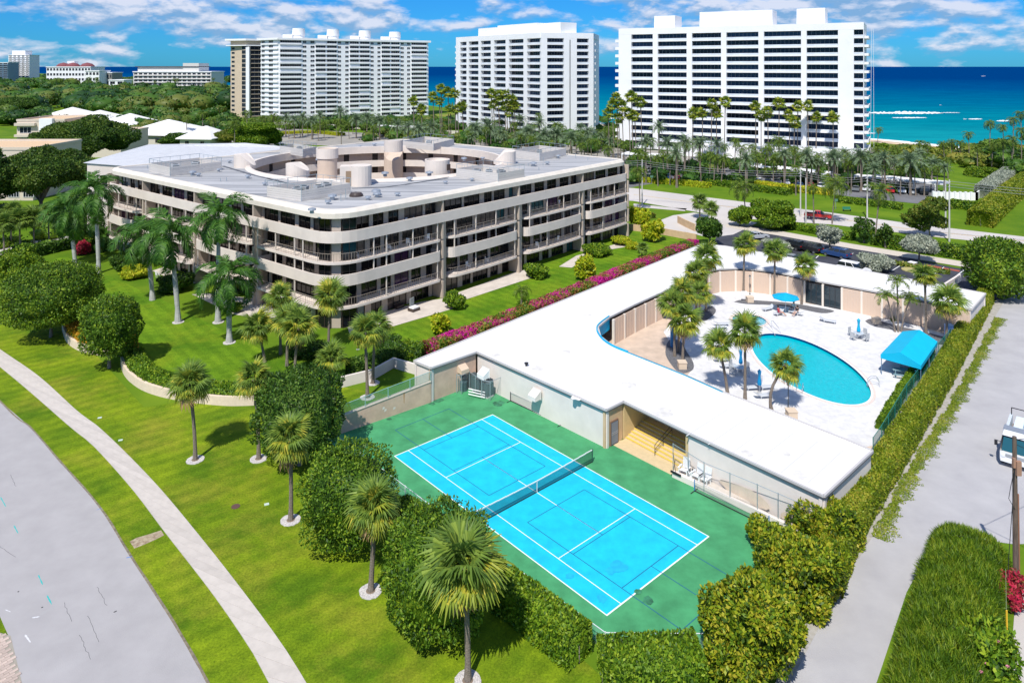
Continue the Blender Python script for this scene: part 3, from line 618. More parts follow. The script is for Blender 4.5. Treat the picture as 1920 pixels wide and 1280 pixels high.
MB().box((M4[0] + .6, M4[1] - .2, 23), (2.2, 1.6, 46)).build('corner_pier', white, t4)
L_, u, n, a = facade_frame(A4, M4)
gm = win_mesh(2.6, 1.3, 2, tglass2, mull); gm2 = win_mesh(3.6, 2.3, 3, tglass2, mull)
for f in range(16):
    z = 1.0 + f * 2.85
    for s, g_ in ((1.0, gm), (L_ - 4.4, gm2)): link('window', g_, t4, (A4[0] + u.x * s + n.x * .08 - rl.x, A4[1] + u.y * s + n.y * .08 - rl.y, z + .6), (0, 0, a))
    if f % 1 == 0: pass
# --- far buildings on the left
def block(name, label, x0, x1, yb, Y, ztop, depth, nf, mwall, cat='building', nb=None, wmat=None, balc=True, base=0.0):
    X0, X1 = (x0 - 960) * Y / FPX, (x1 - 960) * Y / FPX; o = thing(name, label, cat, ((X0 + X1) / 2, Y + depth / 2, base))
    MB().box(((X0 + X1) / 2, Y + depth / 2, ztop / 2), (X1 - X0, depth, ztop)).build('wall', mwall, o)
    fh_ = ztop / nf; nb = nb or max(2, int((X1 - X0) / 7)); bw = (X1 - X0) / nb
    wmh = win_mesh(bw * .66, fh_ * .5, 2, wmat or tglass2, white)
    for f in range(nf):
        for k in range(nb): link('window', wmh, o, (X0 + bw * (k + .17) - o.location.x, -depth / 2 - .1, f * fh_ + fh_ * .32 - base))
        if balc: MB().box((0, -depth / 2 - .9, f * fh_ + .25 - base), ((X1 - X0) * .98, 1.6, .45)).build('balcony', mwall, o, world=False)
    MB().box((0, 0, ztop + .6 - base), (X1 - X0 + 1.5, depth + 1.5, 1.15)).build('roof', white, o, world=False); return o
b = block('apartment_tower', 'far white stepped tower at the left edge above the trees', 16, 55, 150, 1400, 55, 30, 14, white, 'tower', nb=5)
MB().box((-4, 0, 60), (26, 20, 9)).build('penthouse', white, b, world=False)
block('apartment_tower', 'grey-blue glass tower cut by the left edge of the photo', -14, 15, 155, 1350, 40, 30, 11, mat('blue_grey_wall', (0.2, 0.28, 0.36)), 'tower', nb=3)
pinkr = mat('maroon_tile', (0.2, 0.06, 0.07), rough=0.8)
h = block('hotel', 'low white beach hotel with three small maroon domes', 87, 170, 150, 1150, 32, 40, 4, white, nb=14, balc=False)
for cx_ in (112, 130, 157): MB().lathe([(0, 6.5), (7, 4.5), (10.5, 1.2), (10.5, 0)], ((cx_ - 960) * 1150 / FPX, 1160, 33.2), 16).build('dome', pinkr, h)
MB().box((-8, 4, 38), (12, 10, 8)).build('lift_house', white, h, world=False)
block('beach_building', 'plain low white building right of the domed hotel', 160, 186, 152, 1100, 26, 30, 3, white, nb=4, balc=False)
block('beach_building', 'plain white flat-roofed hall left of the stepped glass block', 204, 232, 162, 980, 14, 30, 2, white, nb=2, balc=False)
block('beach_building', 'dark low building between the white hall and the domed hotel', 184, 210, 150, 1120, 23, 30, 2, mat('greywall', (0.25, 0.24, 0.22)), nb=5, balc=False)
g = block('apartment_building', 'low curved glass and white apartment block with stepped terraces behind the woods', 250, 396, 168, 900, 26, 40, 6, mat('pale_wall', (0.62, 0.60, 0.57)), nb=16)
MB().box((-8, 0, 30), (75, 32, 5.5)).build('wall', mat('pale_wall'), g, world=False); MB().box((-8, 0, 33.2), (80, 36, .8)).build('roof', mat('slate', (0.1, 0.1, 0.12)), g, world=False)
MB().box((22, -2, 31), (20, 30, 13)).build('lift_house', mat('pale_wall'), g, world=False)
# ================================================================ the five-storey apartment building with the round court
cream = mat('cream_stucco', (0.66, 0.59, 0.53), rough=0.85, var=0.05, vscale=0.4, spec=0.2)
cream2 = mat('warm_stucco', (0.56, 0.45, 0.365), rough=0.85, var=0.06, vscale=0.5, spec=0.2)
bandw = mat('parapet_stucco', (0.68, 0.60, 0.54), rough=0.85, var=0.06, vscale=0.35, spec=0.2)
rimm = mat('roof_rim', (0.68, 0.62, 0.54), rough=0.85, var=0.06, vscale=0.8)
roofm = mat('roof_membrane', (0.19, 0.195, 0.205), rough=0.7, col2=(0.45, 0.45, 0.455), vscale=0.55, stretch=(0.1, 1.8, 1, R(-48)), detail=10, lo=0.34, hi=0.58)
brz = mat('bronze_frame', (0.05, 0.035, 0.03), rough=0.4, spec=0.5)
railm = mat('tan_rail', (0.30, 0.25, 0.21), rough=0.6)
aglass = mat('apartment_glass', (0.008, 0.009, 0.011), rough=0.08, spec=0.4, rnd=0.6)
agl = [aglass, mat('teal_glass', (0.015, 0.09, 0.10), rough=0.08, spec=0.6), mat('curtained_glass', (0.11, 0.085, 0.07), rough=0.12, spec=0.5, var=0.5, vscale=4, stretch=(6, 6, .3)),
       mat('violet_glass', (0.07, 0.025, 0.075), rough=0.1, spec=0.5)]
N_, R_, L_a = (-22.2, 88.5), (23.0, 140.5), (-73.0, 129.0); F_ = (L_a[0] + R_[0] - N_[0], L_a[1] + R_[1] - N_[1])
bld = thing('apartment_building', 'sprawling cream five-storey apartment building around a round open courtyard', 'apartment building', (-25, 135, 0))
def frame2(A, B):
    d = Vector((B[0] - A[0], B[1] - A[1])); l = d.length; u = d / l; inn = Vector((-u.y, u.x)); return l, u, inn
LR, uR, iR = frame2(N_, R_)                    # inwards is left of N>R
LL, uL, iL = frame2(N_, L_a); iL = -iL        # inwards is right of N>L
def WR(s, v): return (N_[0] + uR.x * s + iR.x * v, N_[1] + uR.y * s + iR.y * v)
def WL(s, v): return (N_[0] + uL.x * s + iL.x * v, N_[1] + uL.y * s + iL.y * v)
def rounded(poly, rads, n=8):
    out = []; m_ = len(poly)
    for i in range(m_):
        p = Vector(poly[i]); a = (Vector(poly[i - 1]) - p).normalized(); b_ = (Vector(poly[(i + 1) % m_]) - p).normalized(); r_ = rads[i]
        if r_ <= 0: out.append(tuple(p)); continue
        p0, p1 = p + a * r_, p + b_ * r_
        for k in range(n + 1): t_ = k / n; q = (1 - t_) ** 2 * p0 + 2 * t_ * (1 - t_) * p + t_ * t_ * p1; out.append(tuple(q))
    return out
CR, CX, CY = 23.5, -25.3, 137.5
outl = rounded([N_, R_, F_, L_a], [5, 3, 3, 3])
def dense(poly, step):
    out = []
    for i in range(len(poly)):
        a, b_ = poly[i], poly[(i + 1) % len(poly)]; k = max(1, int(math.dist(a, b_) / step))
        for j in range(k): out.append(lp2(a, b_, j / k))
    return out
outd = dense(outl, 2.0)
def ring(mb, outer, zi, zo, inner_r=None, inner=None):
    """faces between an outer line at height zo and an inner line at height zi"""
    inn = inner or [(CX + inner_r * math.cos(a), CY + inner_r * math.sin(a)) for a in [math.atan2(p[1] - CY, p[0] - CX) for p in outer]]
    n = len(outer); mb.add([(*p, zo) for p in outer] + [(*p, zi) for p in inn], [(i, (i + 1) % n, n + (i + 1) % n, n + i) for i in range(n)]); return inn
def shrink(poly, d):
    n = len(poly); out = []
    for i in range(n):
        a, b_ = Vector(poly[i - 1]), Vector(poly[(i + 1) % n]); t_ = (b_ - a).normalized(); out.append((poly[i][0] - t_.y * d, poly[i][1] + t_.x * d))
    return out
in1 = shrink(outd, 1.0); rd = MB(); ring(rd, in1, 15.02, 15.02, inner_r=CR + .5)
roof = rd.build('roof', roofm, bld)
fa = MB(); o2 = outd; up = shrink(outd, 0.35)
ring(fa, o2, 14.75, 14.1, inner=o2); ring(fa, o2, 15.15, 14.75, inner=up); ring(fa, up, 15.16, 15.15, inner=in1); ring(fa, in1, 15.0, 15.16, inner=in1)
ring(fa, o2, 14.1, 14.1, inner_r=CR + .5); fa.build('fascia', rimm, bld)
cp = MB(); cp.lathe([(CR + .9, 15.0), (CR + .6, 15.4), (CR, 15.4), (CR, 13.9), (CR + .9, 13.9), (CR + .9, 15.0)], (CX, CY, 0), 72); cp.build('courtyard_rim', cream, bld)
# walls behind the balconies
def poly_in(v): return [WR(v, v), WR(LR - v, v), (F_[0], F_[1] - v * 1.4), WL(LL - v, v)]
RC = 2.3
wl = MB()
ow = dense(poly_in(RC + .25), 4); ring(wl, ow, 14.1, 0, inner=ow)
wl.lathe([(CR + 1.6, 0), (CR + 1.6, 14.1)], (CX, CY, 0), 72); wl.build('wall', mat('dark_recess', (0.06, 0.05, 0.045), rough=0.9), bld)  # near-black wall colour paints in the shade of balcony and gallery recesses
# storeys seen in the courtyard
for i, (za, zb) in enumerate([(0, 0.3), (2.5, 3.9), (5.3, 6.7), (8.1, 9.5), (10.9, 12.3)]):
    MB().lathe([(CR + 1.6, za), (CR - .1, za), (CR - .1, zb), (CR + .1, zb), (CR + .1, za + .35), (CR + 1.6, za + .35)], (CX, CY, 0), 72).build('gallery', cream, bld)
cwn = win_mesh(1.6, 2.0, 2, aglass, brz); bl_ = bld.location
gw = MB().box((0, 0, 1.25), (0.5, 3.0, 2.5)).mesh('gallery_wall', cream2)
for i, z in enumerate([2.8, 5.7, 8.5, 11.3]):
    for k in range(34):
        a = R(10 + k * 4.9); x, y = CX + (CR + 1.5) * math.cos(a), CY + (CR + 1.5) * math.sin(a)
        if k % 3 != 1: link('gallery_wall', gw, bld, (x - bl_.x, y - bl_.y, z + .1), (0, 0, a))
MB().sheet(disc((CX, CY), CR + 1.5, 0, 40), 0.02).build('courtyard_floor', pat, bld)
# bays, slabs, parapets, rails
bays = {'R': [(.295, .515), (.545, .772), (.80, .995)], 'L': [(.288, .52), (.552, .785), (.815, .995)]}
def bay_path(side, t0, t1, v=0.0, back=RC):
    W, l = (WR, LR) if side == 'R' else (WL, LL); s0, s1 = t0 * l, t1 * l; pts = [(s0, back)]
    for k in range(6): a = math.pi / 2 * k / 5; pts.append((s0 + 1.3 - 1.3 * math.cos(a), v + 1.0 - 1.0 * math.sin(a)))
    n = 6
    for k in range(1, n): t_ = k / n; pts.append((lerp(s0 + 1.3, s1 - .7, t_), v - 0.25 * math.sin(math.pi * t_)))
    for k in range(5): a = math.pi / 2 * k / 4; pts.append((s1 - .7 + .7 * math.sin(a), v + 0.7 - .7 * math.cos(a)))
    pts.append((s1, back)); o = [W(*p) for p in pts]
    return o if side == 'R' else o[::-1]
def corner_path(back=RC, v=0.0, tl=.262, tr=.27):
    pts = [WL(LL * tl, back), WL(LL * tl, v + .4), WL(LL * tl - .5, v), WL(7 + 1, v), WL(5.5, v)]
    p0, p, p1 = Vector(WL(5.0, v)), Vector(WR(v, v)) if v else Vector(N_), Vector(WR(5.0, v))
    for k in range(9): t_ = k / 8; q = (1 - t_) ** 2 * p0 + 2 * t_ * (1 - t_) * p + t_ * t_ * p1; pts.append(tuple(q))
    pts += [WR(5.5, v), WR(9, v), WR(LR * tr - .5, v), WR(LR * tr, v + .4), WR(LR * tr, back)]; return pts
paths = [('corner', corner_path())] + [('R', bay_path('R', *b_)) for b_ in bays['R']] + [('L', bay_path('L', *b_)) for b_ in bays['L']]
full = [WL(LL - .05, RC), WL(LL - .3, .4), WL(LL - 1.2, 0)] + [WL(LL * t_, 0) for t_ in (.9, .75, .6, .45, .3, .15)] + corner_path()[4:-4] + [WR(LR * t_, 0) for t_ in (.15, .3, .45, .6, .75, .9)] + [WR(LR - 1.2, 0), WR(LR - .3, .4), WR(LR - .05, RC)]
def clean(l, r_=.3):
    o = [l[0]]
    for p in l[1:]:
        if math.dist(p, o[-1]) > r_: o.append(p)
    return o
def slab_poly(path): return path
def rail(path, z, name='railing'):
    mb = MB(); line = clean(offset_line(path, 0.12), .05); pts, l = resample(line[1:-1], max(4, int(math.dist(line[1], line[-2]) / .28)))
    for i, p in enumerate(pts):
        big = i % 6 == 0
        mb.tube((*p, z), (*p, z + 1.05), .035 if big else .016, n=4, caps=False)
    for zz, r_ in ((z + 1.07, .035), (z + .14, .02)):
        mb.path([(*p, zz) for p in line[1:-1]], r_, 4)
    return mb.build(name, railm, bld)
for nm, path in paths:
    path = clean(path, .1)
    for z in (2.75, 8.45):
        MB().prism(path, z - .18, z + .12).build('balcony_slab', bandw, bld); rail(path, z + .12)
    MB().ribbon(path, .18, 5.5, 6.95).build('parapet', bandw, bld); MB().prism(clean(offset_line(path, .2), .05), 5.52, 5.8).build('balcony_slab', cream, bld)
full = clean(full, .4)
MB().ribbon(full, .2, 11.0, 12.45).build('parapet', bandw, bld); MB().prism([*clean(offset_line(full, .21), .1), (CX + 10, CY - 24), (CX - 10, CY - 24)][:-2], 11.02, 11.3).build('balcony_slab', cream, bld)
# round pillars between bays
for W, l, ts in ((WR, LR, (.282, .53, .786)), (WL, LL, (.275, .536, .80))):
    for t_ in ts: c = W(t_ * l, 1.0); MB().lathe([(.62, 0), (.62, 11.0)], (*c, 0), 16).build('pillar', cream2, bld)
# glazing and piers storey by storey
wm_cache = {}; pr = random.Random(77)
pier_c = unit_cube(mat('shaded_pier', (0.46, 0.385, 0.32), rough=.9, rnd=.08)); post_c = unit_cube(bandw)  # pier tone is darkened: the shade under the balconies is in the colour
def glaze(side, s0, s1, v, z, h, seed, dens=1.0):
    q = random.Random(seed); W, u = (WR, uR) if side == 'R' else (WL, uL); s = s0; isp = False
    ang = math.atan2(u.y, u.x) if side == 'R' else math.atan2(u.y, u.x) + math.pi
    while s < s1 - .3:
        if isp:
            w_ = min(q.choice([.45, .6, .8, 1.0]), s1 - s); c = W(s + w_ / 2, v + .1)
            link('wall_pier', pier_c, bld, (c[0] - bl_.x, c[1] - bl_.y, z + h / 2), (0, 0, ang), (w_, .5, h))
        else:
            w_ = q.choice([1.8, 2.6, 3.4, 3.4, 4.2])
            if s + w_ > s1: w_ = round((s1 - s) * 2) / 2
            if w_ < .5: break
            gi = q.choices([0, 1, 2, 3], [12, 1.0, 2.6, .7])[0]; key = (w_, round(h, 1), gi)
            if key not in wm_cache: wm_cache[key] = win_mesh(w_, h, max(1, round(w_ / 1.2)), agl[gi], brz, d=.1)
            c = W(s, v) if side == 'R' else W(s + w_, v)
            link('window', wm_cache[key], bld, (c[0] - bl_.x, c[1] - bl_.y, z), (0, 0, ang))
        s += w_; isp = not isp
lev = [(0.03, 2.52), (2.87, 2.6), (5.8, 2.45), (8.57, 2.4), (11.3, 2.75)]
for side, l in (('R', LR), ('L', LL)):
    for bi, (t0, t1) in enumerate([(0.045, .27)] + bays[side]):
        for fi, (z, h) in enumerate(lev):
            glaze(side, t0 * l + .1, t1 * l, RC - (.9 if fi == 4 else 0), z, h, bi * 7 + fi * 31 + (500 if side == 'L' else 0) if fi not in (1, 2) else bi * 7 + 31 + (500 if side == 'L' else 0))
        # gap by the pillar: solid return wall
        for fi, (z, h) in enumerate(lev):
            W = WR if side == 'R' else WL; c = W(t1 * l + .3, 1.2); u = uR if side == 'R' else uL
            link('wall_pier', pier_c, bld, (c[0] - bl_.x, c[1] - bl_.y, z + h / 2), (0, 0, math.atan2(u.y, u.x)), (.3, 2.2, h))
        # slim posts through two storeys
        for t_ in (.02, .34, .66, .98):
            s = lerp(t0 * l + .6, t1 * l - .5, t_); W = WR if side == 'R' else WL; c = W(s, .16)
            if bi == 0 and t_ == .02: s += 2.5; c = W(s, .16)
            link('post', post_c, bld, (c[0] - bl_.x, c[1] - bl_.y, 8.95), (0, 0, .85), (.13, .13, 4.1))
            if t_ in (.34, .98): link('post', post_c, bld, (c[0] - bl_.x, c[1] - bl_.y, 4.1), (0, 0, .85), (.12, .12, 2.85))
# corner glazing (rounded core)
for fi, (z, h) in enumerate(lev):
    p = WR(RC + .6, RC + .6); p = (lerp(N_[0], p[0], .72), lerp(N_[1], p[1], .72))
    link('wall_pier', pier_c, bld, (p[0] - bl_.x, p[1] - bl_.y, z + h / 2), (0, 0, R(0)), (1.2, .6, h))
    key = (1.8, round(h, 1), 0)
    if key not in wm_cache: wm_cache[key] = win_mesh(1.8, h, 2, aglass, brz, d=.1)
    link('window', wm_cache[key], bld, (p[0] - .9 - bl_.x - 1.4, p[1] - .2 - bl_.y + .4, z), (0, 0, R(-22))); link('window', wm_cache[key], bld, (p[0] + .8 - bl_.x, p[1] - .2 - bl_.y - .1, z), (0, 0, R(25)))
# drums on the roof and towers in the courtyard
def slant(name, c, r_, z0, zlo, zhi, ang, m_=None, n=24):
    mb = MB(); vs = []; d = (math.cos(ang), math.sin(ang))
    for i in range(n): a = 2 * math.pi * i / n; vs.append((c[0] + r_ * math.cos(a), c[1] + r_ * math.sin(a), z0))
    for i in range(n):
        a = 2 * math.pi * i / n; k = (math.cos(a) * d[0] + math.sin(a) * d[1]); vs.append((c[0] + r_ * math.cos(a), c[1] + r_ * math.sin(a), lerp(zhi, zlo, max(0, k))))
    mb.add(vs, [(i, (i + 1) % n, n + (i + 1) % n, n + i) for i in range(n)] + [tuple(range(n, 2 * n))]); return mb.build(name, m_ or cream, bld)
slant('stair_drum', P(459, 313, 15)[:2], 1.9, 15, 15.3, 17.3, R(0)); slant('stair_drum', P(558, 331, 15)[:2], 1.9, 15, 16.0, 17.2, R(0))
MB().lathe([(0, 18.0), (1.9, 18.0), (1.9, 17.8), (1.8, 17.8), (1.8, 0)], (-34.2, 132.5, 0), 24).build('lift_tower', cream2, bld)
MB().lathe([(2.0, 16.4), (2.0, 18.2), (1.82, 18.2), (1.82, 16.4)], (-34.2, 132.5, 0), 24).build('tower_cap', cream, bld)
c = P(664, 348, 15); MB().lathe([(0, 3.1), (1.7, 3.1), (1.7, 0)], (c.x + .9, c.y + .3, 15), 20).build('stair_drum', cream, bld)
MB().box((c.x - .6, c.y + .2, 16.5), (3.0, 2.2, 3.1), R(8)).build('stair_head', cream, bld); MB().box((c.x - .4, c.y - .93, 16.2), (1.3, .06, 2.3), R(8)).build('stair_door', mat('tan_door', (.28, .2, .13)), bld)
slant('stair_drum', P(738, 284, 15)[:2], 2.0, 15, 16.6, 17.5, R(90))
slant('lift_tower', (CX - 1.2, CY + CR - 1.0), 2.1, 0, 12.5, 14.6, R(-90), cream2)
c = P(820, 325, 15); MB().lathe([(0, 2.0), (1.9, 2.0), (1.9, 2.4), (2.15, 2.4), (2.15, 0)], (c.x, c.y, 15), 24).build('stair_drum', cream, bld)
MB().box((c.x + 1.9, c.y - .9, 16.2), (.6, .8, 1.0), .5).build('hatch', brz, bld)
slant('stair_drum', P(946, 307, 15)[:2], 2.1, 15, 15.3, 17.4, R(180))
# roof plant pens with boarded sides
board = mat('grey_board', (0.56, 0.53, 0.50), rough=0.8, rnd=0.05); steel = mat('galvanised_steel', (0.35, 0.42, 0.46), rough=0.45, metal=0.4); acm = mat('condenser_grey', (0.38, 0.40, 0.42), rough=0.6, rnd=.25)
acd = mat('condenser_dark', (0.05, 0.07, 0.08), rough=0.6)
def ac_mesh():
    mb = MB(); mb.mi = 0; mb.box((0, 0, .45), (.9, .9, .9)); mb.mi = 1; mb.lathe([(0, .93), (.36, .93), (.38, .9)], n=12)
    for k in range(5): mb.box((0, -.455, .15 + k * .15), (.8, .02, .05)); mb.box((.455, 0, .15 + k * .15), (.02, .8, .05))
    return mb.mesh('condenser', [acm, acd])
acmesh = ac_mesh()
def pen(pl, pf, pr_, units, h=1.5, label=''):
    a, b_, c_ = P(*pl, 15), P(*pf, 15), P(*pr_, 15); d_ = a + c_ - b_; cs = [a, b_, c_, d_]
    e_ = thing('roof_plant_pen', label, 'plant enclosure', tuple((a + b_ + c_ + d_) / 4 * 1.0))
    for i in range(4):
        p, q = cs[i], cs[(i + 1) % 4]
        for k in range(5):
            mb = MB(); mb.seg((p.x, p.y), (q.x, q.y), .08, h / 5 - .035, 15.04 + k * h / 5); mb.build('board', board, e_)
    fr = MB()
    for i in range(4):
        p, q = cs[i], cs[(i + 1) % 4]
        fr.tube((p.x, p.y, 15), (p.x, p.y, 15 + h + .8), .05, n=4); fr.tube((p.x, p.y, 15 + h + .75), (q.x, q.y, 15 + h + .75), .04, n=4)
        for k in range(1, 5): m_ = p.lerp(q, k / 5); fr.tube((m_.x, m_.y, 15), (m_.x, m_.y, 15 + h + .75), .03, n=4)
    fr.build('pipe_frame', steel, e_)
    q = random.Random(int(a.x * 10))
    for (fu, fv, k_) in units:
        p = b_ + (a - b_) * fu + (c_ - b_) * fv; u_ = thing('condenser', f'{k_} on the flat roof', 'air conditioner', (p.x, p.y, 15.02), q.uniform(-.2, .9), 'rooftop condenser units'); u_.scale = (1.25, 1.25, 1.5)
        link('housing', acmesh, u_)
pen((501, 369), (565, 378), (657, 363), [(.5, .25, 'condenser at the front left inside the pen nearest the corner'), (.55, .42, 'condenser in the middle of the pen nearest the corner'), (.4, .62, 'dark condenser beside the middle of the pen nearest the corner'), (.5, .85, 'condenser at the right end of the pen nearest the corner')], label='boarded plant pen on the roof nearest the rounded corner')
pen((280, 322), (319, 331), (415, 319), [(.5, .3, 'condenser inside the pen at the left roof edge'), (.5, .7, 'right condenser inside the pen at the left roof edge')], label='long boarded plant pen near the left edge of the roof')
pen((525, 287), (568, 294), (593, 289), [(.5, .6, 'condenser in the small far left pen')], label='small boarded plant pen at the far left of the roof')
pen((856, 333), (934, 343), (983, 334), [(.7, .3, 'leftmost condenser in the pen right of the courtyard'), (.5, .45, 'middle condenser in the pen right of the courtyard'), (.3, .6, 'rightmost condenser in the pen right of the courtyard')], label='boarded plant pen right of the round courtyard')
pen((961, 295), (1012, 302), (1061, 292), [(.5, .5, 'condenser in the pen nearest the road end of the roof')], label='boarded plant pen at the far right of the roof')
pen((756, 277), (813, 283), (851, 273), [(.5, .5, 'condenser in the pen behind the courtyard')], label='boarded plant pen on the roof behind the courtyard')
# vents, pipes and curbs
vm = MB()
vm.lathe([(.28, 0), (.28, .35)], n=8).lathe([(0, .75), (.5, .62), (.55, .42), (.1, .4)], n=10); vent = vm.mesh('vent_cap', mat('vent_metal', (0.42, 0.45, 0.48), rough=0.4, metal=0.5))
for x, y in [(361, 329), (465, 335), (372, 331), (598, 305), (675, 277), (702, 274), (1046, 297), (870, 302), (745, 368), (707, 370), (768, 340), (805, 330), (835, 345), (705, 366), (615, 383), (623, 375), (585, 400), (1000, 312), (905, 300), (1026, 309), (885, 340), (722, 331), (560, 318), (430, 306), (410, 322), (496, 348), (690, 375), (930, 318)]:
    c = P(x, y, 15.02); link('vent_cap', vent, bld, (c.x - bl_.x, c.y - bl_.y, 15.02), None, pr.uniform(.7, 1.3))
c = P(668, 368, 15); MB().lathe([(0, .5), (.7, .5), (.95, .25), (1.0, 0)], (c.x, c.y, 15.02), 18).build('skylight', brz, bld)
dk = mat('roof_seam_dark', (0.10, 0.11, 0.13), rough=0.8)
sm_ = MB()
for (x0, y0, x1, y1, wd) in [(418, 312, 475, 329, .5), (475, 329, 560, 349, .35), (660, 354, 720, 352, .4), (720, 352, 840, 335, .25), (760, 347, 850, 331, .2), (500, 335, 540, 345, .3)]:
    a, b_ = P(x0, y0, 15), P(x1, y1, 15); MB().seg(a, b_, wd, .05, 15.03).build('roof_gutter', dk, bld)
pass
pp = MB()
for k in range(26):
    p = Vector(WR(LR * pr.uniform(.05, .95), pr.uniform(4, 11))) if k % 2 else Vector(WL(LL * pr.uniform(.05, .95), pr.uniform(4, 11))); pp.tube((p.x, p.y, 15), (p.x, p.y, 15.3 + pr.random() * .7), .05, n=5)
pp.build('vent_pipe', steel, bld)
rp = MB()
for k in range(15): p = Vector(WL(LL * .1, 3.5)); 
# rear-left wing with ribbed white roof
wing = thing('apartment_wing', 'ribbed white low-pitched roof wing behind the left end of the apartment building', 'building wing', (-72, 158, 0))
wp = [(-84, 141.5), (-88, 175), (-64, 176), (-50, 168), (-71, 136)]
MB().prism(wp, 0, 14.2).build('wall', cream, wing)
rb = MB(); rg = (-74, 158)
rb.add([(p[0] * 1.01, p[1], 14.25) for p in wp] + [(-76, 160, 15.6), (-62, 166, 15.6)], [(0, 5, 1), (1, 5, 6, 2), (2, 6, 3), (3, 6, 5, 4), (4, 5, 0)])
rb.build('roof', mat('ribbed_tile', (0.40, 0.41, 0.43), rough=0.7, col2=(.62, .63, .65), vscale=2.5, stretch=(.3, 4, 1, R(30)), detail=8), wing)
for k in range(3): link('window', win_mesh(1.8, 1.6, 2, aglass, brz), wing, (-83.5 + 72 + k * 3.4, 141.0 - 158 - k * 1.4, 10.5), (0, 0, R(-22)))
# patio and balcony furniture: white chairs
def chair_mesh():
    mb = MB(); mb.box((0, 0, .42), (.5, .5, .06)); mb.box((0, .26, .72), (.5, .06, .6))
    for sx in (-1, 1):
        for sy in (-1, 1): mb.box((sx * .22, sy * .22, .2), (.05, .05, .4))
        mb.box((sx * .25, .02, .62), (.05, .5, .05)); mb.box((sx * .25, -.2, .5), (.05, .05, .22))
    return mb
wch = mat('white_plastic', (0.78, 0.78, 0.78), rough=0.5); gch = mat('grey_mesh_chair', (0.42, 0.44, 0.46), rough=0.6)
ch_me = {}
def chair(c, rz, label, m_=None, name='chair', cat='chair', group=None):
    m_ = m_ or wch
    if m_.name not in ch_me:
        s_, b_, l_ = MB().box((0, 0, .42), (.52, .5, .06)), MB().box((0, .27, .74), (.5, .05, .62)), MB()
        for sx in (-1, 1):
            for sy in (-1, 1): l_.box((sx * .23, sy * .21, .2), (.045, .045, .4))
            l_.box((sx * .27, .02, .64), (.05, .5, .04)); l_.box((sx * .27, -.2, .53), (.045, .045, .24))
        ch_me[m_.name] = (s_.mesh('seat', m_), b_.mesh('backrest', m_), l_.mesh('frame', m_))
    t_ = thing(name, label, cat, c, rz, group)
    for nm, me in zip(('seat', 'backrest', 'frame'), ch_me[m_.name]): link(nm, me, t_)
    return t_
def at(px_, py_, z): q = P(px_, py_, z); return (q.x, q.y, z)
chair(at(296, 520, .03), 2.4, 'left white armchair on the patio beneath the tall palms', group='patio chairs')
chair(at(313, 517, .03), -2.6, 'right white armchair on the patio beneath the tall palms', group='patio chairs')
for x, y, l in [(742, 582, 'white sofa'), (775, 578, 'dark lounge'), (1144, 466, 'blue')]: pass
t_ = thing('garden_sofa', 'dark wicker daybed with white cushions and tilted hood on the long patio', 'garden sofa', at(776, 582, .03), .9); MB().box((0, 0, .2), (1.3, 1.1, .4)).build('base', brz, t_, world=False); MB().box((0, -.05, .48), (1.15, .9, .16)).build('cushion', wch, t_, world=False)
MB().box((.1, .5, 1.1), (.9, .12, 1.0), .2).build('hood', mat('hood_grey', (.25, .27, .27)), t_, world=False)
t_ = thing('garden_sofa', 'low dark wicker sofa in the shade left of the hooded daybed', 'garden sofa', at(748, 577, .03), .9); MB().box((0, 0, .2), (1.3, .7, .4)).build('base', brz, t_, world=False); MB().box((0, .35, .5), (1.3, .15, .4)).build('backrest', brz, t_, world=False)
for i, (t_, lab) in enumerate([(.07, 'near the rounded corner'), (.09, 'beside the one near the rounded corner')]):
    p = WR(LR * (t_ + .12), 1.1); chair((*p, 11.3), 1.0 + i, 'white chair on the top-floor balcony ' + lab, group='balcony chairs')
for i, t_ in enumerate([.06, .14, .19, .24]):
    p = WR(LR * t_, .9); chair((*p, 8.6), .9 + i, f'{["first", "second", "third", "fourth"][i]} white chair from the corner, on the fourth-floor balcony', group='balcony chairs')
for i, t_ in enumerate([.36, .42, .6, .68, .87]):
    p = WR(LR * t_, .9); chair((*p, 2.9), .9 + i, f'{["first", "second", "third", "fourth", "fifth"][i]} white chair from the left, second-floor balconies', group='balcony chairs')
# ================================================================ pool house, pool court and tennis surroundings
roofw = mat('white_roof', (0.70, 0.69, 0.68), rough=0.8, var=0.07, vscale=0.5, detail=10, lo=.2, hi=.8, spec=0.3, bump=.15, bscale=2)
wallw = mat('whitewashed_block', (0.71, 0.645, 0.60), rough=0.9, var=0.05, vscale=0.6, spec=0.1, bump=.1, bscale=12)
walltan = mat('tan_wall', (0.60, 0.43, 0.33), rough=0.9, var=0.1, vscale=1.0, detail=6, spec=0.1)
walltan2 = mat('ochre_wall', (0.56, 0.40, 0.25), rough=0.9, var=0.08, vscale=1.0, spec=0.1)
drip = mat('drip_edge', (0.11, 0.11, 0.12), rough=0.6, metal=.3); curb = mat('roof_curb', (0.50, 0.48, 0.47), rough=0.8)
ZR = 3.3; DZ = 0.3
outer_px = [(776, 679), (808, 692), (893.7, 662), (1136.6, 771), (1169, 755), (1284, 811), (1545, 933), (1636, 848)]
inner_px = [(1591, 829), (1484, 786.6), (1356, 737.5), (1284, 705.5), (1190, 668), (1147, 650), (1126, 633), (1121, 615), (1143, 596.5), (1190, 573), (1279, 532.5), (1310, 518), (1330, 509), (1352, 506), (1388, 505), (1424, 508), (1470, 515), (1518, 526), (1670, 554), (1822, 582)]
far_px = [(1848, 552), (1700, 524), (1560, 498), (1361, 463), (1316, 459)]
Z = ZR
pts_o = px(outer_px, Z); pts_i = px(inner_px, Z); pts_f = px(far_px, Z)
loop = pts_o + pts_i + pts_f
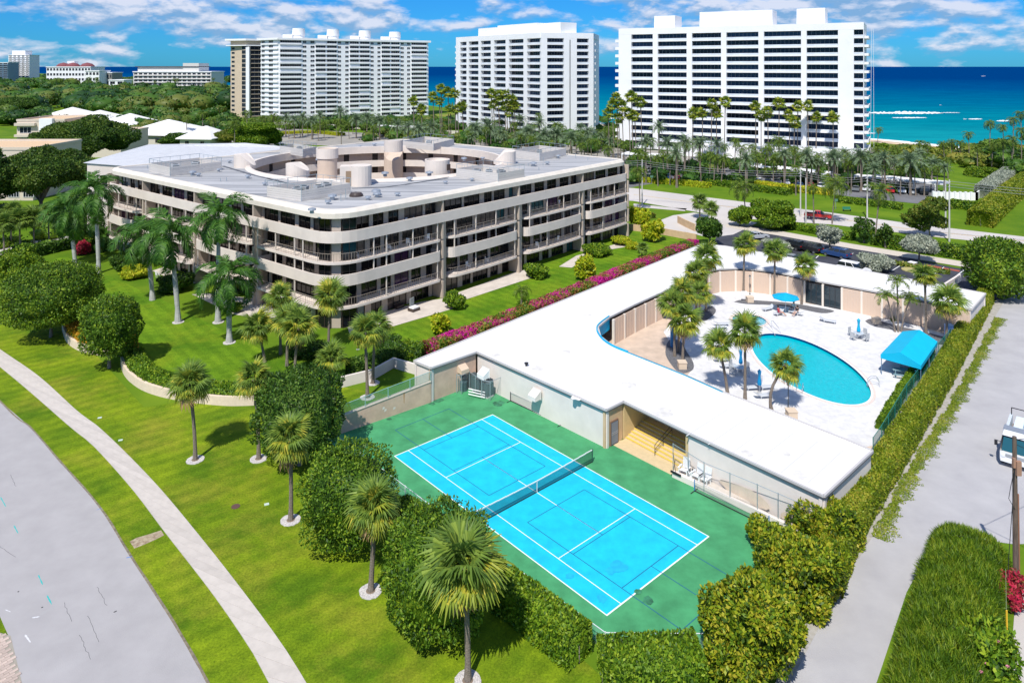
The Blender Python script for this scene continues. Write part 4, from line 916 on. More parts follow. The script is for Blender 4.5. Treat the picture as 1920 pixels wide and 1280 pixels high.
ph = thing('pool_house', 'long low white-roofed U-shaped pool house wrapped around the pool', 'building', (10, 80, 0))
rm = MB(); sheet_holes(rm, loop, [], Z + .12); rm.build('roof', roofw, ph)
sh_ = loop[:]; ed = MB(); n = len(sh_)
for i in range(n):
    p, q = sh_[i], sh_[(i + 1) % n]; ed.seg(p, q, .16, .2, Z)
ed.build('roof_edge', curb, ph)
dr = MB()
for i in range(1, 7): dr.seg(sh_[i], sh_[i + 1], .19, .09, Z - .06)
dr.build('drip_edge', drip, ph)
seamm = mat('roof_seam', (.60, .59, .58), rough=.85); sm2 = mat('roof_stain', (.62, .60, .565), rough=.9, var=.12, vscale=1.5); sq = random.Random(31)
for k_ in range(9):
    t_ = .08 + k_ * .105; a = lp2(pts_o[3], pts_o[6], t_); d_ = Vector((.72, .69)); b2 = (a[0] + d_.x * 7.2, a[1] + d_.y * 7.2)
    if k_ > 2: MB().seg((a[0] + d_.x * .8, a[1] + d_.y * .8), b2, .09, .02, Z + .115).build('roof_seam', seamm, ph)
for x_, y_, r_ in [(1242, 772, .9), (1080, 745, .5), (1010, 690, .6), (1400, 850, .5), (930, 665, .4), (1180, 720, .7), (1500, 890, .5), (1060, 660, .6), (1250, 560, .9), (1330, 480, .8), (1560, 512, .7), (1700, 540, .6), (1100, 590, .5), (1475, 850, .35)]:
    c = P(x_, y_, Z + .13); MB().sheet(smoothline(disc((c.x, c.y), r_, 0, 11, .3, int(x_)) + [disc((c.x, c.y), r_, 0, 11, .3, int(x_))[0]], 4)[:-1], Z + .124 + .0008 * (x_ % 7)).build('roof_stain', sm2, ph)
sd_ = MB(); sheet_holes(sd_, loop, [], Z); sd_.build('soffit', wallw, ph)
O = pts_o
def wall_seg(p, q, m_, z0=0.0, z1=None, t_=.25, name='wall', dv=0.12, par=None, hole=None):
    """wall just inside the roof edge p>q (roof is to the left of p>q when dv>0)"""
    z1 = Z - .01 if z1 is None else z1
    d = Vector((q[0] - p[0], q[1] - p[1])).normalized(); nrm = Vector((-d.y, d.x)) * (dv + t_ / 2)
    mb = MB(); a = (p[0] + nrm.x, p[1] + nrm.y); b_ = (q[0] + nrm.x, q[1] + nrm.y); mb.seg(a, b_, t_, z1 - z0, z0); return mb.build(name, m_, par or ph)
wall_seg(O[0], O[1], wallw); 
wall_seg(O[1], O[2], walltan); wall_seg(O[2], O[3], wallw)
mid = lp2(O[4], O[5], 0)
wall_seg(O[3], (lp2(O[3], O[4], 1)), walltan2); wall_seg(O[5], O[6], wallw); wall_seg(O[6], O[7], wallw)
# back walls (unseen) and far side
for i in range(len(pts_f) - 1): wall_seg(pts_f[i], pts_f[i + 1], wallw)
wall_seg(pts_i[-1], pts_f[0], wallw); wall_seg(pts_f[-1], O[0], wallw)
# ---- entrance recess with steps
d1 = Vector((O[5][0] - O[4][0], O[5][1] - O[4][1])); Le = d1.length; ue = d1 / Le; ne = Vector((-ue.y, ue.x))   # ne points under the roof
def E(s, v): return (O[4][0] + ue.x * s + ne.x * v, O[4][1] + ue.y * s + ne.y * v)
Ls = Le
wall_depth = 5.2
och = mat('ochre_recess_wall', (0.56, 0.42, 0.22), rough=0.9, var=.05)  # even ochre for the side walls of the recess
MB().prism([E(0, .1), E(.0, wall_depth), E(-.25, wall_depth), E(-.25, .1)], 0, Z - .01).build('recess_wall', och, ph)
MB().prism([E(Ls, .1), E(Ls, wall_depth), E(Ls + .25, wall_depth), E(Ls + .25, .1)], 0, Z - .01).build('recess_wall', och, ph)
MB().prism([E(0, wall_depth), E(Ls, wall_depth), E(Ls, wall_depth + .2), E(0, wall_depth + .2)], 0, Z - .01).build('recess_wall', mat('stair_darkness_wall', (0.16, 0.1, 0.07), rough=.9), ph)  # dark back wall: the darkness at the stair end is painted into its colour
stepm = mat('step_concrete', (0.60, 0.47, 0.28), rough=0.9, var=.05); yel = mat('yellow_edge', (0.70, 0.50, 0.06), rough=0.7)
for k in range(7):
    v0 = .25 + k * .38; z1 = .03 + (k + 1) * .14
    o = MB().prism([E(.0, v0), E(Ls - .02, v0), E(Ls - .02, wall_depth - .01 * k), E(.0, wall_depth - .01 * k)], max(0, z1 - .14 + .002), z1).build('step', stepm, ph)
    nn = MB().prism([E(.01, v0 - .004), E(Ls - .03, v0 - .004), E(Ls - .03, v0 + .13), E(.01, v0 + .13)], z1 - .035, z1 + .004); nn.build('step_nosing', yel, ph)
structure('entrance_landing', MB().prism([tuple(P(1143, 831)[:2]), tuple(P(1270, 896)[:2]), E(Ls + .9, -1.2), E(Ls, -.2), E(Ls - .02, .6), E(0.02, .6), E(0, -.1)], 0, .035), stepm)
lw = MB()
# door in the short return wall
pA, pB = Vector(O[3]), Vector(O[4]); dd = (pB - pA).normalized(); dn = Vector((dd.y, -dd.x)); pc = pA + dd * 1.15 + dn * -.06; ang_d = math.atan2(dd.y, dd.x)
door = thing('entrance_door', 'dark slatted metal door in the tan return wall beside the tennis court', 'door', (pc.x, pc.y, .03), ang_d)
MB().box((0, 0, 1.05), (1.05, .1, 2.15)).build('frame', mat('brown_frame', (.22, .13, .08)), door, world=False)
dm = mat('door_grille', (0.34, .36, .42), rough=.5, metal=.3); MB().box((0, -.06, 1.02), (.9, .03, 2.0)).build('panel', mat('door_dark', (.09, .1, .13)), door, world=False)
for i in range(8):
    MB().box((-.38 + i * .108, -.085, 1.05), (.03, .03, 1.85)).build('bar', dm, door, world=False)
for z in (.95, 1.1): MB().box((0, -.09, z), (.88, .035, .05)).build('bar', dm, door, world=False)
# handrails on the steps
blk = mat('black_iron', (0.02, 0.02, 0.025), rough=0.5)
for i, s in enumerate((Ls * .52,)):
    hr = thing('handrail', 'black iron handrail in the middle of the yellow-edged steps', 'handrail', (*E(s, -.9), .1)); p0 = E(s, .1); p1 = E(s, 2.4)
    for q, dz in ((0, 0.95), (0, .55)): MB().path([(p0[0], p0[1], .05 + dz - .1), (*E(s, .3), .1 + dz), (p1[0], p1[1], 1.0 + dz)], .025, 5).build('rail', blk, hr)
    MB().tube((*p0, .03), (*p0, .95), .025).tube((*p1, .9), (*p1, 1.95), .025).tube((*E(s, 1.2), .4), (*E(s, 1.2), 1.45), .02).build('post', blk, hr)
# ---- inner cabana walls: boarded panels between white posts
panel_m = mat('cabana_board', (0.60, 0.46, 0.36), rough=0.85, rnd=0.04); postm = mat('cream_post', (0.74, 0.66, 0.57), rough=0.8)
I_ = pts_i
# pool-side line from the blue awning round to the far corner: set back under the eave
ins = offset_line(I_[8:], -0.55)      # offset away from the pool
ins, len_i = resample(ins, 24)
gapw = range(13, 14)
def panel(p, q, door_=False):
    d = Vector((q[0] - p[0], q[1] - p[1])); l = d.length; a = math.atan2(d.y, d.x); nv = Vector((-d.y, d.x)).normalized()
    mb = MB(); c = ((p[0] + q[0]) / 2, (p[1] + q[1]) / 2); mb.box((*c, (Z + DZ) / 2), (l - .24, .08, Z - DZ - .02), a)
    k = max(4, int(l / .32))
    for i in range(1, k):
        m_ = lp2(p, q, i / k); mb.box((m_[0] + nv.x * .05, m_[1] + nv.y * .05, (Z + DZ) / 2), (.07, .05, Z - DZ - .1), a); mb.box((m_[0] - nv.x * .05, m_[1] - nv.y * .05, (Z + DZ) / 2), (.07, .05, Z - DZ - .1), a)
    return mb.build('wall_panel', panel_m, ph)
gd = mat('sliding_glass', (0.025, 0.04, 0.05), rough=.08, spec=.6)
for i in range(24):
    p, q = ins[i], ins[i + 1]
    MB().box((p[0], p[1], (Z + DZ) / 2), (.26, .26, Z - DZ - .01), math.atan2(q[1] - p[1], q[0] - p[0])).build('post', postm, ph)
    xm = 960 + FPX * (p[0] + q[0]) / 2 / ((p[1] + q[1]) / 2)
    if 1518 < xm < 1562:
        d = Vector((q[0] - p[0], q[1] - p[1])); a = math.atan2(d.y, d.x)
        link('sliding_door', win_mesh(d.length - .3, Z - DZ - .1, 3, gd, mat('dark_frame', (.04, .04, .045))), ph, (p[0] + d.x * .06 - ph.location.x, p[1] + d.y * .06 - ph.location.y, DZ), (0, 0, a))
    else: panel(p, q)
# turquoise canvas around the rounded end and along the long eave
turq = mat('turquoise_canvas', (0.0, 0.36, 0.62), rough=0.6, var=.06, vscale=1)
aw = MB(); lo = clean([I_[3], I_[4], I_[5], I_[6], I_[7], I_[8]], .05); lo = smoothline(lo, 5); aw.ribbon(lo[6:], .12, Z - 1.35, Z + .32); aw.build('canvas_awning', turq, ph)
MB().ribbon([lp2(I_[3], I_[2], 1.0), I_[3], lo[6]], .1, Z - .2, Z + .2).build('canvas_trim', turq, ph)
# wall under the long inner eave
for i in range(0, 3): wall_seg(I_[i + 1], I_[i], wallw, DZ, Z - .01, dv=-.4)
# ---- pool deck
deckm = mat('pool_deck', (0.64, 0.63, 0.625), rough=0.85, var=.1, vscale=1.5, detail=6, bump=.2, bscale=25, spec=.2)
tandeck = mat('tan_deck', (0.56, 0.44, 0.345), rough=.9, var=.1, vscale=.8, spec=.2)
dk_out = px([(1130, 640), (1170, 690), (1300, 745), (1480, 820), (1600, 885), (1640, 870), (1640, 855), (1700, 775), (1760, 690), (1830, 570), (1700, 535), (1520, 510), (1420, 495), (1340, 500), (1250, 540), (1130, 600)], DZ)
EC, EA, EB = (32.6, 79.2), 9.35, 4.75; ea = math.atan2(-.996, .09)
ell = lambda k_, n=64: [(EC[0] + (EA + k_) * math.cos(2 * math.pi * i / n) * math.cos(ea) - (EB + k_) * math.sin(2 * math.pi * i / n) * math.sin(ea), EC[1] + (EA + k_) * math.cos(2 * math.pi * i / n) * math.sin(ea) + (EB + k_) * math.sin(2 * math.pi * i / n) * math.cos(ea)) for i in range(n)]
spc = P(1405, 600, DZ); spa = disc((spc.x, spc.y), 2.1, 0, 32)
dk_ = MB(); sheet_holes(dk_, dk_out, [ell(.45), disc((spc.x, spc.y), 2.5, 0, 32)], DZ)
for i in range(len(dk_out)): p, q = dk_out[i], dk_out[(i + 1) % len(dk_out)]; dk_.add([(*p, 0), (*q, 0), (*q, DZ), (*p, DZ)], [(0, 1, 2, 3)])
structure('pool_deck', dk_, deckm)
structure('tan_terrace', MB().sheet(px([(1130, 640), (1150, 662), (1282, 712), (1300, 690), (1283, 672), (1262, 650), (1244, 622), (1262, 600), (1290, 580), (1310, 560), (1330, 545), (1380, 545), (1450, 552), (1520, 570), (1600, 580), (1700, 604), (1790, 632), (1818, 590), (1670, 556), (1500, 528), (1400, 512), (1330, 515), (1240, 556), (1140, 604)], DZ), DZ + .012), tandeck)
structure('tan_terrace', MB().sheet(px([(1592, 833), (1622, 838), (1660, 830), (1640, 870), (1600, 880), (1560, 850)], DZ), DZ + .012), tandeck)
coping = mat('pool_coping', (0.66, 0.56, 0.50), rough=.8, var=.1, vscale=6); tile = mat('dark_pool_tile', (0.0, 0.05, 0.16), rough=.3, var=.3, vscale=12)
wat = mat('pool_water', (0.0, 0.40, 0.46), rough=0.08, spec=0.35, col2=(0.0, 0.47, 0.53), vscale=2.2, bump=.6, bscale=3.5, detail=3)
spaw = mat('spa_water', (0.03, 0.34, 0.44), rough=0.12, spec=0.35, col2=(0.28, 0.60, 0.66), vscale=5, bump=.6, bscale=8)
def pool(name, label, cin, cout, ctr, wm_, wz=-.24):
    t_ = thing(name, label, 'pool', (ctr[0], ctr[1], 0)); n = len(cin)
    cop = MB()
    for i in range(n): a, b_, c_, d_ = cin[i], cin[(i + 1) % n], cout[(i + 1) % n], cout[i]; cop.add([(*a, DZ + .03), (*b_, DZ + .03), (*c_, DZ + .03), (*d_, DZ + .03), (*c_, DZ - .1), (*d_, DZ - .1)], [(0, 1, 2, 3), (3, 2, 4, 5)])
    cop.build('coping', coping, t_)
    tl = MB()
    for i in range(n): a, b_ = cin[i], cin[(i + 1) % n]; tl.add([(*a, DZ + .03), (*b_, DZ + .03), (*b_, .02), (*a, .02)], [(0, 1, 2, 3)])
    tl.build('tile_band', tile, t_)
    MB().sheet(cin, DZ + wz).build('water', wm_, t_); return t_
pl = pool('swimming_pool', 'large oval turquoise swimming pool', ell(0), ell(.48), EC, wat)
sp_ = pool('spa', 'small round hot tub with white foam behind the leaning-crown palm', spa, disc((spc.x, spc.y), 2.52, 0, 32), (spc.x, spc.y), spaw, -.1)
# white inner coping line
wr = MB(); e0, e1 = ell(.02), ell(.2)
for i in range(64): wr.add([(*e0[i], DZ + .036), (*e0[(i + 1) % 64], DZ + .036), (*e1[(i + 1) % 64], DZ + .036), (*e1[i], DZ + .036)], [(0, 1, 2, 3)])
wr.build('coping_edge', white, pl)
for k in range(3):   # entry steps under water at the near end by the rails
    c = P(1432, 634, DZ); MB().sheet([q for q in disc((c.x + 1.1, c.y + .2), 1.3 + k * .45, 0, 24)], DZ - .235 - k * .0 + .001 * (3 - k)).build('underwater_step', mat(f'step_water_{k}', (0.25 - .07 * k, .62 - .05 * k, .68 - .04 * k), rough=.1), pl) if False else None
chrome = mat('chrome', (.75, .77, .8), rough=.2, metal=.9)
def hoop_rail(x, y, ang, label, r_=.45):
    c = P(x, y, DZ); t_ = thing('pool_ladder', label, 'pool ladder', (c.x, c.y, DZ), ang)
    for sx in (-.28, .28):
        MB().path([(sx, -.55, .0), (sx, -.5, .55), (sx, -.25, .85), (sx, .15, .85), (sx, .5, .5), (sx, .6, -.2)], .035, 6).build('rail', chrome, t_, world=False)
    for k in range(2): MB().box((0, .6, -.05 - k * .1), (.5, .1, .03)).build('tread', chrome, t_, world=False)
    return t_
hoop_rail(1638, 722, R(70), 'chrome ladder at the far right end of the oval pool'); hoop_rail(1500, 734, R(-30), 'chrome ladder on the near side of the oval pool')
for i, (x, y) in enumerate([(1437, 612), (1449, 611)]):
    c = P(x, y + 5, DZ); t_ = thing('pool_handrail', ('left' if i == 0 else 'right') + ' long chrome handrail beside the pool entry steps', 'handrail', (c.x, c.y, DZ))
    MB().path([(0, 0.6, 0), (0, .5, .8), (.05, .1, .95), (.25, -1.2, .6), (.4, -1.9, -.1)], .035, 6).build('rail', chrome, t_, world=False)
# gravel beds
grav = mat('dark_gravel', (0.13, 0.13, 0.14), rough=.95, var=.6, vscale=9, detail=6, bump=.8, bscale=14)
def bed(name, pts_, label_kind='structure', z=None): return structure(name, MB().sheet(smoothline(px(pts_ + [pts_[0]], DZ), 4)[:-1], z or DZ + .022), grav)
bed('gravel_bed', [(1250, 645), (1248, 665), (1262, 688), (1278, 700), (1298, 694), (1300, 680), (1288, 660), (1276, 640), (1258, 636)])
bed('gravel_bed', [(1376, 566), (1400, 570), (1450, 572), (1490, 577), (1540, 587), (1564, 583), (1530, 576), (1480, 568), (1430, 564), (1392, 562)])
bed('gravel_bed', [(1310, 588), (1320, 602), (1338, 590), (1342, 580), (1330, 574)], z=DZ + .023)
bed('gravel_bed', [(1622, 602), (1640, 612), (1700, 624), (1740, 640), (1780, 648), (1795, 640), (1740, 624), (1680, 610), (1636, 598)])
bed('gravel_bed', [(1410, 770), (1450, 784), (1500, 806), (1510, 806), (1480, 790), (1430, 768)], z=DZ + .024)
# cabana canopy
tarp = mat('turquoise_tarp', (0.0, 0.43, 0.66), rough=0.55, var=.04, vscale=.8)
ca = thing('canopy', 'large turquoise gabled canvas canopy on thin poles by the hedge', 'canopy', tuple(P(1706, 680, DZ)))
hz = 2.45; a_, b_, c_, d_ = P(1651, 664, hz), P(1727, 685, hz), P(1758, 640, hz), P(1692, 621, hz)
def sc4(q, k): m_ = (a_ + b_ + c_ + d_) / 4; return m_ + (q - m_) * k
r1, r2 = (a_ + b_) / 2 + Vector((0, 0, .75)), (c_ + d_) / 2 + Vector((0, 0, .75))
mb = MB(); dn_ = Vector((0, 0, -.42))
mb.add([a_, b_, c_, d_, r1, r2, a_ + dn_, b_ + dn_, c_ + dn_, d_ + dn_], [(0, 4, 5, 3), (4, 1, 2, 5), (0, 6, 7, 1, 4), (1, 7, 8, 2), (2, 8, 9, 3, 5), (3, 9, 6, 0)]); mb.build('canvas', tarp, ca)
pol = MB()
for q in (a_, b_, c_, d_, (a_ + d_) / 2, (b_ + c_) / 2):
    q2 = sc4(q, .97); MB().tube((q2.x, q2.y, DZ), (q2.x, q2.y, hz - .02), .045, n=8).build('pole', mat('pole_blue', (.12, .2, .3), rough=.5), ca)
def picnic(x, y, rz, label):
    c = P(x, y, DZ); t_ = thing('picnic_table', label, 'picnic table', (c.x, c.y, DZ), rz, 'picnic tables under the canopy'); tm = mat('teal_grey_plank', (.22, .34, .38), rough=.6)
    for i in range(4): MB().box((0, -.3 + i * .2, .74), (1.9, .18, .04)).build('plank', tm, t_, world=False)
    for s in (-1, 1): MB().box((0, s * .75, .44), (1.9, .28, .04)).build('bench', tm, t_, world=False)
    for s in (-1, 1): MB().box((s * .7, 0, .36), (.06, 1.5, .06)).box((s * .7, -.35, .36), (.06, .06, .72)).box((s * .7, .35, .36), (.06, .06, .72)).box((s * .7, -.7, .22), (.06, .06, .44)).box((s * .7, .7, .22), (.06, .06, .44)).build('leg', tm, t_, world=False)
picnic(1692, 706, -.35, 'near picnic table in the shade of the turquoise canopy'); picnic(1703, 693, -.35, 'far picnic table in the shade of the turquoise canopy')
# umbrellas, loungers, tables
ublue = mat('umbrella_blue', (0.0, 0.22, 0.48), rough=.6, var=.1, vscale=6); cyanu = mat('umbrella_cyan', (0.0, 0.36, 0.60), rough=.6, var=.1, vscale=6)
def closed_umbrella(x, y, label, m_=None, h=2.35):
    c = P(x, y, DZ); t_ = thing('closed_umbrella', label, 'umbrella', (c.x, c.y, DZ), 0, 'closed pool umbrellas'); m_ = m_ or cyanu
    MB().lathe([(0, h + .1), (.05, h + .05), (.2, h - .12), (.17, h - .3), (.12, h - .6), (.15, h - .9), (.22, h - 1.25), (.2, h - 1.5), (.05, h - 1.5)], n=9).build('canvas', m_, t_, world=False)
    MB().tube((0, 0, 0), (0, 0, h - 1), .035).build('pole', chrome, t_, world=False); MB().lathe([(0, .1), (.24, .08), (.26, 0)], n=14).build('base', mat('stone_base', (.4, .4, .4)), t_, world=False)
def table(x, y, label, r_=.6, chairs=4, glassm=None):
    c = P(x, y, DZ); t_ = thing('pool_table', label, 'table', (c.x, c.y, DZ), 0)
    MB().lathe([(0, .74), (r_, .74), (r_, .70), (0, .70)], n=20).build('tabletop', glassm or mat('table_glass', (.5, .55, .58), rough=.2), t_, world=False)
    for k in range(4): a = k * 1.571 + .78; MB().tube((.42 * math.cos(a), .42 * math.sin(a), 0), (.3 * math.cos(a), .3 * math.sin(a), .7), .025).build('leg', chrome, t_, world=False)
    for k in range(chairs):
        a = k * 2 * math.pi / chairs + .5; nm_ = ['right', 'far', 'left', 'near'][k] if chairs == 4 else ''
        chair((c.x + .98 * math.cos(a), c.y + .98 * math.sin(a), DZ), a - math.pi / 2, f'grey mesh chair on the {nm_} side of the ' + ' '.join(label.split()[:7]), gch, group='pool table chairs')
    return t_
closed_umbrella(1610, 634, 'closed turquoise umbrella at the round table between pool and canopy')
table(1610, 635, 'round glass table beyond the oval pool with a closed umbrella')
closed_umbrella(1389, 696, 'closed blue umbrella left of the tall palm near the pool', ublue); table(1386, 700, 'round dark table in palm shade near the pool')
closed_umbrella(1424, 737, 'closed blue umbrella between the loungers near the pool', ublue)
lg = mat('lounger_mesh', (.50, .52, .55), rough=.7); lfr = mat('lounger_frame', (.66, .68, .70), rough=.5)
def lounger(x, y, rz, label, back=.5):
    c = P(x, y, DZ); t_ = thing('sun_lounger', label, 'sun lounger', (c.x, c.y, DZ), rz, 'sun loungers on the pool deck')
    MB().box((-.25, 0, .34), (1.35, .58, .05)).build('seat', lg, t_, world=False)
    b_ = MB().box((0, 0, 0), (.68, .58, .05)).build('backrest', lg, t_, world=False); b_.location = (.72, 0, .34 + .3 * back); b_.rotation_euler = (0, -back, 0)
    fr = MB(); [fr.tube((-.9, s * .3, .33), (.5, s * .3, .33), .03) for s in (-1, 1)]; fr.build('frame', lfr, t_, world=False)
    for sx in (-.8, .45):
        for s in (-1, 1): MB().tube((sx, s * .3, 0), (sx, s * .3, .33), .028).build('leg', lfr, t_, world=False)
for a in [(1353, 611, 3.3, 'lounger left of the hot tub, upper of the pair'), (1350, 617, 3.3, 'lounger left of the hot tub, lower of the pair'), (1354, 678, 3.3, 'upper lounger of the pair beside the bent-trunk palm'), (1366, 690, 3.3, 'lower lounger of the pair beside the bent-trunk palm'),
          (1408, 731, 3.3, 'lounger left of the closed blue umbrella near the pool'), (1435, 730, 3.3, 'lounger right of the closed blue umbrella near the pool'), (1432, 746, 3.35, 'front lounger below the closed blue umbrella'),
          (1440, 582, .5, 'raised-back lounger left of the open umbrella'), (1553, 605, 2.6, 'dark-backed lounger alone in the middle of the deck'), (1460, 590, .7, 'lounger under the person in red by the open umbrella'), (1492, 590, -.9, 'lounger under the person in black and white')]: lounger(*a)
t_ = thing('side_table', 'small square white side table left of the lone lounger', 'side table', tuple(P(1543, 601, DZ))); MB().box((0, 0, .42), (.5, .5, .04)).build('tabletop', wch, t_, world=False)
for sx in (-1, 1):
    for sy in (-1, 1): MB().box((sx * .2, sy * .2, .2), (.04, .04, .4)).build('leg', wch, t_, world=False)
c = P(1473, 585, DZ); um_ = thing('open_umbrella', 'open turquoise market umbrella on a white pole on the pool deck', 'umbrella', tuple(c))
MB().tube((0, 0, 0), (0, 0, 2.5), .035).build('pole', wch, um_, world=False)
for k in range(8):
    a0, a1 = k * math.pi / 4 + .2, (k + 1) * math.pi / 4 + .2; r_ = 1.75
    MB().add([(0, 0, 2.62), (r_ * math.cos(a0), r_ * math.sin(a0), 2.05), (r_ * math.cos(a1), r_ * math.sin(a1), 2.05), (r_ * math.cos(a0), r_ * math.sin(a0), 1.93), (r_ * math.cos(a1), r_ * math.sin(a1), 1.93)], [(0, 1, 2), (1, 3, 4, 2)]).build('canvas_panel', cyanu, um_, world=False)
# lamp posts, planters, signs, towels box
lampm = mat('lamp_post_dark', (.05, .055, .06), rough=.5)
def lamp_post(x, y, label, h=3.0, z=DZ, planter=True):
    c = P(x, y, z); t_ = thing('lamp_post', label, 'lamp post', (c.x, c.y, z), 0, 'pool court lamp posts')
    MB().lathe([(.12, 0), (.1, .12), (.05, .2), (.045, h)], n=8).build('post', lampm, t_, world=False)
    MB().lathe([(.05, h), (.13, h + .05), (.13, h + .32), (.02, h + .36)], n=8).build('lantern', mat('lantern_glass', (.3, .3, .28), rough=.3), t_, world=False); MB().lathe([(.17, h + .33), (.02, h + .45)], n=8).build('cap', lampm, t_, world=False)
lamp_post(1406, 552, 'dark lamp post behind the white sign near the far cabana wall', 2.4); lamp_post(1478, 774, 'dark lamp post near the leaning palm at the roof edge', 2.6); lamp_post(1643, 592, 'dark lamp post on a planter left of the palm cluster', 2.2)
plm = mat('cream_planter', (.62, .5, .38), rough=.85)
for x, y, l in [(1279, 690, 'square cream planter at the foot of the palm clump'), (1406, 566, 'square cream planter below the lamp post by the far wall'), (1643, 606, 'square cream planter left of the palm cluster by the canopy'), (1484, 783, 'square cream planter below the lamp post at the roof edge')]:
    c = P(x, y, DZ); t_ = thing('planter', l, 'planter', tuple(c)); MB().box((0, 0, .35), (.85, .85, .7)).build('box', plm, t_, world=False); MB().box((0, 0, .72), (.95, .95, .08)).build('rim', plm, t_, world=False)
c = P(1395, 563, DZ); t_ = thing('notice_board', 'blank white notice board on legs near the far cabana wall', 'sign', tuple(c)); MB().box((0, 0, .75), (.8, .08, 1.1)).build('board', wch, t_, world=False); [MB().box((s * .3, 0, .12), (.05, .3, .25)).build('leg', lampm, t_, world=False) for s in (-1, 1)]
c = P(1779, 640, DZ); t_ = thing('equipment_cabinet', 'pale blue upright cabinet beside the right-hand palm', 'cabinet', tuple(c)); MB().box((0, 0, 1.0), (.75, .6, 2.0)).build('cabinet', mat('pale_blue', (.25, .36, .62), rough=.6), t_, world=False); MB().box((0, 0, 2.03), (.8, .65, .06)).build('lid', mat('pale_blue_lid', (.5, .6, .75)), t_, world=False)
c = P(1717, 711, DZ); t_ = thing('bollard', 'white plastic pipe bollard at the corner of the canopy', 'bollard', tuple(c)); MB().lathe([(.11, 0), (.11, .95), (0, 1.0)], n=10).build('tube', wch, t_, world=False)
c = P(1262, 650, DZ); t_ = thing('blue_screen_post', 'upright blue wrapped post among the clump palms', 'post', tuple(c)); MB().box((0, 0, 1.3), (.55, .5, 2.6)).build('wrap', mat('wrap_blue', (.03, .2, .45)), t_, world=False)
# ---- stage walls round the court
tw = thing('court_wall', 'tan stucco retaining wall at the left end of the tennis court with rust streak', 'wall', tuple(P(780, 770)))
p0, p1 = Vector(O[1]), P(640, 813); p1 = Vector((p1.x, p1.y)); dW = (p0 - p1).normalized()
pts_w = [p1 + (p0 - p1) * t_ for t_ in (0, .12, 1.0)]
a, b_, c_ = P(560, 852), P(640, 812), O[1]
mb = MB(); a2 = Vector((P(700, 788).x, P(700, 788).y))
nW = Vector((-dW.y, dW.x)) * .25
mb.add([(*p1, 0), (*p0, 0), (*p0, 2.05), (*p1, 1.55), (*(p1 + nW), 0), (*(p0 + nW), 0), (*(p0 + nW), 2.05), (*(p1 + nW), 1.55)], [(0, 1, 2, 3), (3, 2, 6, 7), (5, 4, 7, 6), (4, 0, 3, 7)]); mb.build('wall', walltan, tw)
mb = MB(); mb.add([(*(p1 - nW * .2), 1.55), (*(p0 - nW * .2), 2.05), (*(p0 + nW * 1.2), 2.05), (*(p1 + nW * 1.2), 1.55), (*(p1 - nW * .2), 1.63), (*(p0 - nW * .2), 2.13), (*(p0 + nW * 1.2), 2.13), (*(p1 + nW * 1.2), 1.63)], [(0, 1, 5, 4), (4, 5, 6, 7), (2, 3, 7, 6)]); mb.build('coping', mat('wall_coping', (.66, .56, .47)), tw)
q = p1.lerp(p0, .68); q2 = q - nW * .03; z_ = 1.85; us = dW
MB().add([(*(q2 - us * .05), z_), (*(q2 + us * .07), z_ + .03), (*(q2 + us * .03), z_ - 1.1), (*(q2 - us * .02), z_ - .9)], [(0, 3, 2, 1)]).build('rust_streak', mat('rust', (.42, .2, .07), rough=.9), tw)
for t_, dz in ((.45, .9), (.47, .65), (.57, .55)): q = p1.lerp(p0, t_) - nW * .03; MB().add([(*(q - us * .14), dz), (*(q + us * .1), dz + .05), (*(q + us * .14), dz + .22), (*(q - us * .1), dz + .26)], [(0, 3, 2, 1)]).build('patch', wallw, tw)
# chain-link fences
def wire_mat(name, col, a): return mat(name, col, rough=.6, alpha=a)
gw_, grn = wire_mat('wire_mesh', (.45, .5, .52), .13), wire_mat('green_screen', (0.0, .17, .12), .62)
def fence(pts_, h, label, mesh_m, step=2.4, z=0.0, pm=None, name='chain_link_fence', zs=None, pr_=.035):
    t_ = thing(name, label, 'fence', (pts_[0][0], pts_[0][1], z)); pm = pm or steel
    for i in range(len(pts_) - 1):
        a, b_ = Vector(pts_[i][:2]), Vector(pts_[i + 1][:2]); l = (b_ - a).length; k = max(1, round(l / step)); za, zb = (zs[i], zs[i + 1]) if zs else (z, z)
        for j in range(k + (i == len(pts_) - 2)):
            p = a.lerp(b_, j / k); zz = lerp(za, zb, j / k); MB().tube((p.x, p.y, zz), (p.x, p.y, zz + h + .05), pr_, n=6).build('post', pm, t_)
        MB().tube((a.x, a.y, za + h), (b_.x, b_.y, zb + h), .025, n=5).build('top_rail', pm, t_)
        MB().add([(a.x, a.y, za + .03), (b_.x, b_.y, zb + .03), (b_.x, b_.y, zb + h), (a.x, a.y, za + h)], [(0, 1, 2, 3)]).build('mesh', mesh_m, t_)
    return t_
fence([tuple(p1), tuple(p0)], .95, 'green mesh fence topping the tan wall at the end of the court', wire_mat('green_wire', (.02, .28, .22), .4), 2.6, zs=[1.63, 2.13], pm=mat('teal_post', (.25, .45, .45), rough=.5))
fr_px = [(1637, 848), (1653, 824), (1700, 742), (1760, 660), (1812, 597)]
fence([tuple(P(x, y + 14)[:2]) for x, y in fr_px], 1.9, 'long fence with green windscreen between pool deck and lane hedge', grn, 3.0, pm=mat('green_post', (.02, .2, .16)))
fence([tuple(P(1262, 884)[:2]), tuple(P(1320, 922)[:2]), tuple(P(1420, 966)[:2]), tuple(P(1500, 1003)[:2])], 2.3, 'tall chain-link fence on the low wall right of the steps', gw_, 1.9)
fence([C(-18.6, -8.6), C(-12, -8.4), C(0, -8.1), C(13.6, -7.6), C(17.8, -3.0), C(17.8, 2)], 1.1, 'low white-railed fence along the hedge side of the tennis court', wire_mat('pale_wire', (.5, .6, .6), .16), 3.0, pm=mat('pale_rail', (.62, .68, .7), rough=.5))
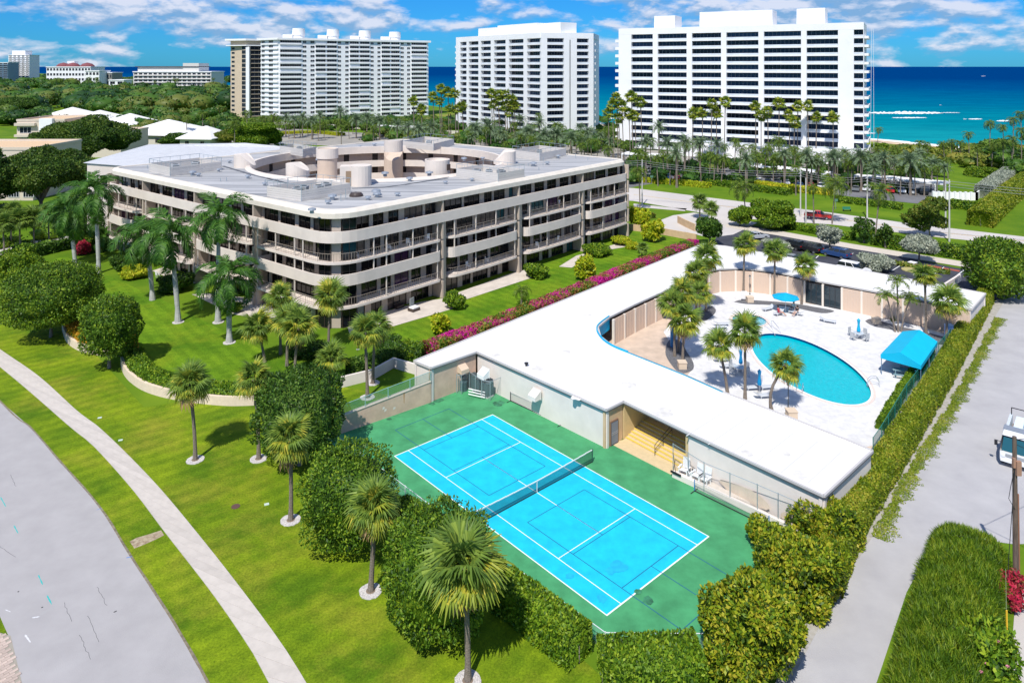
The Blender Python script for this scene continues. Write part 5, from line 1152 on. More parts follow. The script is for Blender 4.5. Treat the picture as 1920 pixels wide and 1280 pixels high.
# low kerb wall right of the steps
k0, k1, k2 = P(1262, 893), P(1375, 945), P(1500, 1003)
lwll = thing('low_wall', 'low whitewashed wall along the court right of the steps', 'wall', tuple(k0)); MB().seg(k0, k2, .3, .45, 0).build('wall', wallw, lwll)
structure('wall_terrace', MB().prism([tuple(k0[:2]), tuple(P(1340, 928)[:2]), E(Ls + 6.0, .1), E(Ls + .2, .1)], 0.0, .40), mat('terrace_cream', (.62, .55, .48), rough=.9, var=.05))
structure('planting_strip', MB().prism([tuple(P(1340, 928)[:2]), tuple(k2[:2]), E(Ls + 11.2, .1), E(Ls + 6.0, .1)], 0.0, .34), mat('bare_soil', (.30, .26, .23), rough=1, col2=(.5, .45, .4), vscale=2.5, bump=.8, bscale=8, detail=8))
# ochre damp stains on the wall
for s, wd, hh in ((5.6, 2.4, 1.1), (9.6, 1.5, .9)):
    qp = []; rr2 = random.Random(int(s * 3))
    for k in range(14): a = 2 * math.pi * k / 14; qp.append((s + wd * math.cos(a) * rr2.uniform(.7, 1.1), max(.36, .75 + hh * .6 * math.sin(a) * rr2.uniform(.7, 1.1))))
    MB().add([(*E(Ls + a, .085), b_) for a, b_ in qp], [tuple(range(14))]).build('damp_stain', mat('ochre_stain', (.66, .54, .42), rough=.9, var=.10, vscale=1.2), ph)
# adirondack chairs and neighbours
def adirondack(x, y, rz, label):
    c = P(x, y, .4); t_ = thing('garden_armchair', label, 'armchair', (c.x, c.y, .4), rz, 'white armchairs above the court')
    for k in range(5): o = MB().box((-.24 + k * .12, .32, .78), (.1, .03, .85)).build('back_slat', wch, t_, world=False); o.rotation_euler = (-.18, 0, 0)
    for k in range(5): MB().box((0, -.22 + k * .12, .36 - k * .02), (.6, .1, .03)).build('seat_slat', wch, t_, world=False)
    for s in (-1, 1): MB().box((s * .36, 0, .55), (.13, .7, .03)).build('armrest', wch, t_, world=False); MB().box((s * .33, -.28, .27), (.06, .08, .54)).box((s * .33, .25, .27), (.06, .08, .54)).build('leg', wch, t_, world=False)
adirondack(1283, 888, -.85 + .2, 'white slatted armchair nearest the yellow-edged steps'); adirondack(1307, 899, -.85, 'white slatted armchair in the middle of the three'); adirondack(1322, 906, -.85, 'white slatted armchair farthest from the steps')
c = P(1296, 894, .4); t_ = thing('side_table', 'tiny white side table with two dark bottles between the armchairs', 'side table', tuple(c)); MB().box((0, 0, .38), (.45, .45, .04)).box((0, 0, .18), (.3, .3, .36)).build('tabletop', wch, t_, world=False)
for s in (-.1, .1): MB().lathe([(.06, 0), (.06, .22), (.02, .3), (0, .3)], (s, 0, .4), 8).build('bottle', blk, t_, world=False)
c = P(1267, 889, .4); t_ = thing('court_squeegee', 'black court squeegee with upright handle leaning on the fence by the steps', 'squeegee', tuple(c)); MB().box((0, 0, .08), (.95, .1, .14), -.8).build('blade', blk, t_, world=False); MB().tube((0, 0, .1), (-.15, .3, 1.6), .02).build('handle', blk, t_, world=False)
# ---- nets
netm = wire_mat('net_mesh', (.012, .05, .05), .55); tape = mat('net_tape', (.75, .75, .73), rough=.7)
tn = thing('tennis_net', 'green mesh tennis net with white tape across the blue court', 'net', (*C(0, 0), 0))
def zt(v): return .914 + .156 * (abs(v) / 6.4) ** 1.5
vs = [C(0, -6.4 + 12.8 * k / 16) for k in range(17)]; zz = [zt(-6.4 + 12.8 * k / 16) for k in range(17)]
MB().add([(*p, .04) for p in vs] + [(*p, z) for p, z in zip(vs, zz)], [(k, k + 1, 18 + k, 17 + k) for k in range(16)]).build('net_mesh', netm, tn)
mb = MB(); [mb.box(((vs[k][0] + vs[k + 1][0]) / 2, (vs[k][1] + vs[k + 1][1]) / 2, (zz[k] + zz[k + 1]) / 2), (12.8 / 16 + .01, .05, .07), math.atan2(CV.y, CV.x)) for k in range(16)]; mb.build('net_tape', tape, tn)
MB().seg(C(0, -6.38), C(0, 6.38), .03, .06, .03).build('bottom_band', blk, tn); MB().box((*C(0, 0), .47), (.05, .06, .9), math.atan2(CV.y, CV.x)).build('centre_strap', tape, tn)
for v in (-6.45, 6.45): MB().tube((*C(0, v), 0), (*C(0, v), 1.12), .045).build('post', mat('net_post_green', (.02, .08, .06)), tn)
def mini_net(p, q, label, blue=False):
    p, q = P(*p), P(*q); t_ = thing('portable_net', label, 'net', (p.x, p.y, 0), 0, 'portable pickleball nets'); d = (q - p).normalized(); nn_ = Vector((-d.y, d.x, 0))
    pm_ = mat('net_blue_post', (.02, .2, .5), rough=.5) if blue else blk
    MB().add([(p.x, p.y, .12), (q.x, q.y, .12), (q.x, q.y, .88), (p.x, p.y, .88)], [(0, 1, 2, 3)]).build('net_mesh', wire_mat('thin_net', (.3, .3, .3), .2), t_)
    MB().tube((p.x, p.y, .88), (q.x, q.y, .88), .02).build('net_tape', mat('thin_tape', (.45, .45, .45)), t_)
    MB().tube((p.x, p.y, .08), (q.x, q.y, .08), .035).build('base_bar', blk, t_)
    for e_ in (p, q): MB().tube((e_.x, e_.y, .05), (e_.x, e_.y, .93), .035).build('post', pm_, t_); MB().tube(tuple(e_ + nn_ * .5 + Vector((0, 0, .05))), tuple(e_ - nn_ * .5 + Vector((0, 0, .05))), .035).build('foot', blk, t_)
mini_net((957, 752), (1052, 797), 'portable net folded against the white wall behind the court'); mini_net((1302, 921), (1442, 990), 'portable net with blue post along the low wall', True)
# ---- plant cage in the corner
cz = lambda x, y: tuple(P(x, y)[:2])
fence([cz(856, 737), cz(865, 739), cz(880, 731), cz(903, 748), cz(919, 751), cz(942, 741)], 1.9, 'galvanised cage fence round the air conditioners in the corner', gw_, 1.3, name='cage_fence')
accyl = mat('teal_housing', (.04, .09, .1), rough=.6)
for x, y, s, l in [(869, 731, .8, 'round drum condenser at the left of the cage'), (889, 727, .95, 'tall dark condenser in the middle of the cage'), (898, 735, .95, 'dark condenser beside the middle one in the cage'), (914, 742, 1.0, 'green-black boxy condenser at the right of the cage')]:
    c = P(x, y); t_ = thing('condenser', l, 'air conditioner', tuple(c), .8, 'condensers in the corner cage')
    if s < .9: MB().lathe([(0, 1.0), (.35, 1.0), (.42, .9), (.42, .15), (.45, 0)], n=14).build('housing', accyl, t_, world=False)
    else: MB().box((0, 0, .75), (.9, .9, 1.3)).build('housing', accyl, t_, world=False); MB().box((0, 0, .06), (1.0, 1.0, .12)).build('base', curb, t_, world=False)
    MB().lathe([(0, 1.46), (.34, 1.46), (.36, 1.38)], n=12).build('fan', acd, t_, world=False)
c = P(893, 744); t_ = thing('pipe_manifold', 'white pipes and grey valves on the ground inside the cage', 'pipes', tuple(c))
for k in range(3): MB().tube((-.8, .1 + k * .15, .25 + k * .2), (.9, -.7 + k * .15, .25 + k * .2), .05).build('pipe', wch, t_, world=False)
# ---- air hoods on the walls
def hood(x, y, z, nrm, label, m_):
    c = P(x, y, z); a = math.atan2(nrm.y, nrm.x) + math.pi / 2; t_ = thing('wall_hood', label, 'vent hood', (c.x, c.y, z), a, 'boxy vent hoods on the pool house walls')
    MB().add([(-.5, 0, 0), (.5, 0, 0), (.5, 0, .8), (-.5, 0, .8), (-.5, -.75, -.05), (.5, -.75, -.05), (.5, -.75, .35), (-.5, -.75, .35)], [(3, 2, 6, 7), (7, 6, 5, 4), (0, 3, 7, 4), (2, 1, 5, 6)]).build('hood', m_, t_, world=False)
    MB().box((0, .0, .4), (1.1, .04, .95)).build('flange', m_, t_, world=False)
nW2 = -Vector(((Vector(O[3]) - Vector(O[2])).normalized().y * -1, (Vector(O[3]) - Vector(O[2])).normalized().x)); nT = -Vector(((Vector(O[2]) - Vector(O[1])).normalized().y * -1, (Vector(O[2]) - Vector(O[1])).normalized().x))
hood(864, 695, 1.95, nT, 'tan hood on the shaded end wall above the cage', mat('tan_hood', (.62, .48, .36))); hood(911, 705, 1.9, nW2, 'white hood with a bracket above the cage', wch); hood(1007, 745, 1.75, nW2, 'white hood alone in the middle of the long wall', wallw)
c = P(987, 686, ZR + .12); t_ = thing('roof_vent', 'small black vent stub alone on the white roof', 'vent', tuple(c)); MB().lathe([(.1, 0), (.1, .25)], n=8).lathe([(.2, .22), (.22, .32), (0, .38)], n=8).build('cap', blk, t_, world=False)
for i, (x, y, l) in enumerate([(1054, 871, 'a'), (1175, 505, 'b')]): pass
# small lamp domes on the wall
for x, y, l in [(1295, 826, 'white wall lamp just right of the steps'), (1463, 905, 'white wall lamp near the right end of the long wall')]:
    c = P(x, y, 2.4); t_ = thing('wall_lamp', l, 'wall lamp', (c.x, c.y, 2.4)); MB().lathe([(0, .12), (.1, .08), (.13, -.05), (0, -.08)], n=10).build('shade', wch, t_, world=False); MB().box((0, .1, .0), (.08, .2, .08)).build('bracket', wch, t_, world=False)
# curved garden retaining walls on the lawn side
wc = mat('cream_garden_wall', (.68, .56, .43), rough=.9, var=.06)
GW = {}
for key, pts_, l, h in [('b', [(226, 684), (232, 702), (246, 718), (272, 734), (315, 747), (380, 757), (430, 761), (476, 760)], 'long curved cream garden wall below the middle hedge', .9), ('a', [(116, 618), (124, 640), (142, 655), (170, 664), (208, 669)], 'short curved cream garden wall below the orange-topped hedge', .9)]:
    pl_ = smoothline(px(pts_), 6); GW[key] = pl_; t_ = thing('garden_wall', l, 'wall', (*pl_[0], 0)); MB().ribbon(pl_, .3, 0, h).build('wall', wc, t_)
t_ = thing('garden_wall', 'grey-shaded low wall behind the two palms left of the court', 'wall', tuple(P(650, 735)))
MB().ribbon(px([(640, 727), (700, 712), (738, 690), (778, 702)]), .25, 0, 1.1).build('wall', wallw, t_)
t_ = thing('garden_wall', 'long tan low wall beyond the garden lawn toward the road', 'wall', tuple(P(1250, 440)))
MB().ribbon(px([(1182, 432), (1230, 438), (1305, 452)]), .25, 0, 1.3).build('wall', walltan2, t_)
t_ = thing('garden_wall', 'curved tan wall beside the entrance drive', 'wall', tuple(P(1290, 430)))
MB().ribbon(smoothline(px([(1270, 418), (1285, 426), (1302, 434)]), 4), .25, 0, 1.5).build('wall', walltan2, t_)
# ================================================================ planting
NR = np.random.RandomState
def unit(a): return a / np.maximum(1e-9, np.linalg.norm(a, axis=1, keepdims=True))
def leafq(Pt, N, size, rs, asp=.5, out=.6, up=.25, szv=.4):
    n = len(Pt); rnd = rs.normal(size=(n, 3)); u = unit(N * out + unit(rnd) * .8 + np.array([0, 0, up])); s = unit(np.cross(u, N + rs.normal(size=(n, 3)) * .5))
    L_ = size * (1 + szv * (rs.rand(n, 1) * 2 - 1)); w_ = L_ * asp / 2; P0 = Pt - u * L_ * .35
    V = np.stack([P0, P0 + u * L_ * .5 + s * w_, P0 + u * L_, P0 + u * L_ * .5 - s * w_], 1).reshape(-1, 3)
    return V, np.arange(4 * n).reshape(-1, 4)
def lump(D, rs, k=10, f=4.0):
    o = np.zeros(len(D))
    for i in range(k): d = unit(rs.normal(size=(1, 3))) * f * rs.uniform(.6, 1.8); o += np.cos(D @ d[0] + rs.uniform(0, 6.28))
    return o / math.sqrt(k)
def ico(r_, c, rs, n1=10, n2=7, amp=.08):
    V = []; F = []
    for j in range(n2 + 1):
        ph = math.pi * j / n2
        for i in range(n1): a = 2 * math.pi * i / n1; k = 1 + rs.uniform(-amp, amp); V.append((c[0] + r_[0] * k * math.sin(ph) * math.cos(a), c[1] + r_[1] * k * math.sin(ph) * math.sin(a), c[2] + r_[2] * k * math.cos(ph)))
    for j in range(n2):
        for i in range(n1): F.append((j * n1 + i, (j + 1) * n1 + i, (j + 1) * n1 + (i + 1) % n1, j * n1 + (i + 1) % n1))
    return np.array(V), np.array(F)
def crown_mesh(name, lobes, dens, size, m, seed, asp=.5, amp=.10, power=2.0, core=.80, up=.25, sprig=0, out=.6, freq=5.0):
    """lobes: (cx,cy,cz,rx,ry,rz). dens: leaves per square metre of crown surface"""
    rs = NR(seed); Vs, Fs, o = [], [], 0
    for li, (cx, cy, cz_, rx, ry, rz_) in enumerate(lobes):
        area = 4 * math.pi * ((rx * ry) ** 1.6 / 3 + (rx * rz_) ** 1.6 / 3 + (ry * rz_) ** 1.6 / 3) ** (1 / 1.6); n = int(area * dens)
        D = unit(rs.normal(size=(n, 3)))
        if power != 2.0: Dn = D / ((np.abs(D) ** power).sum(1, keepdims=True) ** (1 / power))
        else: Dn = D
        r_ = 1 + amp * lump(D, rs, 12, freq) - np.abs(rs.normal(size=n)) * .08
        Pt = Dn * r_[:, None] * np.array([rx, ry, rz_]) + np.array([cx, cy, cz_]); N = unit(D / np.array([rx, ry, rz_]))
        keep = np.ones(n, bool)
        for lj, (qx, qy, qz, sx, sy, sz) in enumerate(lobes):
            if lj != li: keep &= (((Pt - [qx, qy, qz]) / [sx, sy, sz]) ** 2).sum(1) > .72
        Pt, N = Pt[keep], N[keep]
        V, F = leafq(Pt, N, size, rs, asp, out, up); Vs.append(V); Fs.append(F + o); o += len(V)
        if sprig:
            k = int(sprig * rx * ry * 3); a = rs.rand(k) * 6.283; q = np.sqrt(rs.rand(k)) * .92; base = np.stack([np.cos(a) * q * rx, np.sin(a) * q * ry, rz_ * (1 - np.abs(q) ** (power * 1.3)) ** (1 / max(power, 2)) * .98], 1) + [cx, cy, cz_]
            for s_ in range(7):
                Pt = base + np.array([0, 0, 1]) * (s_ * .075) * (rs.rand(k, 1) * .6 + .7) + rs.normal(size=(k, 3)) * .05; V, F = leafq(Pt, np.tile([0, 0, 1.], (k, 1)), size * .85, rs, asp, .3, .5); Vs.append(V); Fs.append(F + o); o += len(V)
        if core:
            V, F = ico((rx * core, ry * core, rz_ * core), (cx, cy, cz_), rs)
            if power != 2.0:
                D = unit((V - [cx, cy, cz_]) / [rx, ry, rz_]); V = D / ((np.abs(D) ** power).sum(1, keepdims=True) ** (1 / power)) * core * np.array([rx, ry, rz_]) + [cx, cy, cz_]
            Vs.append(V); Fs.append(F + o); o += len(V)
    return npmesh(name, np.concatenate(Vs), np.concatenate(Fs), m)
barkm = mat('grey_bark', (0.19, 0.16, 0.14), rough=.95, var=.35, vscale=5, stretch=(1, 1, .25), bump=.6, bscale=10)
LM = {
 'trim': leafmat('trimmed_leaf', [(0.027, 0.068, 0.007), (0.063, 0.141, 0.009), (0.121, 0.228, 0.015), (0.263, 0.357, 0.025)], big=.55, bigscale=.6),
 'dark': leafmat('dark_leaf', [(0.014, 0.043, 0.007), (0.033, 0.087, 0.009), (0.065, 0.149, 0.015), (0.156, 0.255, 0.034)], big=.4),
 'gold': leafmat('gold_leaf', [(.035,.07,.008),(.09,.17,.01),(.20,.28,.012),(.33,.36,.018),(.40,.36,.03)], big=.45, bigscale=.9), 'goldx': leafmat('goldx_leaf', [(0.081, 0.131, 0.012), (0.179, 0.232, 0.012), (0.341, 0.334, 0.014), (0.520, 0.377, 0.022), (0.422, 0.160, 0.029)], big=.7, bigscale=.9),
 'hedge': leafmat('hedge_leaf', [(0.027, 0.072, 0.005), (0.074, 0.160, 0.008), (0.146, 0.261, 0.013), (0.303, 0.394, 0.025)], big=.35, bigscale=1.2),
 'lime': leafmat('lane_hedge_leaf', [(0.058, 0.104, 0.005), (0.125, 0.193, 0.008), (0.221, 0.290, 0.014), (0.365, 0.339, 0.039)], big=.6, bigscale=.5),
 'olive': leafmat('olive_leaf', [(0.049, 0.094, 0.014), (0.097, 0.160, 0.017), (0.179, 0.217, 0.026), (0.276, 0.246, 0.043)], big=.6, bigscale=.15),
 'wood': leafmat('woodland_leaf', [(0.017, 0.052, 0.012), (0.035, 0.104, 0.012), (0.070, 0.156, 0.019), (0.140, 0.167, 0.031)], big=.8, bigscale=.03),
 'canopy': leafmat('canopy_leaf', [(.018, .05, .01), (.04, .10, .012), (.08, .15, .016), (.15, .21, .03)], big=.6, bigscale=.12),
 'silver': leafmat('silver_leaf', [(0.195, 0.232, 0.174), (0.325, 0.362, 0.275), (0.487, 0.507, 0.392)], big=.3),
 'orange': leafmat('orange_hedge_leaf', [(0.162, 0.217, 0.014), (0.325, 0.275, 0.014), (0.585, 0.319, 0.014), (0.600, 0.290, 0.029)], big=1.0, bigscale=.35),
 'boug': leafmat('bougainvillea', [(.07, .16, .015), (.16, .24, .02), (.30, .26, .04), (.42, .17, .06), (.50, .04, .16), (.55, .02, .30)], big=1.7, bigscale=.22),
 'red': leafmat('red_leaf', [(0.325, 0.014, 0.043), (0.600, 0.029, 0.087), (0.162, 0.072, 0.029)], big=.3),
 'yel': leafmat('yellow_green_leaf', [(0.195, 0.290, 0.012), (0.357, 0.435, 0.014), (0.585, 0.493, 0.029)], big=.5),
 'reed': leafmat('feathery_needle', [(0.033, 0.087, 0.004), (0.076, 0.152, 0.007), (0.141, 0.241, 0.011), (0.268, 0.326, 0.022)], big=.5, bigscale=.7),
}
def hedge_mesh(name, line, width, h, dens, size, m, seed, org, z0=0.0, asp=.55, amp=.06, round_=.35, blade=None):
    rs = NR(seed); L_ = [Vector(p) for p in line]; ds = [0]
    for i in range(1, len(L_)): ds.append(ds[-1] + (L_[i] - L_[i - 1]).length)
    tot = ds[-1]; per = 2 * h + width; n = int((tot * per + 2 * width * h) * dens); ds = np.array(ds); XY = np.array([tuple(p) for p in L_])
    wf = width if callable(width) else (lambda t: width)
    s = rs.rand(n) * (tot + width * .9) - width * .45; s = s if blade else np.clip(s, 0, tot) * .999 + rs.rand(n) * .001; sc_ = np.clip(s, 0, tot); x = np.interp(sc_, ds, XY[:, 0]); y = np.interp(sc_, ds, XY[:, 1]); e_ = .05
    dx = np.interp(np.minimum(sc_ + e_, tot), ds, XY[:, 0]) - np.interp(np.maximum(sc_ - e_, 0), ds, XY[:, 0]); dy = np.interp(np.minimum(sc_ + e_, tot), ds, XY[:, 1]) - np.interp(np.maximum(sc_ - e_, 0), ds, XY[:, 1])
    l = np.hypot(dx, dy); dx /= l; dy /= l; ov = s - sc_; x += dx * ov; y += dy * ov
    p = rs.rand(n) * per; side = np.where(p < h, -1, np.where(p < h + width, 0, 1)); v = np.where(side == 0, p - h - width / 2, side * width / 2); z = np.where(side == -1, p, np.where(side == 0, h, per - p))
    if blade: th = rs.rand(n) * math.pi; v = -np.cos(th) * width / 2; z = h * np.sin(th) ** .62; side = np.where(th < .6, -1, np.where(th > 2.54, 1, 0))
    k = np.clip((z - (h - round_)) / round_, 0, 1)
    if not blade: v = np.where(side != 0, v * (1 - .25 * k ** 2), v); z = np.where(side == 0, h - round_ * .5 * (np.abs(v) / (width / 2)) ** 3, z)
    endf = 1 - np.clip(np.abs(ov) / (width * .5), 0, 1) ** 2 * .6; v = v * endf
    
    z = z * np.sqrt(np.maximum(.04, 1 - (np.abs(ov) / (width * .47)) ** 2)) if blade else z
    if not blade:
        ke = int(width * h * dens * 1.1); ie = rs.randint(0, 2, ke); z[:ke] = rs.rand(ke) * h; v[:ke] = (rs.rand(ke) - .5) * width; ii = np.where(ie == 0, 0, len(ds) - 1); x[:ke] = XY[ii, 0]; y[:ke] = XY[ii, 1]; dA = XY[1] - XY[0]; dB = XY[-1] - XY[-2]; dA /= np.hypot(*dA); dB /= np.hypot(*dB); dx[:ke] = np.where(ie == 0, dA[0], dB[0]); dy[:ke] = np.where(ie == 0, dA[1], dB[1])
    lumpn = sum(np.cos(s * f + z * g + v * 2 + ph) for f, g, ph in zip(rs.uniform(.8, 4, 8), rs.uniform(-2, 2, 8), rs.uniform(0, 6, 8))) / 3
    off = amp * lumpn - np.abs(rs.normal(size=n)) * .05
    nx = np.where(side == 0, 0, -dy * side * 1.0); ny = np.where(side == 0, 0, dx * side * 1.0); nz = np.where(side == 0, 1.0, .15)
    N = unit(np.stack([nx, ny, nz], 1)); Pt = np.stack([x - dy * v, y + dx * v, z + z0], 1) + N * off[:, None] - np.array(org)
    if blade: V, F = leafq(Pt, N, size, rs, asp, blade[0], blade[1])
    else: V, F = leafq(Pt, N, size, rs, asp)
    cr_ = MB(); q = .80 if not blade else .6; lw_ = resample(line, max(2, int(tot / .8)))[0]; A = offset_line(lw_, width / 2 * q); B = offset_line(lw_, -width / 2 * q); vv = []
    for a, b_ in zip(A, B): vv += [(a[0] - org[0], a[1] - org[1], z0 - org[2]), (a[0] - org[0], a[1] - org[1], z0 + h * (.9 if not blade else .55) - org[2]), (b_[0] - org[0], b_[1] - org[1], z0 + h * (.9 if not blade else .55) - org[2]), (b_[0] - org[0], b_[1] - org[1], z0 - org[2])]
    ff = []
    for i in range(len(A) - 1):
        for k_ in range(3): a = i * 4 + k_; ff.append((a, a + 1, a + 5, a + 4))
    ff += [(0, 1, 2, 3), (4 * len(A) - 4, 4 * len(A) - 3, 4 * len(A) - 2, 4 * len(A) - 1)]
    V2 = np.concatenate([V, np.array(vv)]); F2 = np.concatenate([F, np.array(ff) + len(V)]); return npmesh(name, V2, F2, m)
def hedge(pts, width, h, key, label, dens=90, size=.2, seed=1, group=None, smooth=5, z0=0.0, world=False, **k):
    line = pts if world else px(pts); line = smoothline(line, smooth) if smooth else line
    o = thing('hedge', label, 'hedge', (*line[0], 0), 0, group); link('foliage', hedge_mesh('foliage', line, width, h, dens, size, LM[key], seed, (*line[0], 0), z0, **k), o)
    st_ = MB()
    for p in resample(line, max(2, int(len(line) / 3)))[0]: st_.tube((p[0], p[1], 0), (p[0], p[1], h * .5), .04, n=4)
    st_.build('stem', barkm, o); return o
def limbs(mb, base, top, r_, targets, rs):
    base, top = Vector(base), Vector(top); mid_ = base.lerp(top, .5) + Vector((rs.uniform(-.1, .1), rs.uniform(-.1, .1), 0)); mb.path([base, mid_, top], [r_ * 1.25, r_, r_ * .8], 8)
    for t_ in targets: t_ = Vector(t_); m_ = top.lerp(t_, .5) + Vector((0, 0, .15)); mb.path([top, m_, t_], [r_ * .6, r_ * .4, r_ * .15], 6)
mass_done = 0
def tree(bx, by, cx, cy, wpx, hpx, key, label, cat='tree', style='round', dens=70, size=.28, seed=1, name='broadleaf_tree', group=None, z0=0.0, depth=1.0, trunk_r=.16, amp=.10, k=1.0):
    b_ = P(bx, by, z0); s = FPX / b_.y; a = wpx / 2 / s; rzz = hpx / 2 / s * k; czz = CZ - (cy - HOR) / s; ox = (cx - bx) / s
    o = thing(name, label, cat, tuple(b_), 0, group); rs = random.Random(seed); c0 = (ox, 0, czz - z0)
    if style == 'box': lobes = [(*c0, a, a * depth, rzz)]; me = crown_mesh('crown', lobes, dens, size, LM[key], seed, power=3.2, amp=amp * .95, freq=9.0, sprig=6.0, core=.80)
    elif style == 'spread':
        lobes = []
        for i in range(13):
            an = i * 2.4; q = (.12 + .62 * math.sqrt(i / 12)); lobes.append((c0[0] + a * q * math.cos(an), a * depth * q * math.sin(an), c0[2] + rzz * (.55 - .9 * q * q) + rs.uniform(-.1, .1) * rzz, a * rs.uniform(.32, .46), a * depth * rs.uniform(.32, .46), rzz * rs.uniform(.34, .5)))
        me = crown_mesh('crown', lobes, dens, size, LM[key], seed, amp=amp * 1.4, core=.72)
    elif style == 'sparse':
        lobes = [(c0[0] + a * .6 * math.cos(i * 2.4) * math.sqrt(i / 9), a * .6 * math.sin(i * 2.4) * math.sqrt(i / 9), c0[2] + rzz * rs.uniform(-.6, .7), a * .35, a * .35, rzz * .28) for i in range(10)]; me = crown_mesh('crown', lobes, dens, size, LM[key], seed, amp=.2, core=0)
    else:
        lobes = [(*c0, a * .72, a * depth * .72, rzz * .78)]
        for i in range(11): an = i * 2.4; q = rs.uniform(.45, .62); zz = rs.uniform(-.5, .62); lobes.append((c0[0] + a * q * math.cos(an), a * depth * q * math.sin(an), c0[2] + rzz * zz, a * rs.uniform(.32, .45), a * depth * rs.uniform(.32, .45), rzz * rs.uniform(.3, .42)))
        me = crown_mesh('crown', lobes, dens, size, LM[key], seed, amp=amp, core=.64)
    link('crown', me, o); mb = MB(); limbs(mb, (0, 0, 0), (c0[0] * .5, 0, max(.4, c0[2] - rzz * .7)), trunk_r, [(l[0], l[1], l[2]) for l in lobes[:7]] if style in ('spread', 'sparse', 'round') else [(c0[0] + a * .3, 0, c0[2]), (c0[0] - a * .3, .2, c0[2]), (c0[0], a * .3, c0[2])], rs)
    mb.build('trunk', barkm, o, world=False); return o
# ---- trimmed trees and hedges round the lawn and court (front to back)
tree(806, 1196, 822, 1068, 188, 208, 'trim', 'big trimmed shrub tree behind the palm nearest the camera', style='box', dens=150, size=.2, seed=11, depth=.85)
tree(652, 1030, 652, 928, 164, 160, 'trim', 'trimmed shrub tree between the court corner and the third lawn palm', style='box', dens=150, size=.2, seed=12, depth=.85)
tree(562, 872, 562, 772, 152, 132, 'dark', 'dark round clusia tree with pale edges left of the court wall', style='box', dens=120, size=.24, seed=13, depth=1.0)
tree(205, 690, 207, 612, 92, 98, 'trim', 'dark trimmed tree standing between the two curved hedges', style='box', dens=110, size=.26, seed=14)
tree(95, 632, 98, 552, 150, 94, 'trim', 'wide flat-topped trimmed tree left of the orange hedge', style='box', dens=90, size=.28, seed=15)
tree(36, 560, 34, 503, 106, 80, 'hedge', 'bushy green tree cut off by the left edge behind the wide trimmed tree', dens=60, size=.32, seed=16)
hedge([(945, 1132), (1015, 1186), (1086, 1243)], 2.0, 2.0, 'hedge', 'tall clipped hedge block right of the nearest palm, along the court corner', dens=150, size=.2, seed=21)
hedge([(872, 1050), (932, 1108)], 1.4, 1.8, 'hedge', 'clipped hedge behind the big trimmed shrub tree along the court', dens=110, size=.2, seed=22)
hedge([(755, 972), (800, 998), (845, 1028)], 1.3, 1.6, 'hedge', 'low bright hedge piece between the two trimmed shrub trees', dens=120, size=.2, seed=23)
hedge([(1130, 1290), (1215, 1284), (1310, 1278)], 2.5, 2.1, 'hedge', 'glossy clipped hedge across the bottom of the photo below the court', dens=150, size=.2, seed=24)
for i, (bx, by, cx, cy, w_, h_, l) in enumerate([(1405, 1262, 1408, 1172, 198, 205, 'largest yellow-green sea grape bush at the bottom by the lane'), (1500, 1120, 1496, 1064, 176, 168, 'second sea grape bush from the bottom along the lane'), (1555, 1010, 1552, 985, 150, 140, 'third sea grape bush along the lane, beside the roof corner'), (1440, 1030, 1448, 1015, 92, 80, 'sea grape bush leaning over the low court wall'), (1590, 945, 1578, 925, 95, 85, 'farthest sea grape bush touching the lane hedge')]):
    tree(bx, by, cx, cy, w_, h_, 'gold', l, cat='bush', name='sea_grape', dens=105, size=.27, seed=30 + i, amp=.16)
ln_h = [(1560, 1110), (1600, 1010), (1640, 940), (1690, 860), (1735, 785), (1775, 720), (1805, 665), (1835, 610), (1858, 568)]
hedge([(x - 10, y) for x, y in ln_h], 1.9, 2.0, 'lime', 'long clipped hedge between the green-screened fence and the lane', dens=125, size=.17, seed=41, smooth=6, amp=.05)
hedge([(1652, 812), (1700, 730), (1745, 668)], .9, .9, 'hedge', 'narrow low hedge inside the green fence beside the canopy', dens=100, size=.2, seed=42, z0=.3)
hedge([(1745, 1420), (1772, 1280), (1796, 1160), (1818, 1075)], 4.6, 2.7, 'reed', 'broad feathery pine hedge mass between the lane and the lower right lawn', dens=230, size=.5, seed=43, smooth=6, asp=.07, amp=.12, blade=(.3, .7), round_=.9)
hb = offset_line(GW['b'], 1.3); hedge(hb, 2.0, 1.5, 'hedge', 'curved green hedge above the long cream garden wall', dens=80, size=.24, seed=44, smooth=0, world=True)
ha = offset_line(GW['a'], 1.1); hedge(ha, 1.7, 1.6, 'orange', 'orange-topped hedge above the short cream wall', dens=80, size=.24, seed=45, smooth=0, world=True)
hedge([(224, 668), (240, 655), (252, 650)], 1.4, 1.4, 'orange', 'orange end of the middle hedge beside the dark trimmed tree', dens=80, size=.24, seed=46, smooth=4)
hedge([(798, 668), (860, 645), (930, 618), (1000, 588), (1080, 556), (1160, 522), (1240, 488), (1300, 464)], 2.1, 1.5, 'boug', 'long magenta and orange bougainvillea hedge along the white roof', dens=75, size=.26, seed=47, smooth=5, amp=.12)
hedge([(655, 705), (700, 692), (745, 675), (790, 676)], 1.6, 1.7, 'dark', 'dark hedge behind the grey low wall left of the pool house', dens=80, size=.26, seed=48)
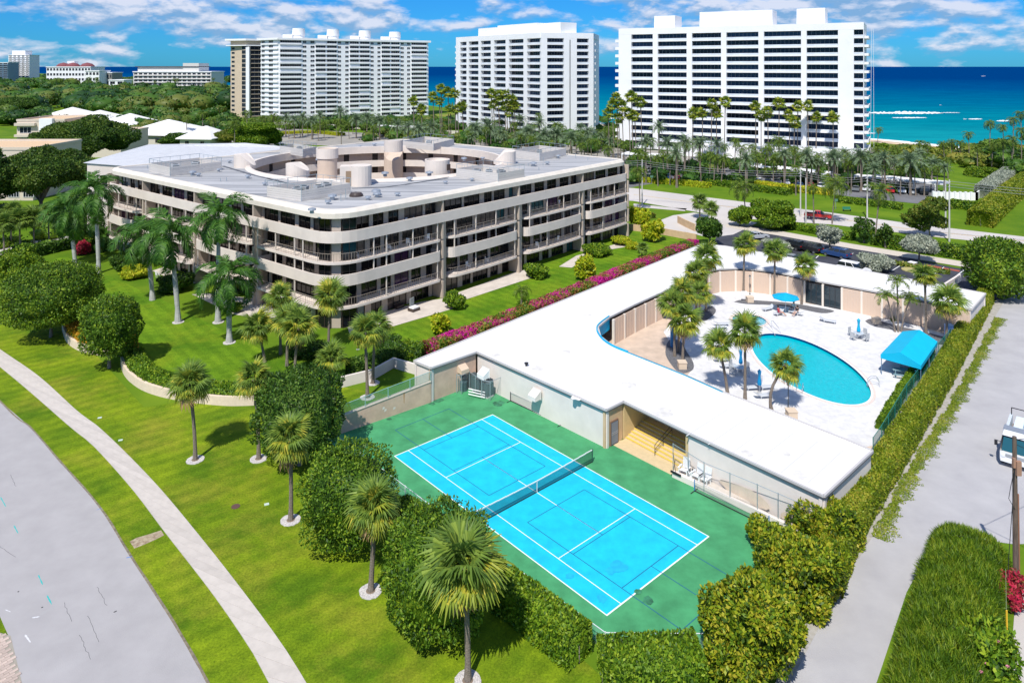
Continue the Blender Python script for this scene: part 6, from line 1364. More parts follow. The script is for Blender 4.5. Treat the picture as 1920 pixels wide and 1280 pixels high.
for i, (x, y, w_, h_, key, l) in enumerate([(853, 578, 46, 32, 'hedge', 'clipped shrub at the first pillar of the long facade'), (1005, 520, 52, 28, 'hedge', 'clipped shrub at the second pillar of the long facade'), (1118, 478, 58, 26, 'hedge', 'clipped shrub at the third pillar of the long facade'), (1165, 458, 40, 18, 'yel', 'yellow-green clipped shrub left of the lamp by the building end'), (1185, 466, 30, 14, 'yel', 'small clipped mound at the far end of the garden lawn'),
      (252, 520, 58, 22, 'yel', 'low yellow-green round mound shrub by the patio'), (232, 505, 50, 28, 'dark', 'dark shrub behind the yellow-green mound'), (330, 545, 70, 36, 'dark', 'dark shrub bed under the tall palms'), (443, 585, 26, 20, 'hedge', 'small shrub left of the dark pillar'), (268, 512, 26, 14, 'yel', 'tiny lime shrub beside the patio chairs'),
      (600, 672, 60, 34, 'dark', 'dark groundcover shrub below the palm group'), (558, 668, 50, 20, 'dark', 'low shrub bed among the palm group trunks'), (155, 478, 30, 30, 'red', 'red-leaved shrub near the left wing'), (728, 665, 60, 40, 'dark', 'round dark shrub left of the bougainvillea'), (772, 672, 46, 36, 'hedge', 'bright shrub at the tip of the bougainvillea hedge'),
      (178, 470, 60, 40, 'hedge', 'mixed green shrub behind the leftmost royal palms'), (1890, 1140, 62, 78, 'red', 'crimson-leaved plant at the foot of the wooden pole')]):
    tree(x, y, x, y - h_ * .45, w_, h_, key, l, cat='shrub', name='shrub', dens=60, size=.24 if y > 600 else .32, seed=60 + i, trunk_r=.05)
for i, (x, y, w_, h_) in enumerate([(1097, 525, 40, 44), (1200, 430, 40, 40), (826, 626, 36, 34), (1224, 452, 42, 36)]):
    tree(x, y, x, y - h_ * .55, w_, h_, 'yel', ['spiky yellow-green palm-like shrub on the garden lawn by the bougainvillea', 'yellow-green shrub behind the long tan wall', 'spiky shrub on the lawn left of the bougainvillea', 'green shrub at the end of the tan garden wall'][i], cat='shrub', name='shrub', dens=35, size=.6, seed=90 + i, trunk_r=.06, amp=.2)
# oleander with pink flowers, lower right
o = tree(1850, 1275, 1835, 1215, 150, 110, 'hedge', 'loose pink-flowered oleander at the bottom right corner', cat='shrub', name='oleander', dens=60, size=.3, seed=99, amp=.22)
fl = MB(); q = random.Random(4)
for x, y in [(1813, 1175), (1864, 1202), (1872, 1203), (1820, 1215), (1851, 1245), (1778, 1190), (1890, 1250), (1840, 1260)]:
    c = P(x, y, 2.2)
    for k in range(6): a = k * 1.05; fl.add([(c.x, c.y, c.z), (c.x + .1 * math.cos(a), c.y + .1 * math.sin(a), c.z + .06), (c.x + .12 * math.cos(a + .9), c.y + .12 * math.sin(a + .9), c.z + .03)], [(0, 1, 2)])
tag(fl.build('flower', mat('pink_petal', (.6, .2, .28), rough=.6), o), kind='stuff')
# ---- trees further off
tree(165, 335, 162, 268, 172, 96, 'canopy', 'huge spreading dark tree behind the left end of the apartment building', style='spread', dens=26, size=.6, seed=101, trunk_r=.5, name='spreading_tree')
tree(76, 402, 78, 336, 180, 124, 'canopy', 'wide spreading tree in front of the cream house at the left edge', style='spread', dens=30, size=.5, seed=102, trunk_r=.45, name='spreading_tree')
tree(-25, 420, -20, 345, 100, 130, 'canopy', 'tree cut by the left edge beside the cream house', style='spread', dens=16, size=.6, seed=103, trunk_r=.4, name='spreading_tree')
for i, (bx, by, cx, cy, w_, h_, key, l, st) in enumerate([(478, 275, 478, 250, 100, 48, 'hedge', 'bright green rounded tree behind the ribbed roof wing', 'round'), (430, 275, 425, 258, 80, 28, 'olive', 'low flat olive tree beside the white hip-roofed house', 'spread'), (1387, 424, 1388, 404, 48, 36, 'hedge', 'small green tree beside the entrance drive', 'round'), (1445, 428, 1449, 401, 92, 58, 'hedge', 'large dense green tree between the drive and the parking lot', 'round'),
      (1880, 560, 1873, 502, 100, 96, 'trim', 'large round trimmed tree at the lane end of the parking lot', 'box'), (1332, 462, 1330, 430, 50, 40, 'dark', 'dark bluish tree at the pool house corner by the drive', 'round'), (1555, 472, 1555, 440, 46, 40, 'silver', 'silver-leaved tree between the parked cars', 'round'), (1457, 470, 1457, 460, 56, 24, 'silver', 'silver-leaved tree at the left end of the parked cars', 'round'),
      (1640, 508, 1640, 492, 66, 32, 'silver', 'silver-leaved tree over the white car', 'round'), (1722, 492, 1725, 462, 66, 42, 'silver', 'silver-leaved tree beside the white kerb block', 'spread'), (1745, 445, 1740, 405, 90, 78, 'olive', 'nearly bare tree by the road on the right', 'sparse'), (1620, 455, 1620, 430, 46, 44, 'dark', 'thin dark tree by the parking lot path', 'sparse'), (1660, 465, 1660, 440, 30, 44, 'dark', 'thin dark tree right of its neighbour on the path', 'sparse'),
      (1835, 330, 1838, 325, 60, 30, 'hedge', 'round bright green tree near the sea grape bank', 'round'), (1650, 285, 1645, 278, 42, 20, 'hedge', 'low green tree right beside the widest tower base', 'round'), (330, 275, 330, 262, 60, 30, 'dark', 'dark tree in front of the white hip-roofed house', 'round'), (22, 220, 20, 200, 100, 42, 'dark', 'dark leafy mass tree above the cream house roof', 'round'), (225, 280, 240, 272, 60, 36, 'hedge', 'green bush tree between the spreading tree and the white house', 'round')]):
    tree(bx, by, cx, cy, w_, h_, key, l, style=st, dens=26 if by < 300 else 40, size=(.7 if by < 300 else .42), seed=110 + i, trunk_r=.15)
# hedges by the road and round the towers
for i, (p, w_, h_, key, l) in enumerate([([(1640, 458), (1690, 468), (1760, 478), (1825, 488)], 2.2, 2.2, 'trim', 'long hedge between the road and the parking lot path'), ([(1470, 425), (1540, 440), (1600, 450)], 2, 1.2, 'hedge', 'low hedge left of the long road hedge'), ([(1660, 492), (1740, 508), (1780, 514)], 1, .6, 'olive', 'low shrub row by the red kerb'),
      ([(1838, 425), (1870, 395), (1905, 365), (1945, 335)], 4.5, 3.2, 'lime', 'tall clipped hedge running to the beach at the right edge'), ([(1845, 372), (1880, 345), (1930, 310)], 4, 3.2, 'silver', 'pale grey-green hedge behind the white fence'), ([(1570, 378), (1650, 388), (1690, 393)], 2.5, 1.3, 'hedge', 'clipped hedge by the tower entrance sign'), ([(1185, 340), (1260, 345), (1330, 352)], 3, 1.2, 'yel', 'yellow-green shrub border left of the tower drive'), ([(1330, 345), (1420, 358), (1480, 366)], 3, 1.5, 'hedge', 'green shrub border in front of the tower parking'),
      ([(1420, 350), (1480, 358), (1560, 366)], 2.5, 1.6, 'yel', 'golden shrub border by the tower drive'), ([(1785, 390), (1828, 395)], 2.5, 2, 'hedge', 'short hedge in front of the white wall corner'), ([(180, 458), (120, 468), (60, 482)], 2, 1.8, 'dark', 'dark clipped hedge along the left garden path'), ([(1500, 345), (1600, 352), (1700, 362)], 3, 2, 'dark', 'dark hedge under the date palms'), ([(530, 252), (590, 250), (640, 255)], 4, 1.3, 'yel', 'yellow border of the round lawn by the far towers'), ([(1180, 395), (1205, 405), (1222, 410)], 2, 1.0, 'olive', 'small shrub bed beside the entrance path')]):
    hedge(p, w_, h_, key, l, dens=28, size=.45, seed=140 + i, smooth=3)
def mass(name, boxes, key, seed, size, z=(3, 8), r_=(4, 8), n=60, per=130):
    rs = NR(seed); Vs = []; Fs = []; o = 0; me_p = boxes
    for i in range(n):
        t_ = rs.rand(); px_, py_ = rs.uniform(boxes[0], boxes[2]), rs.uniform(boxes[1], boxes[3]); c = P(px_, py_); r0 = rs.uniform(*r_); zz = rs.uniform(*z)
        D = unit(rs.normal(size=(per, 3))); D[:, 2] = np.abs(D[:, 2]) * 1.0 - .25; Pt = D * (1 + .12 * lump(D, rs, 6, 5))[:, None] * [r0, r0, r0 * .62] + [c.x, c.y, zz]
        V, F = leafq(Pt, unit(D), size, rs, .7, .7, .1); Vs.append(V); Fs.append(F + o); o += len(V); V, F = ico((r0 * .85, r0 * .85, r0 * .5), (c.x, c.y, zz), rs, 8, 5, .15); Vs.append(V); Fs.append(F + o); o += len(V)
    ob = link(name, npmesh(name, np.concatenate(Vs), np.concatenate(Fs), LM[key])); tag(ob, kind='stuff'); return ob
w1 = mass('woodland', (-60, 168, 440, 215), 'wood', 201, 1.9, (4, 9), (7, 14), 230, 130)
tag(w1, 'unbroken green woodland filling the ground between the white houses and the far buildings', 'woodland')
w0 = mass('garden_trees', (-80, 212, 80, 236), 'wood', 199, 1.3, (2, 6), (4, 8), 50, 130); tag(w0, 'dark trees left of the white hip-roofed houses', 'trees')
w2 = mass('woodland_edge', (90, 205, 440, 262), 'wood', 202, 1.3, (2, 5), (4, 7), 90, 130); tag(w2, 'dark mixed trees along the near edge of the woodland', 'woodland')
w3 = mass('tree_belt', (-60, 148, 440, 166), 'wood', 203, 3.0, (4, 9), (9, 16), 130, 90); tag(w3, 'distant belt of trees in front of the low beach buildings', 'woodland')
w4 = mass('understorey', (690, 228, 1180, 288), 'wood', 204, .9, (1, 3), (2.5, 4.8), 170, 120); tag(w4, 'green shrubs massed under the palms before the middle tower', 'shrubs')
w5 = mass('understorey', (1180, 300, 1760, 346), 'wood', 205, .8, (.6, 2.4), (1.6, 3.2), 150, 110); tag(w5, 'dark shrubs between the parked cars under the date palms', 'shrubs')
w6 = mass('sea_grape_bank', (1630, 285, 1930, 315), 'olive', 206, .9, (.5, 2.0), (2.5, 4.5), 70, 120); tag(w6, 'olive sea grape scrub on the dune right of the widest tower', 'shrubs')
w7 = mass('understorey', (1850, 270, 1960, 345), 'dark', 207, .9, (1, 4), (3, 5), 40, 130); tag(w7, 'dark scrub under the leaning coconut palms at the right edge', 'shrubs')
w8 = mass('understorey', (430, 226, 860, 246), 'wood', 208, .9, (.6, 2.4), (2.4, 4.2), 130, 110); tag(w8, 'dark shrubs at the foot of the drum-topped tower', 'shrubs')
w9 = mass('garden_shrubs', (-80, 395, 200, 470), 'hedge', 209, .5, (.4, 1.4), (1.6, 2.6), 46, 130); tag(w9, 'mixed green garden shrubs beside the cream house', 'shrubs')
# ---- palms
palmb = mat('palm_trunk', (0.20, 0.165, 0.135), rough=.95, var=.35, vscale=8, stretch=(1, 1, 3), bump=.8, bscale=12)
royalb = mat('royal_trunk', (0.40, 0.40, 0.39), rough=.85, var=.15, vscale=2, stretch=(1, 1, 3)); shaft = mat('green_crownshaft', (0.12, 0.22, 0.05), rough=.5, var=.2)
PMT = {'sd': leafmat('dead_frond', [(.20, .12, .05), (.32, .21, .10), (.42, .30, .16)], .1, .3, 1.0), 'sg': leafmat('sabal_green', [(0.090, 0.160, 0.029), (0.161, 0.256, 0.040), (0.269, 0.368, 0.056)], .35, .3, 1.0), 'sy': leafmat('sabal_yellow', [(0.179, 0.256, 0.032), (0.340, 0.384, 0.040), (0.573, 0.496, 0.064)], .35, .3, 1.0),
       'rg': leafmat('royal_green', [(.03, .10, .012), (.05, .14, .016), (.10, .21, .025)], .2, .3, 1.0), 'dg': leafmat('date_green', [(.09, .14, .08), (.17, .25, .13), (.28, .36, .2)], .3, .3, 1.0),
       'cg': leafmat('coconut_green', [(.04, .09, .012), (.10, .18, .02), (.26, .32, .04)], .35, .3, 1.0), 'cgx': leafmat('coconut_green', [(0.090, 0.160, 0.019), (0.179, 0.272, 0.032), (0.394, 0.416, 0.048)], .35, .3, 1.0), 'wg': leafmat('fan_palm_green', [(0.090, 0.176, 0.024), (0.197, 0.304, 0.032), (0.502, 0.464, 0.048)], .35, .4, .6), 'cp': leafmat('coastal_palm', [(0.027, 0.080, 0.032), (0.072, 0.144, 0.040), (0.179, 0.208, 0.048)], .3, .3, .6)}
def fan_frond(rs, m, pet=.85, fan=1.15, n=20, droop=.35, wd=.075):
    V, F = [], []; 
    def q4(a, b_, c, d): o = len(V); V.extend([a, b_, c, d]); F.append((o, o + 1, o + 2, o + 3))
    q4((0, -.03, 0), (0, .03, 0), (pet, .02, -.02), (pet, -.02, -.02))
    for i in range(n):
        t_ = (i + .5) / n * 2 - 1; a = t_ * 2.0; L_ = fan * (1 - .25 * abs(t_) ** 2) * rs.uniform(.88, 1.08); dz = rs.uniform(.6, 1.4) * droop; bx = pet + .12 * (1 - abs(t_))
        dx, dy = math.cos(a), math.sin(a); sx, sy = -dy, dx; fold = .12 * (1 if i % 2 else -1) * wd * 4
        p0 = (bx, 0, 0); p1 = (bx + dx * L_ * .55, dy * L_ * .55, -dz * .12 - abs(t_) * .12); p2 = (bx + dx * L_ * .95, dy * L_ * .95, -dz * .75 - abs(t_) * .2)
        q4((p0[0] - sx * .01, p0[1] - sy * .01, p0[2]), (p0[0] + sx * .01, p0[1] + sy * .01, p0[2]), (p1[0] + sx * wd, p1[1] + sy * wd, p1[2] + fold), (p1[0] - sx * wd, p1[1] - sy * wd, p1[2] - fold))
        q4((p1[0] - sx * wd, p1[1] - sy * wd, p1[2] - fold), (p1[0] + sx * wd, p1[1] + sy * wd, p1[2] + fold), (p2[0] + sx * .01, p2[1] + sy * .01, p2[2]), (p2[0] - sx * .01, p2[1] - sy * .01, p2[2] - .02))
    return np.array(V, float), np.array(F)
def feather_frond(rs, L_=3.4, arc=1.25, n=24, leaf=.62, up=.15, wd=.055, hang=.75):
    V, F = [], []
    def q4(a, b_, c, d): o = len(V); V.extend([tuple(a), tuple(b_), tuple(c), tuple(d)]); F.append((o, o + 1, o + 2, o + 3))
    pts = []; x = z = 0; ang = up
    for i in range(13): pts.append(Vector((x, 0, z))); x += L_ / 12 * math.cos(ang); z += L_ / 12 * math.sin(ang); ang -= arc / 12 * (1 + i / 9)
    for i in range(12): w_ = .035 * (1 - i / 13); q4(pts[i] + Vector((0, -w_, 0)), pts[i] + Vector((0, w_, 0)), pts[i + 1] + Vector((0, w_ * .9, 0)), pts[i + 1] + Vector((0, -w_ * .9, 0)))
    for i in range(n):
        t_ = .14 + .86 * i / (n - 1); k = min(11, int(t_ * 12)); f = t_ * 12 - k; p = pts[k].lerp(pts[k + 1], f); d = (pts[k + 1] - pts[k]).normalized(); up_ = Vector((-d.z, 0, d.x)); ll = leaf * (math.sin(math.pi * (.16 + .8 * t_)) ** .6) * rs.uniform(.85, 1.1)
        for s in (-1, 1):
            el_ = rs.uniform(-.35, .35); o_ = (Vector((0, s, 0)) * .8 + d * .55 + up_ * el_).normalized(); p1 = p + o_ * ll * .5; p2 = p + o_ * ll * .9 + Vector((0, 0, -hang * ll * .6)); w_ = d * wd
            q4(p - w_ * .4, p + w_ * .4, p1 + w_, p1 - w_); q4(p1 - w_, p1 + w_, p2 + w_ * .15, p2 - w_ * .15)
    return np.array(V, float), np.array(F)
rf = random.Random(12)
FR = {'sabal': [fan_frond(rf, None, .85, 1.22, 26, .55, .055) for _ in range(4)], 'fan': [fan_frond(rf, None, .8, .95, 12, .3, .11) for _ in range(2)], 'royal': [feather_frond(rf, 3.3, 1.5, 46, .82, .15, .05) for _ in range(3)], 'date': [feather_frond(rf, 3.0, 1.0, 20, .5, .2, .07, .2) for _ in range(2)],
      'coco': [feather_frond(rf, 3.4, 1.6, 18, .75, .1, .08, .7) for _ in range(2)], 'small': [feather_frond(rf, 1.7, 1.5, 16, .45, .3, .05, .5) for _ in range(2)]}
FM = {}
def frond_me(kind, i, mk):
    if (kind, i, mk) not in FM: FM[(kind, i, mk)] = npmesh('frond', *FR[kind][i], PMT[mk])
    return FM[(kind, i, mk)]
def orient(kind, n, rs):
    out = []
    for i in range(n):
        az = i * 2.39996 + rs.uniform(-.2, .2); f = i / (n - 1)
        if kind in ('sabal', 'fan'): el_ = R(lerp(84, -52, f ** .85)) + rs.uniform(-.22, .22)
        elif kind == 'royal': el_ = R(lerp(75, -35, f)) + rs.uniform(-.08, .08)
        elif kind == 'date': el_ = R(lerp(80, -25, f)) + rs.uniform(-.1, .1)
        elif kind == 'small': el_ = R(lerp(65, 0, f))
        else: el_ = R(lerp(72, -30, f)) + rs.uniform(-.15, .15)
        out.append((az, el_, rs.uniform(-.3, .3), rs.uniform(.8, 1.15), f))
    return out
CM = {}
def merged_crown(kind, mk, n, var, size_boost=1.0):
    key = (kind, mk, n, var)
    if key in CM: return CM[key]
    rs = random.Random(hash((kind, n)) % 97 + var); rs = random.Random(len(kind) * 13 + n + var); Vs, Fs, o = [], [], 0
    for i, (az, el_, roll, s, f) in enumerate(orient(kind, n, rs)):
        V, F = FR[kind][i % len(FR[kind])]; M = np.array(Matrix.Rotation(az, 3, 'Z') @ Matrix.Rotation(-el_, 3, 'Y') @ Matrix.Rotation(roll, 3, 'X')); Vs.append((V * s) @ M.T); Fs.append(F + o); o += len(V)
    CM[key] = npmesh('crown', np.concatenate(Vs), np.concatenate(Fs), PMT[mk]); return CM[key]
ringm = mat('white_gravel', (.52, .49, .47), rough=.95, var=.35, vscale=14, detail=6, bump=.8, bscale=20); soil = mat('ring_soil', (.2, .15, .11), rough=1)
def palm(bx, by, cx, cy, kind, label, rpx, name='sabal_palm', group=None, z0=0.0, detail=True, ring=False, n=None, seed=None, tr=.15, bow=0.0, tm=None):
    """base pixel, crown-centre pixel and crown radius in pixels, as read off the photo"""
    b_ = P(bx, by, z0); s = FPX / b_.y; ct = Vector(((cx - bx) / s, 0, CZ - (cy - HOR) / s - z0)); rs = random.Random(seed if seed is not None else int(bx * 7 + by))
    o = thing(name, label, 'palm tree', tuple(b_), 0, group); base_r = {'sabal': 2.0, 'fan': 1.75, 'royal': 2.25, 'date': 2.8, 'coco': 3.2, 'small': 1.5}[kind]; k = rpx / s / base_r
    hgt = ct.z; pts = [Vector((ct.x * (t_ ** 1.4) + bow * math.sin(math.pi * t_), 0, hgt * t_)) for t_ in (0, .15, .35, .55, .75, .9, 1.0)]
    mk = {'sabal': 'sg', 'fan': 'wg', 'royal': 'rg', 'date': 'dg', 'coco': 'cg', 'small': 'cg'}[kind]
    mb = MB()
    if kind == 'royal':
        mb.path(pts, [tr * 1.9, tr * 1.25, tr * 1.35, tr * 1.2, tr, tr * .9, tr * .8], 10); mb.build('trunk', royalb, o, world=False); e_ = pts[-1]; MB().path([e_ - Vector((0, 0, 1.3)), e_ - Vector((0, 0, .8)), e_ + Vector((0, 0, .1))], [tr * .9, tr * 1.05, tr * .5], 10).build('crownshaft', shaft, o, world=False)
    else:
        mb.path(pts, [tr * 1.5, tr * 1.1, tr, tr * .95, tr * .95, tr * 1.15, tr * 1.3], 8 if detail else 5); mb.build('trunk', tm or palmb, o, world=False)
    n = n or {'sabal': 32, 'fan': 26, 'royal': 19, 'date': 34, 'coco': 20, 'small': 12}[kind]
    if detail:
        for i, (az, el_, roll, sc1, f) in enumerate(orient(kind, n, rs)):
            m2 = 'sd' if (kind == 'sabal' and f > .95) else 'sy' if (kind == 'sabal' and (f > .62 or rs.random() < .18)) else mk; M = Matrix.Rotation(az, 3, 'Z') @ Matrix.Rotation(-el_, 3, 'Y') @ Matrix.Rotation(roll, 3, 'X')
            link('frond', frond_me(kind, i % len(FR[kind]), m2), o, pts[-1], M.to_euler(), sc1 * k)
    else: link('crown', merged_crown(kind, mk, n, rs.randint(0, 2)), o, pts[-1], (0, 0, rs.uniform(0, 6.28)), k * rs.uniform(.92, 1.1))
    if ring:
        r_ = structure_ring(b_)
    return o
def structure_ring(b_):
    tag(MB().prism(disc((b_.x, b_.y), .72, 0, 26, .05, int(b_.x * 10)), .0, .045).build('gravel_ring', ringm), kind='structure')
    tag(MB().lathe([(0, .10), (.16, .09), (.3, .047)], (b_.x, b_.y, 0), 14).build('root_soil', soil), kind='structure')
for a in [(366, 862, 355, 720, 42, 'palm on the front lawn nearest the sidewalk, its shadow fully on the grass'), (485, 860, 476, 710, 38, 'lawn palm just left of the dark clusia tree'), (545, 975, 543, 822, 48, 'second lawn palm from the sidewalk corner of the court hedges, with a shaggy crown'), (695, 1108, 702, 952, 54, 'lawn palm in front of the first trimmed shrub tree by the court'), (877, 1276, 868, 1062, 84, 'tallest-looking palm, nearest the camera at the bottom centre')]:
    palm(a[0], a[1], a[2], a[3], 'sabal', a[5], a[4], ring=True, n=38, tr=.15, bow=.06)
for a in [(496, 679, 482, 612, 34, 'leftmost palm of the group before the rounded corner', 0), (526, 664, 524, 556, 30, 'tall palm at the back of the group before the rounded corner', 0), (538, 686, 540, 598, 34, 'middle palm of the group before the rounded corner', 0), (552, 708, 560, 612, 38, 'front palm of the group before the rounded corner', 0), (616, 652, 619, 558, 36, 'lone palm standing against the rounded building corner', 1),
          (618, 718, 620, 672, 32, 'short palm below the rounded building corner', 0), (689, 745, 684, 622, 34, 'left palm of the pair behind the court fence', 1), (699, 718, 704, 610, 34, 'right palm of the pair behind the court fence', 1)]:
    palm(a[0], a[1], a[2], a[3], 'sabal', a[5], a[4], n=32, ring=bool(a[6]))
for a in [(1265, 668, 1262, 570, 33, 'left front palm of the dense clump by the tan terrace'), (1280, 676, 1284, 600, 35, 'lowest front palm of the dense clump by the tan terrace'), (1272, 660, 1280, 548, 30, 'middle palm of the dense clump by the tan terrace'), (1312, 602, 1312, 548, 26, 'front palm of the back group at the clump'), (1306, 592, 1304, 512, 28, 'left tall palm of the back group at the clump'), (1324, 584, 1326, 482, 29, 'tallest palm of the back group at the clump'),
          (1364, 737, 1347, 648, 33, 'palm with a bent trunk left of the tall pool palm'), (1397, 748, 1397, 622, 37, 'tall straight palm in the middle of the pool deck edge'), (1447, 770, 1474, 684, 34, 'palm leaning right over the oval pool'),
          (1394, 548, 1396, 458, 26, 'left palm of three along the far cabana wall'), (1452, 556, 1453, 472, 26, 'middle palm of three along the far cabana wall'), (1503, 570, 1508, 498, 25, 'right palm of three, beside the glass door'), (1736, 625, 1734, 516, 25, 'tall thin palm behind the canopy'), (1774, 642, 1778, 566, 34, 'broad palm beside the pale blue cabinet')]:
    palm(a[0], a[1], a[2], a[3], 'sabal', a[5], a[4], z0=DZ, n=30, bow=(-.5 if a[0] == 1447 else 0), tr=.14)
for i, (bx, cx, cy) in enumerate([(1678, 1662, 556), (1684, 1682, 528), (1690, 1706, 560)]): palm(bx, 622, cx, cy, 'small', ['left', 'middle', 'right'][i] + ' trunk of the triple feather palm beside the canopy', 24, 'feather_palm', z0=DZ, n=14, tr=.09)
for a in [(185, 512, 178, 352, 48, 'royal palm standing highest at the left, grey trunk by the dark path'), (141, 500, 128, 388, 44, 'leftmost royal palm with pale trunk on the left lawn'), (286, 562, 272, 432, 50, 'royal palm left of the largest one on the curved lawn'), (334, 604, 318, 432, 56, 'largest royal palm on the curved lawn with thick grey trunk'), (409, 604, 410, 398, 52, 'tall royal palm whose crown overlaps the roof edge'), (430, 642, 428, 510, 56, 'front royal palm with bluish trunk on the curved lawn'), (200, 470, 195, 432, 30, 'small palm tucked against the left facade')]:
    palm(a[0], a[1], a[2], a[3] + 8, 'royal', a[5], a[4], 'royal_palm', ring=a[1] > 600, tr=.24)
for i, (x, y, cx, cy) in enumerate([(8, 480, 5, 420), (38, 474, 36, 412), (64, 470, 62, 408), (92, 462, 90, 400), (20, 462, 22, 398), (-20, 470, -18, 410)]):
    palm(x, y, cx, cy, 'sabal', 'one of the green and gold palms in the row before the cream house', 22, detail=False, n=34, group='palms before the cream house')
palm(160, 470, 158, 408, 'royal', 'royal palm behind the leftmost pair near the building corner', 38, 'royal_palm', detail=False, tr=.2)
# coconut palms near the road
for a in [(1398, 408, 1393, 350, 30, 'coconut palm left of the dense green tree by the road'), (1560, 420, 1568, 345, 32, 'tall coconut palm behind the red pickup'), (1641, 460, 1650, 358, 32, 'coconut palm right of the road utility poles'), (1526, 420, 1524, 352, 16, 'thin small palm left of the coconut palm at the red pickup'), (1200, 395, 1198, 322, 24, 'palm beside the steel street light at the end of the apartment block'), (978, 572, 978, 545, 22, 'small cluster palm on the garden lawn')]:
    palm(a[0], a[1], a[2], a[3], 'coco', a[5], a[4], 'coconut_palm', detail=False, tr=.13)
for a in [(1312, 410, 1312, 378, 18, 'small palm by the entrance drive, left'), (1334, 420, 1334, 392, 16, 'small palm by the entrance drive, right'), (1203, 485, 1205, 465, 12, 'tiny palm in a pot on the garden lawn')]: palm(a[0], a[1], a[2], a[3], 'sabal', a[5], a[4], detail=False, n=34)
# fan palms before the towers
for x, y in [(1300, 213), (1317, 213), (1335, 195), (1343, 213), (1360, 191), (1417, 200), (1427, 218), (1439, 211), (1461, 194), (1479, 216), (1490, 230), (1496, 200), (1514, 199), (1531, 220), (1562, 221)]:
    palm(x + (x % 5 - 2), 300 + x % 9, x, y, 'fan', 'slender fan palm standing before the balconies of the widest tower', 13, 'fan_palm', 'fan palms before the widest tower', detail=False, tr=.16)
for x, y in [(1156, 184), (1148, 198), (1166, 200), (1184, 182), (1201, 193), (1179, 213), (1140, 212), (1160, 222), (1190, 218)]: palm(x + 3, 298, x, y, 'fan', 'slender fan palm in the cluster between the middle and widest towers', 13, 'fan_palm', 'fan palms between the towers', detail=False, tr=.16)
for x, y in [(827, 167), (840, 174), (853, 176), (824, 190), (844, 204), (867, 200), (812, 182), (858, 205), (775, 190), (790, 205)]: palm(x + 2, 262, x, y, 'fan', 'slender fan palm left of the middle tower', 12, 'fan_palm', 'fan palms left of the middle tower', detail=False, tr=.2)
for x, y in [(921, 176), (934, 180), (949, 177), (960, 187), (946, 198), (964, 198), (955, 212), (925, 196)]: palm(x + 3, 264, x, y, 'fan', 'slender fan palm before the grid facade of the middle tower', 12, 'fan_palm', 'fan palms before the middle tower', detail=False, tr=.2)
# date palms
rq = random.Random(8)
for x, y, r_ in [(1210, 268, 22), (1251, 272, 24), (1283, 268, 24), (1312, 272, 24), (1345, 276, 24), (1235, 240, 18), (1398, 300, 22), (1562, 298, 26), (1614, 296, 28), (1658, 298, 22), (1706, 305, 32), (1268, 290, 20), (1640, 318, 22), (1512, 292, 20), (1470, 290, 18)]:
    palm(x + 1, y + 62, x, y, 'date', 'grey-green date palm in the row before the widest tower', r_, 'date_palm', 'date palms before the widest tower', detail=False, tr=.28)
for x, y, r_ in [(536, 222, 16), (552, 226, 16), (567, 222, 17), (585, 228, 16), (638, 212, 18), (668, 226, 19), (688, 222, 19), (712, 228, 20), (765, 240, 20), (785, 244, 20), (808, 240, 22), (890, 244, 22), (915, 238, 22), (990, 250, 24), (1020, 255, 24), (1044, 254, 24), (1072, 262, 25), (975, 225, 16), (1012, 232, 16), (1102, 250, 18), (745, 236, 18), (600, 218, 14), (940, 252, 20)]:
    palm(x, y + 34, x, y, 'date', 'grey-green date palm in the grove beyond the apartment roof', r_, 'date_palm', 'date palms beyond the apartment roof', detail=False, tr=.28)
for x, y, r_ in [(440, 232, 15), (463, 212, 12), (350, 222, 12), (380, 215, 12), (400, 226, 14), (1120, 268, 18), (1140, 280, 18), (1170, 270, 18), (1420, 296, 18), (1450, 300, 20), (1490, 284, 18), (1530, 300, 20), (1590, 306, 20), (700, 240, 12), (640, 240, 12), (820, 258, 14), (1090, 272, 16), (1010, 216, 10)]:
    palm(x, y + 48, x, y, 'coco', 'green coconut palm scattered among the far gardens', r_, 'coconut_palm', 'coconut palms in the far gardens', detail=False, tr=.16)
for g_, (x0, x1, y0, y1, dy, n_, knd) in enumerate([(440, 800, 216, 240, 28, 26, 'coco'), (820, 1170, 226, 272, 34, 28, 'coco'), (1190, 1480, 262, 300, 52, 26, 'coco'), (1480, 1760, 276, 318, 50, 26, 'coco'), (880, 1150, 236, 268, 30, 18, 'date'), (1500, 1780, 286, 318, 50, 12, 'date')]):
    for i in range(n_):
        x = lerp(x0, x1, (i + rq.random()) / n_); y = rq.uniform(y0, y1)
        palm(x, y + dy, x + rq.uniform(-4, 4), y, knd, ['dark palm in the belt before the drum-topped tower', 'dark palm in the belt before the middle tower', 'dark palm by the left half of the tower lot', 'dark palm by the right half of the tower lot', 'grey palm mixed into the belt before the middle tower', 'grey palm at the right of the tower lot'][g_], rq.uniform(9, 15) * (1 if x < 1180 else 1.35), 'coconut_palm' if knd == 'coco' else 'date_palm', f'palms of belt part {"abcdef"[g_]}'.replace('part ', 'section '), detail=False, tr=.15)
def coast_palm(x, y, by, r_, lab, g): 
    o_ = palm(x + rq.uniform(-4, 4), by, x, y, 'coco', lab, r_, 'coconut_palm', g, detail=False, tr=.14)
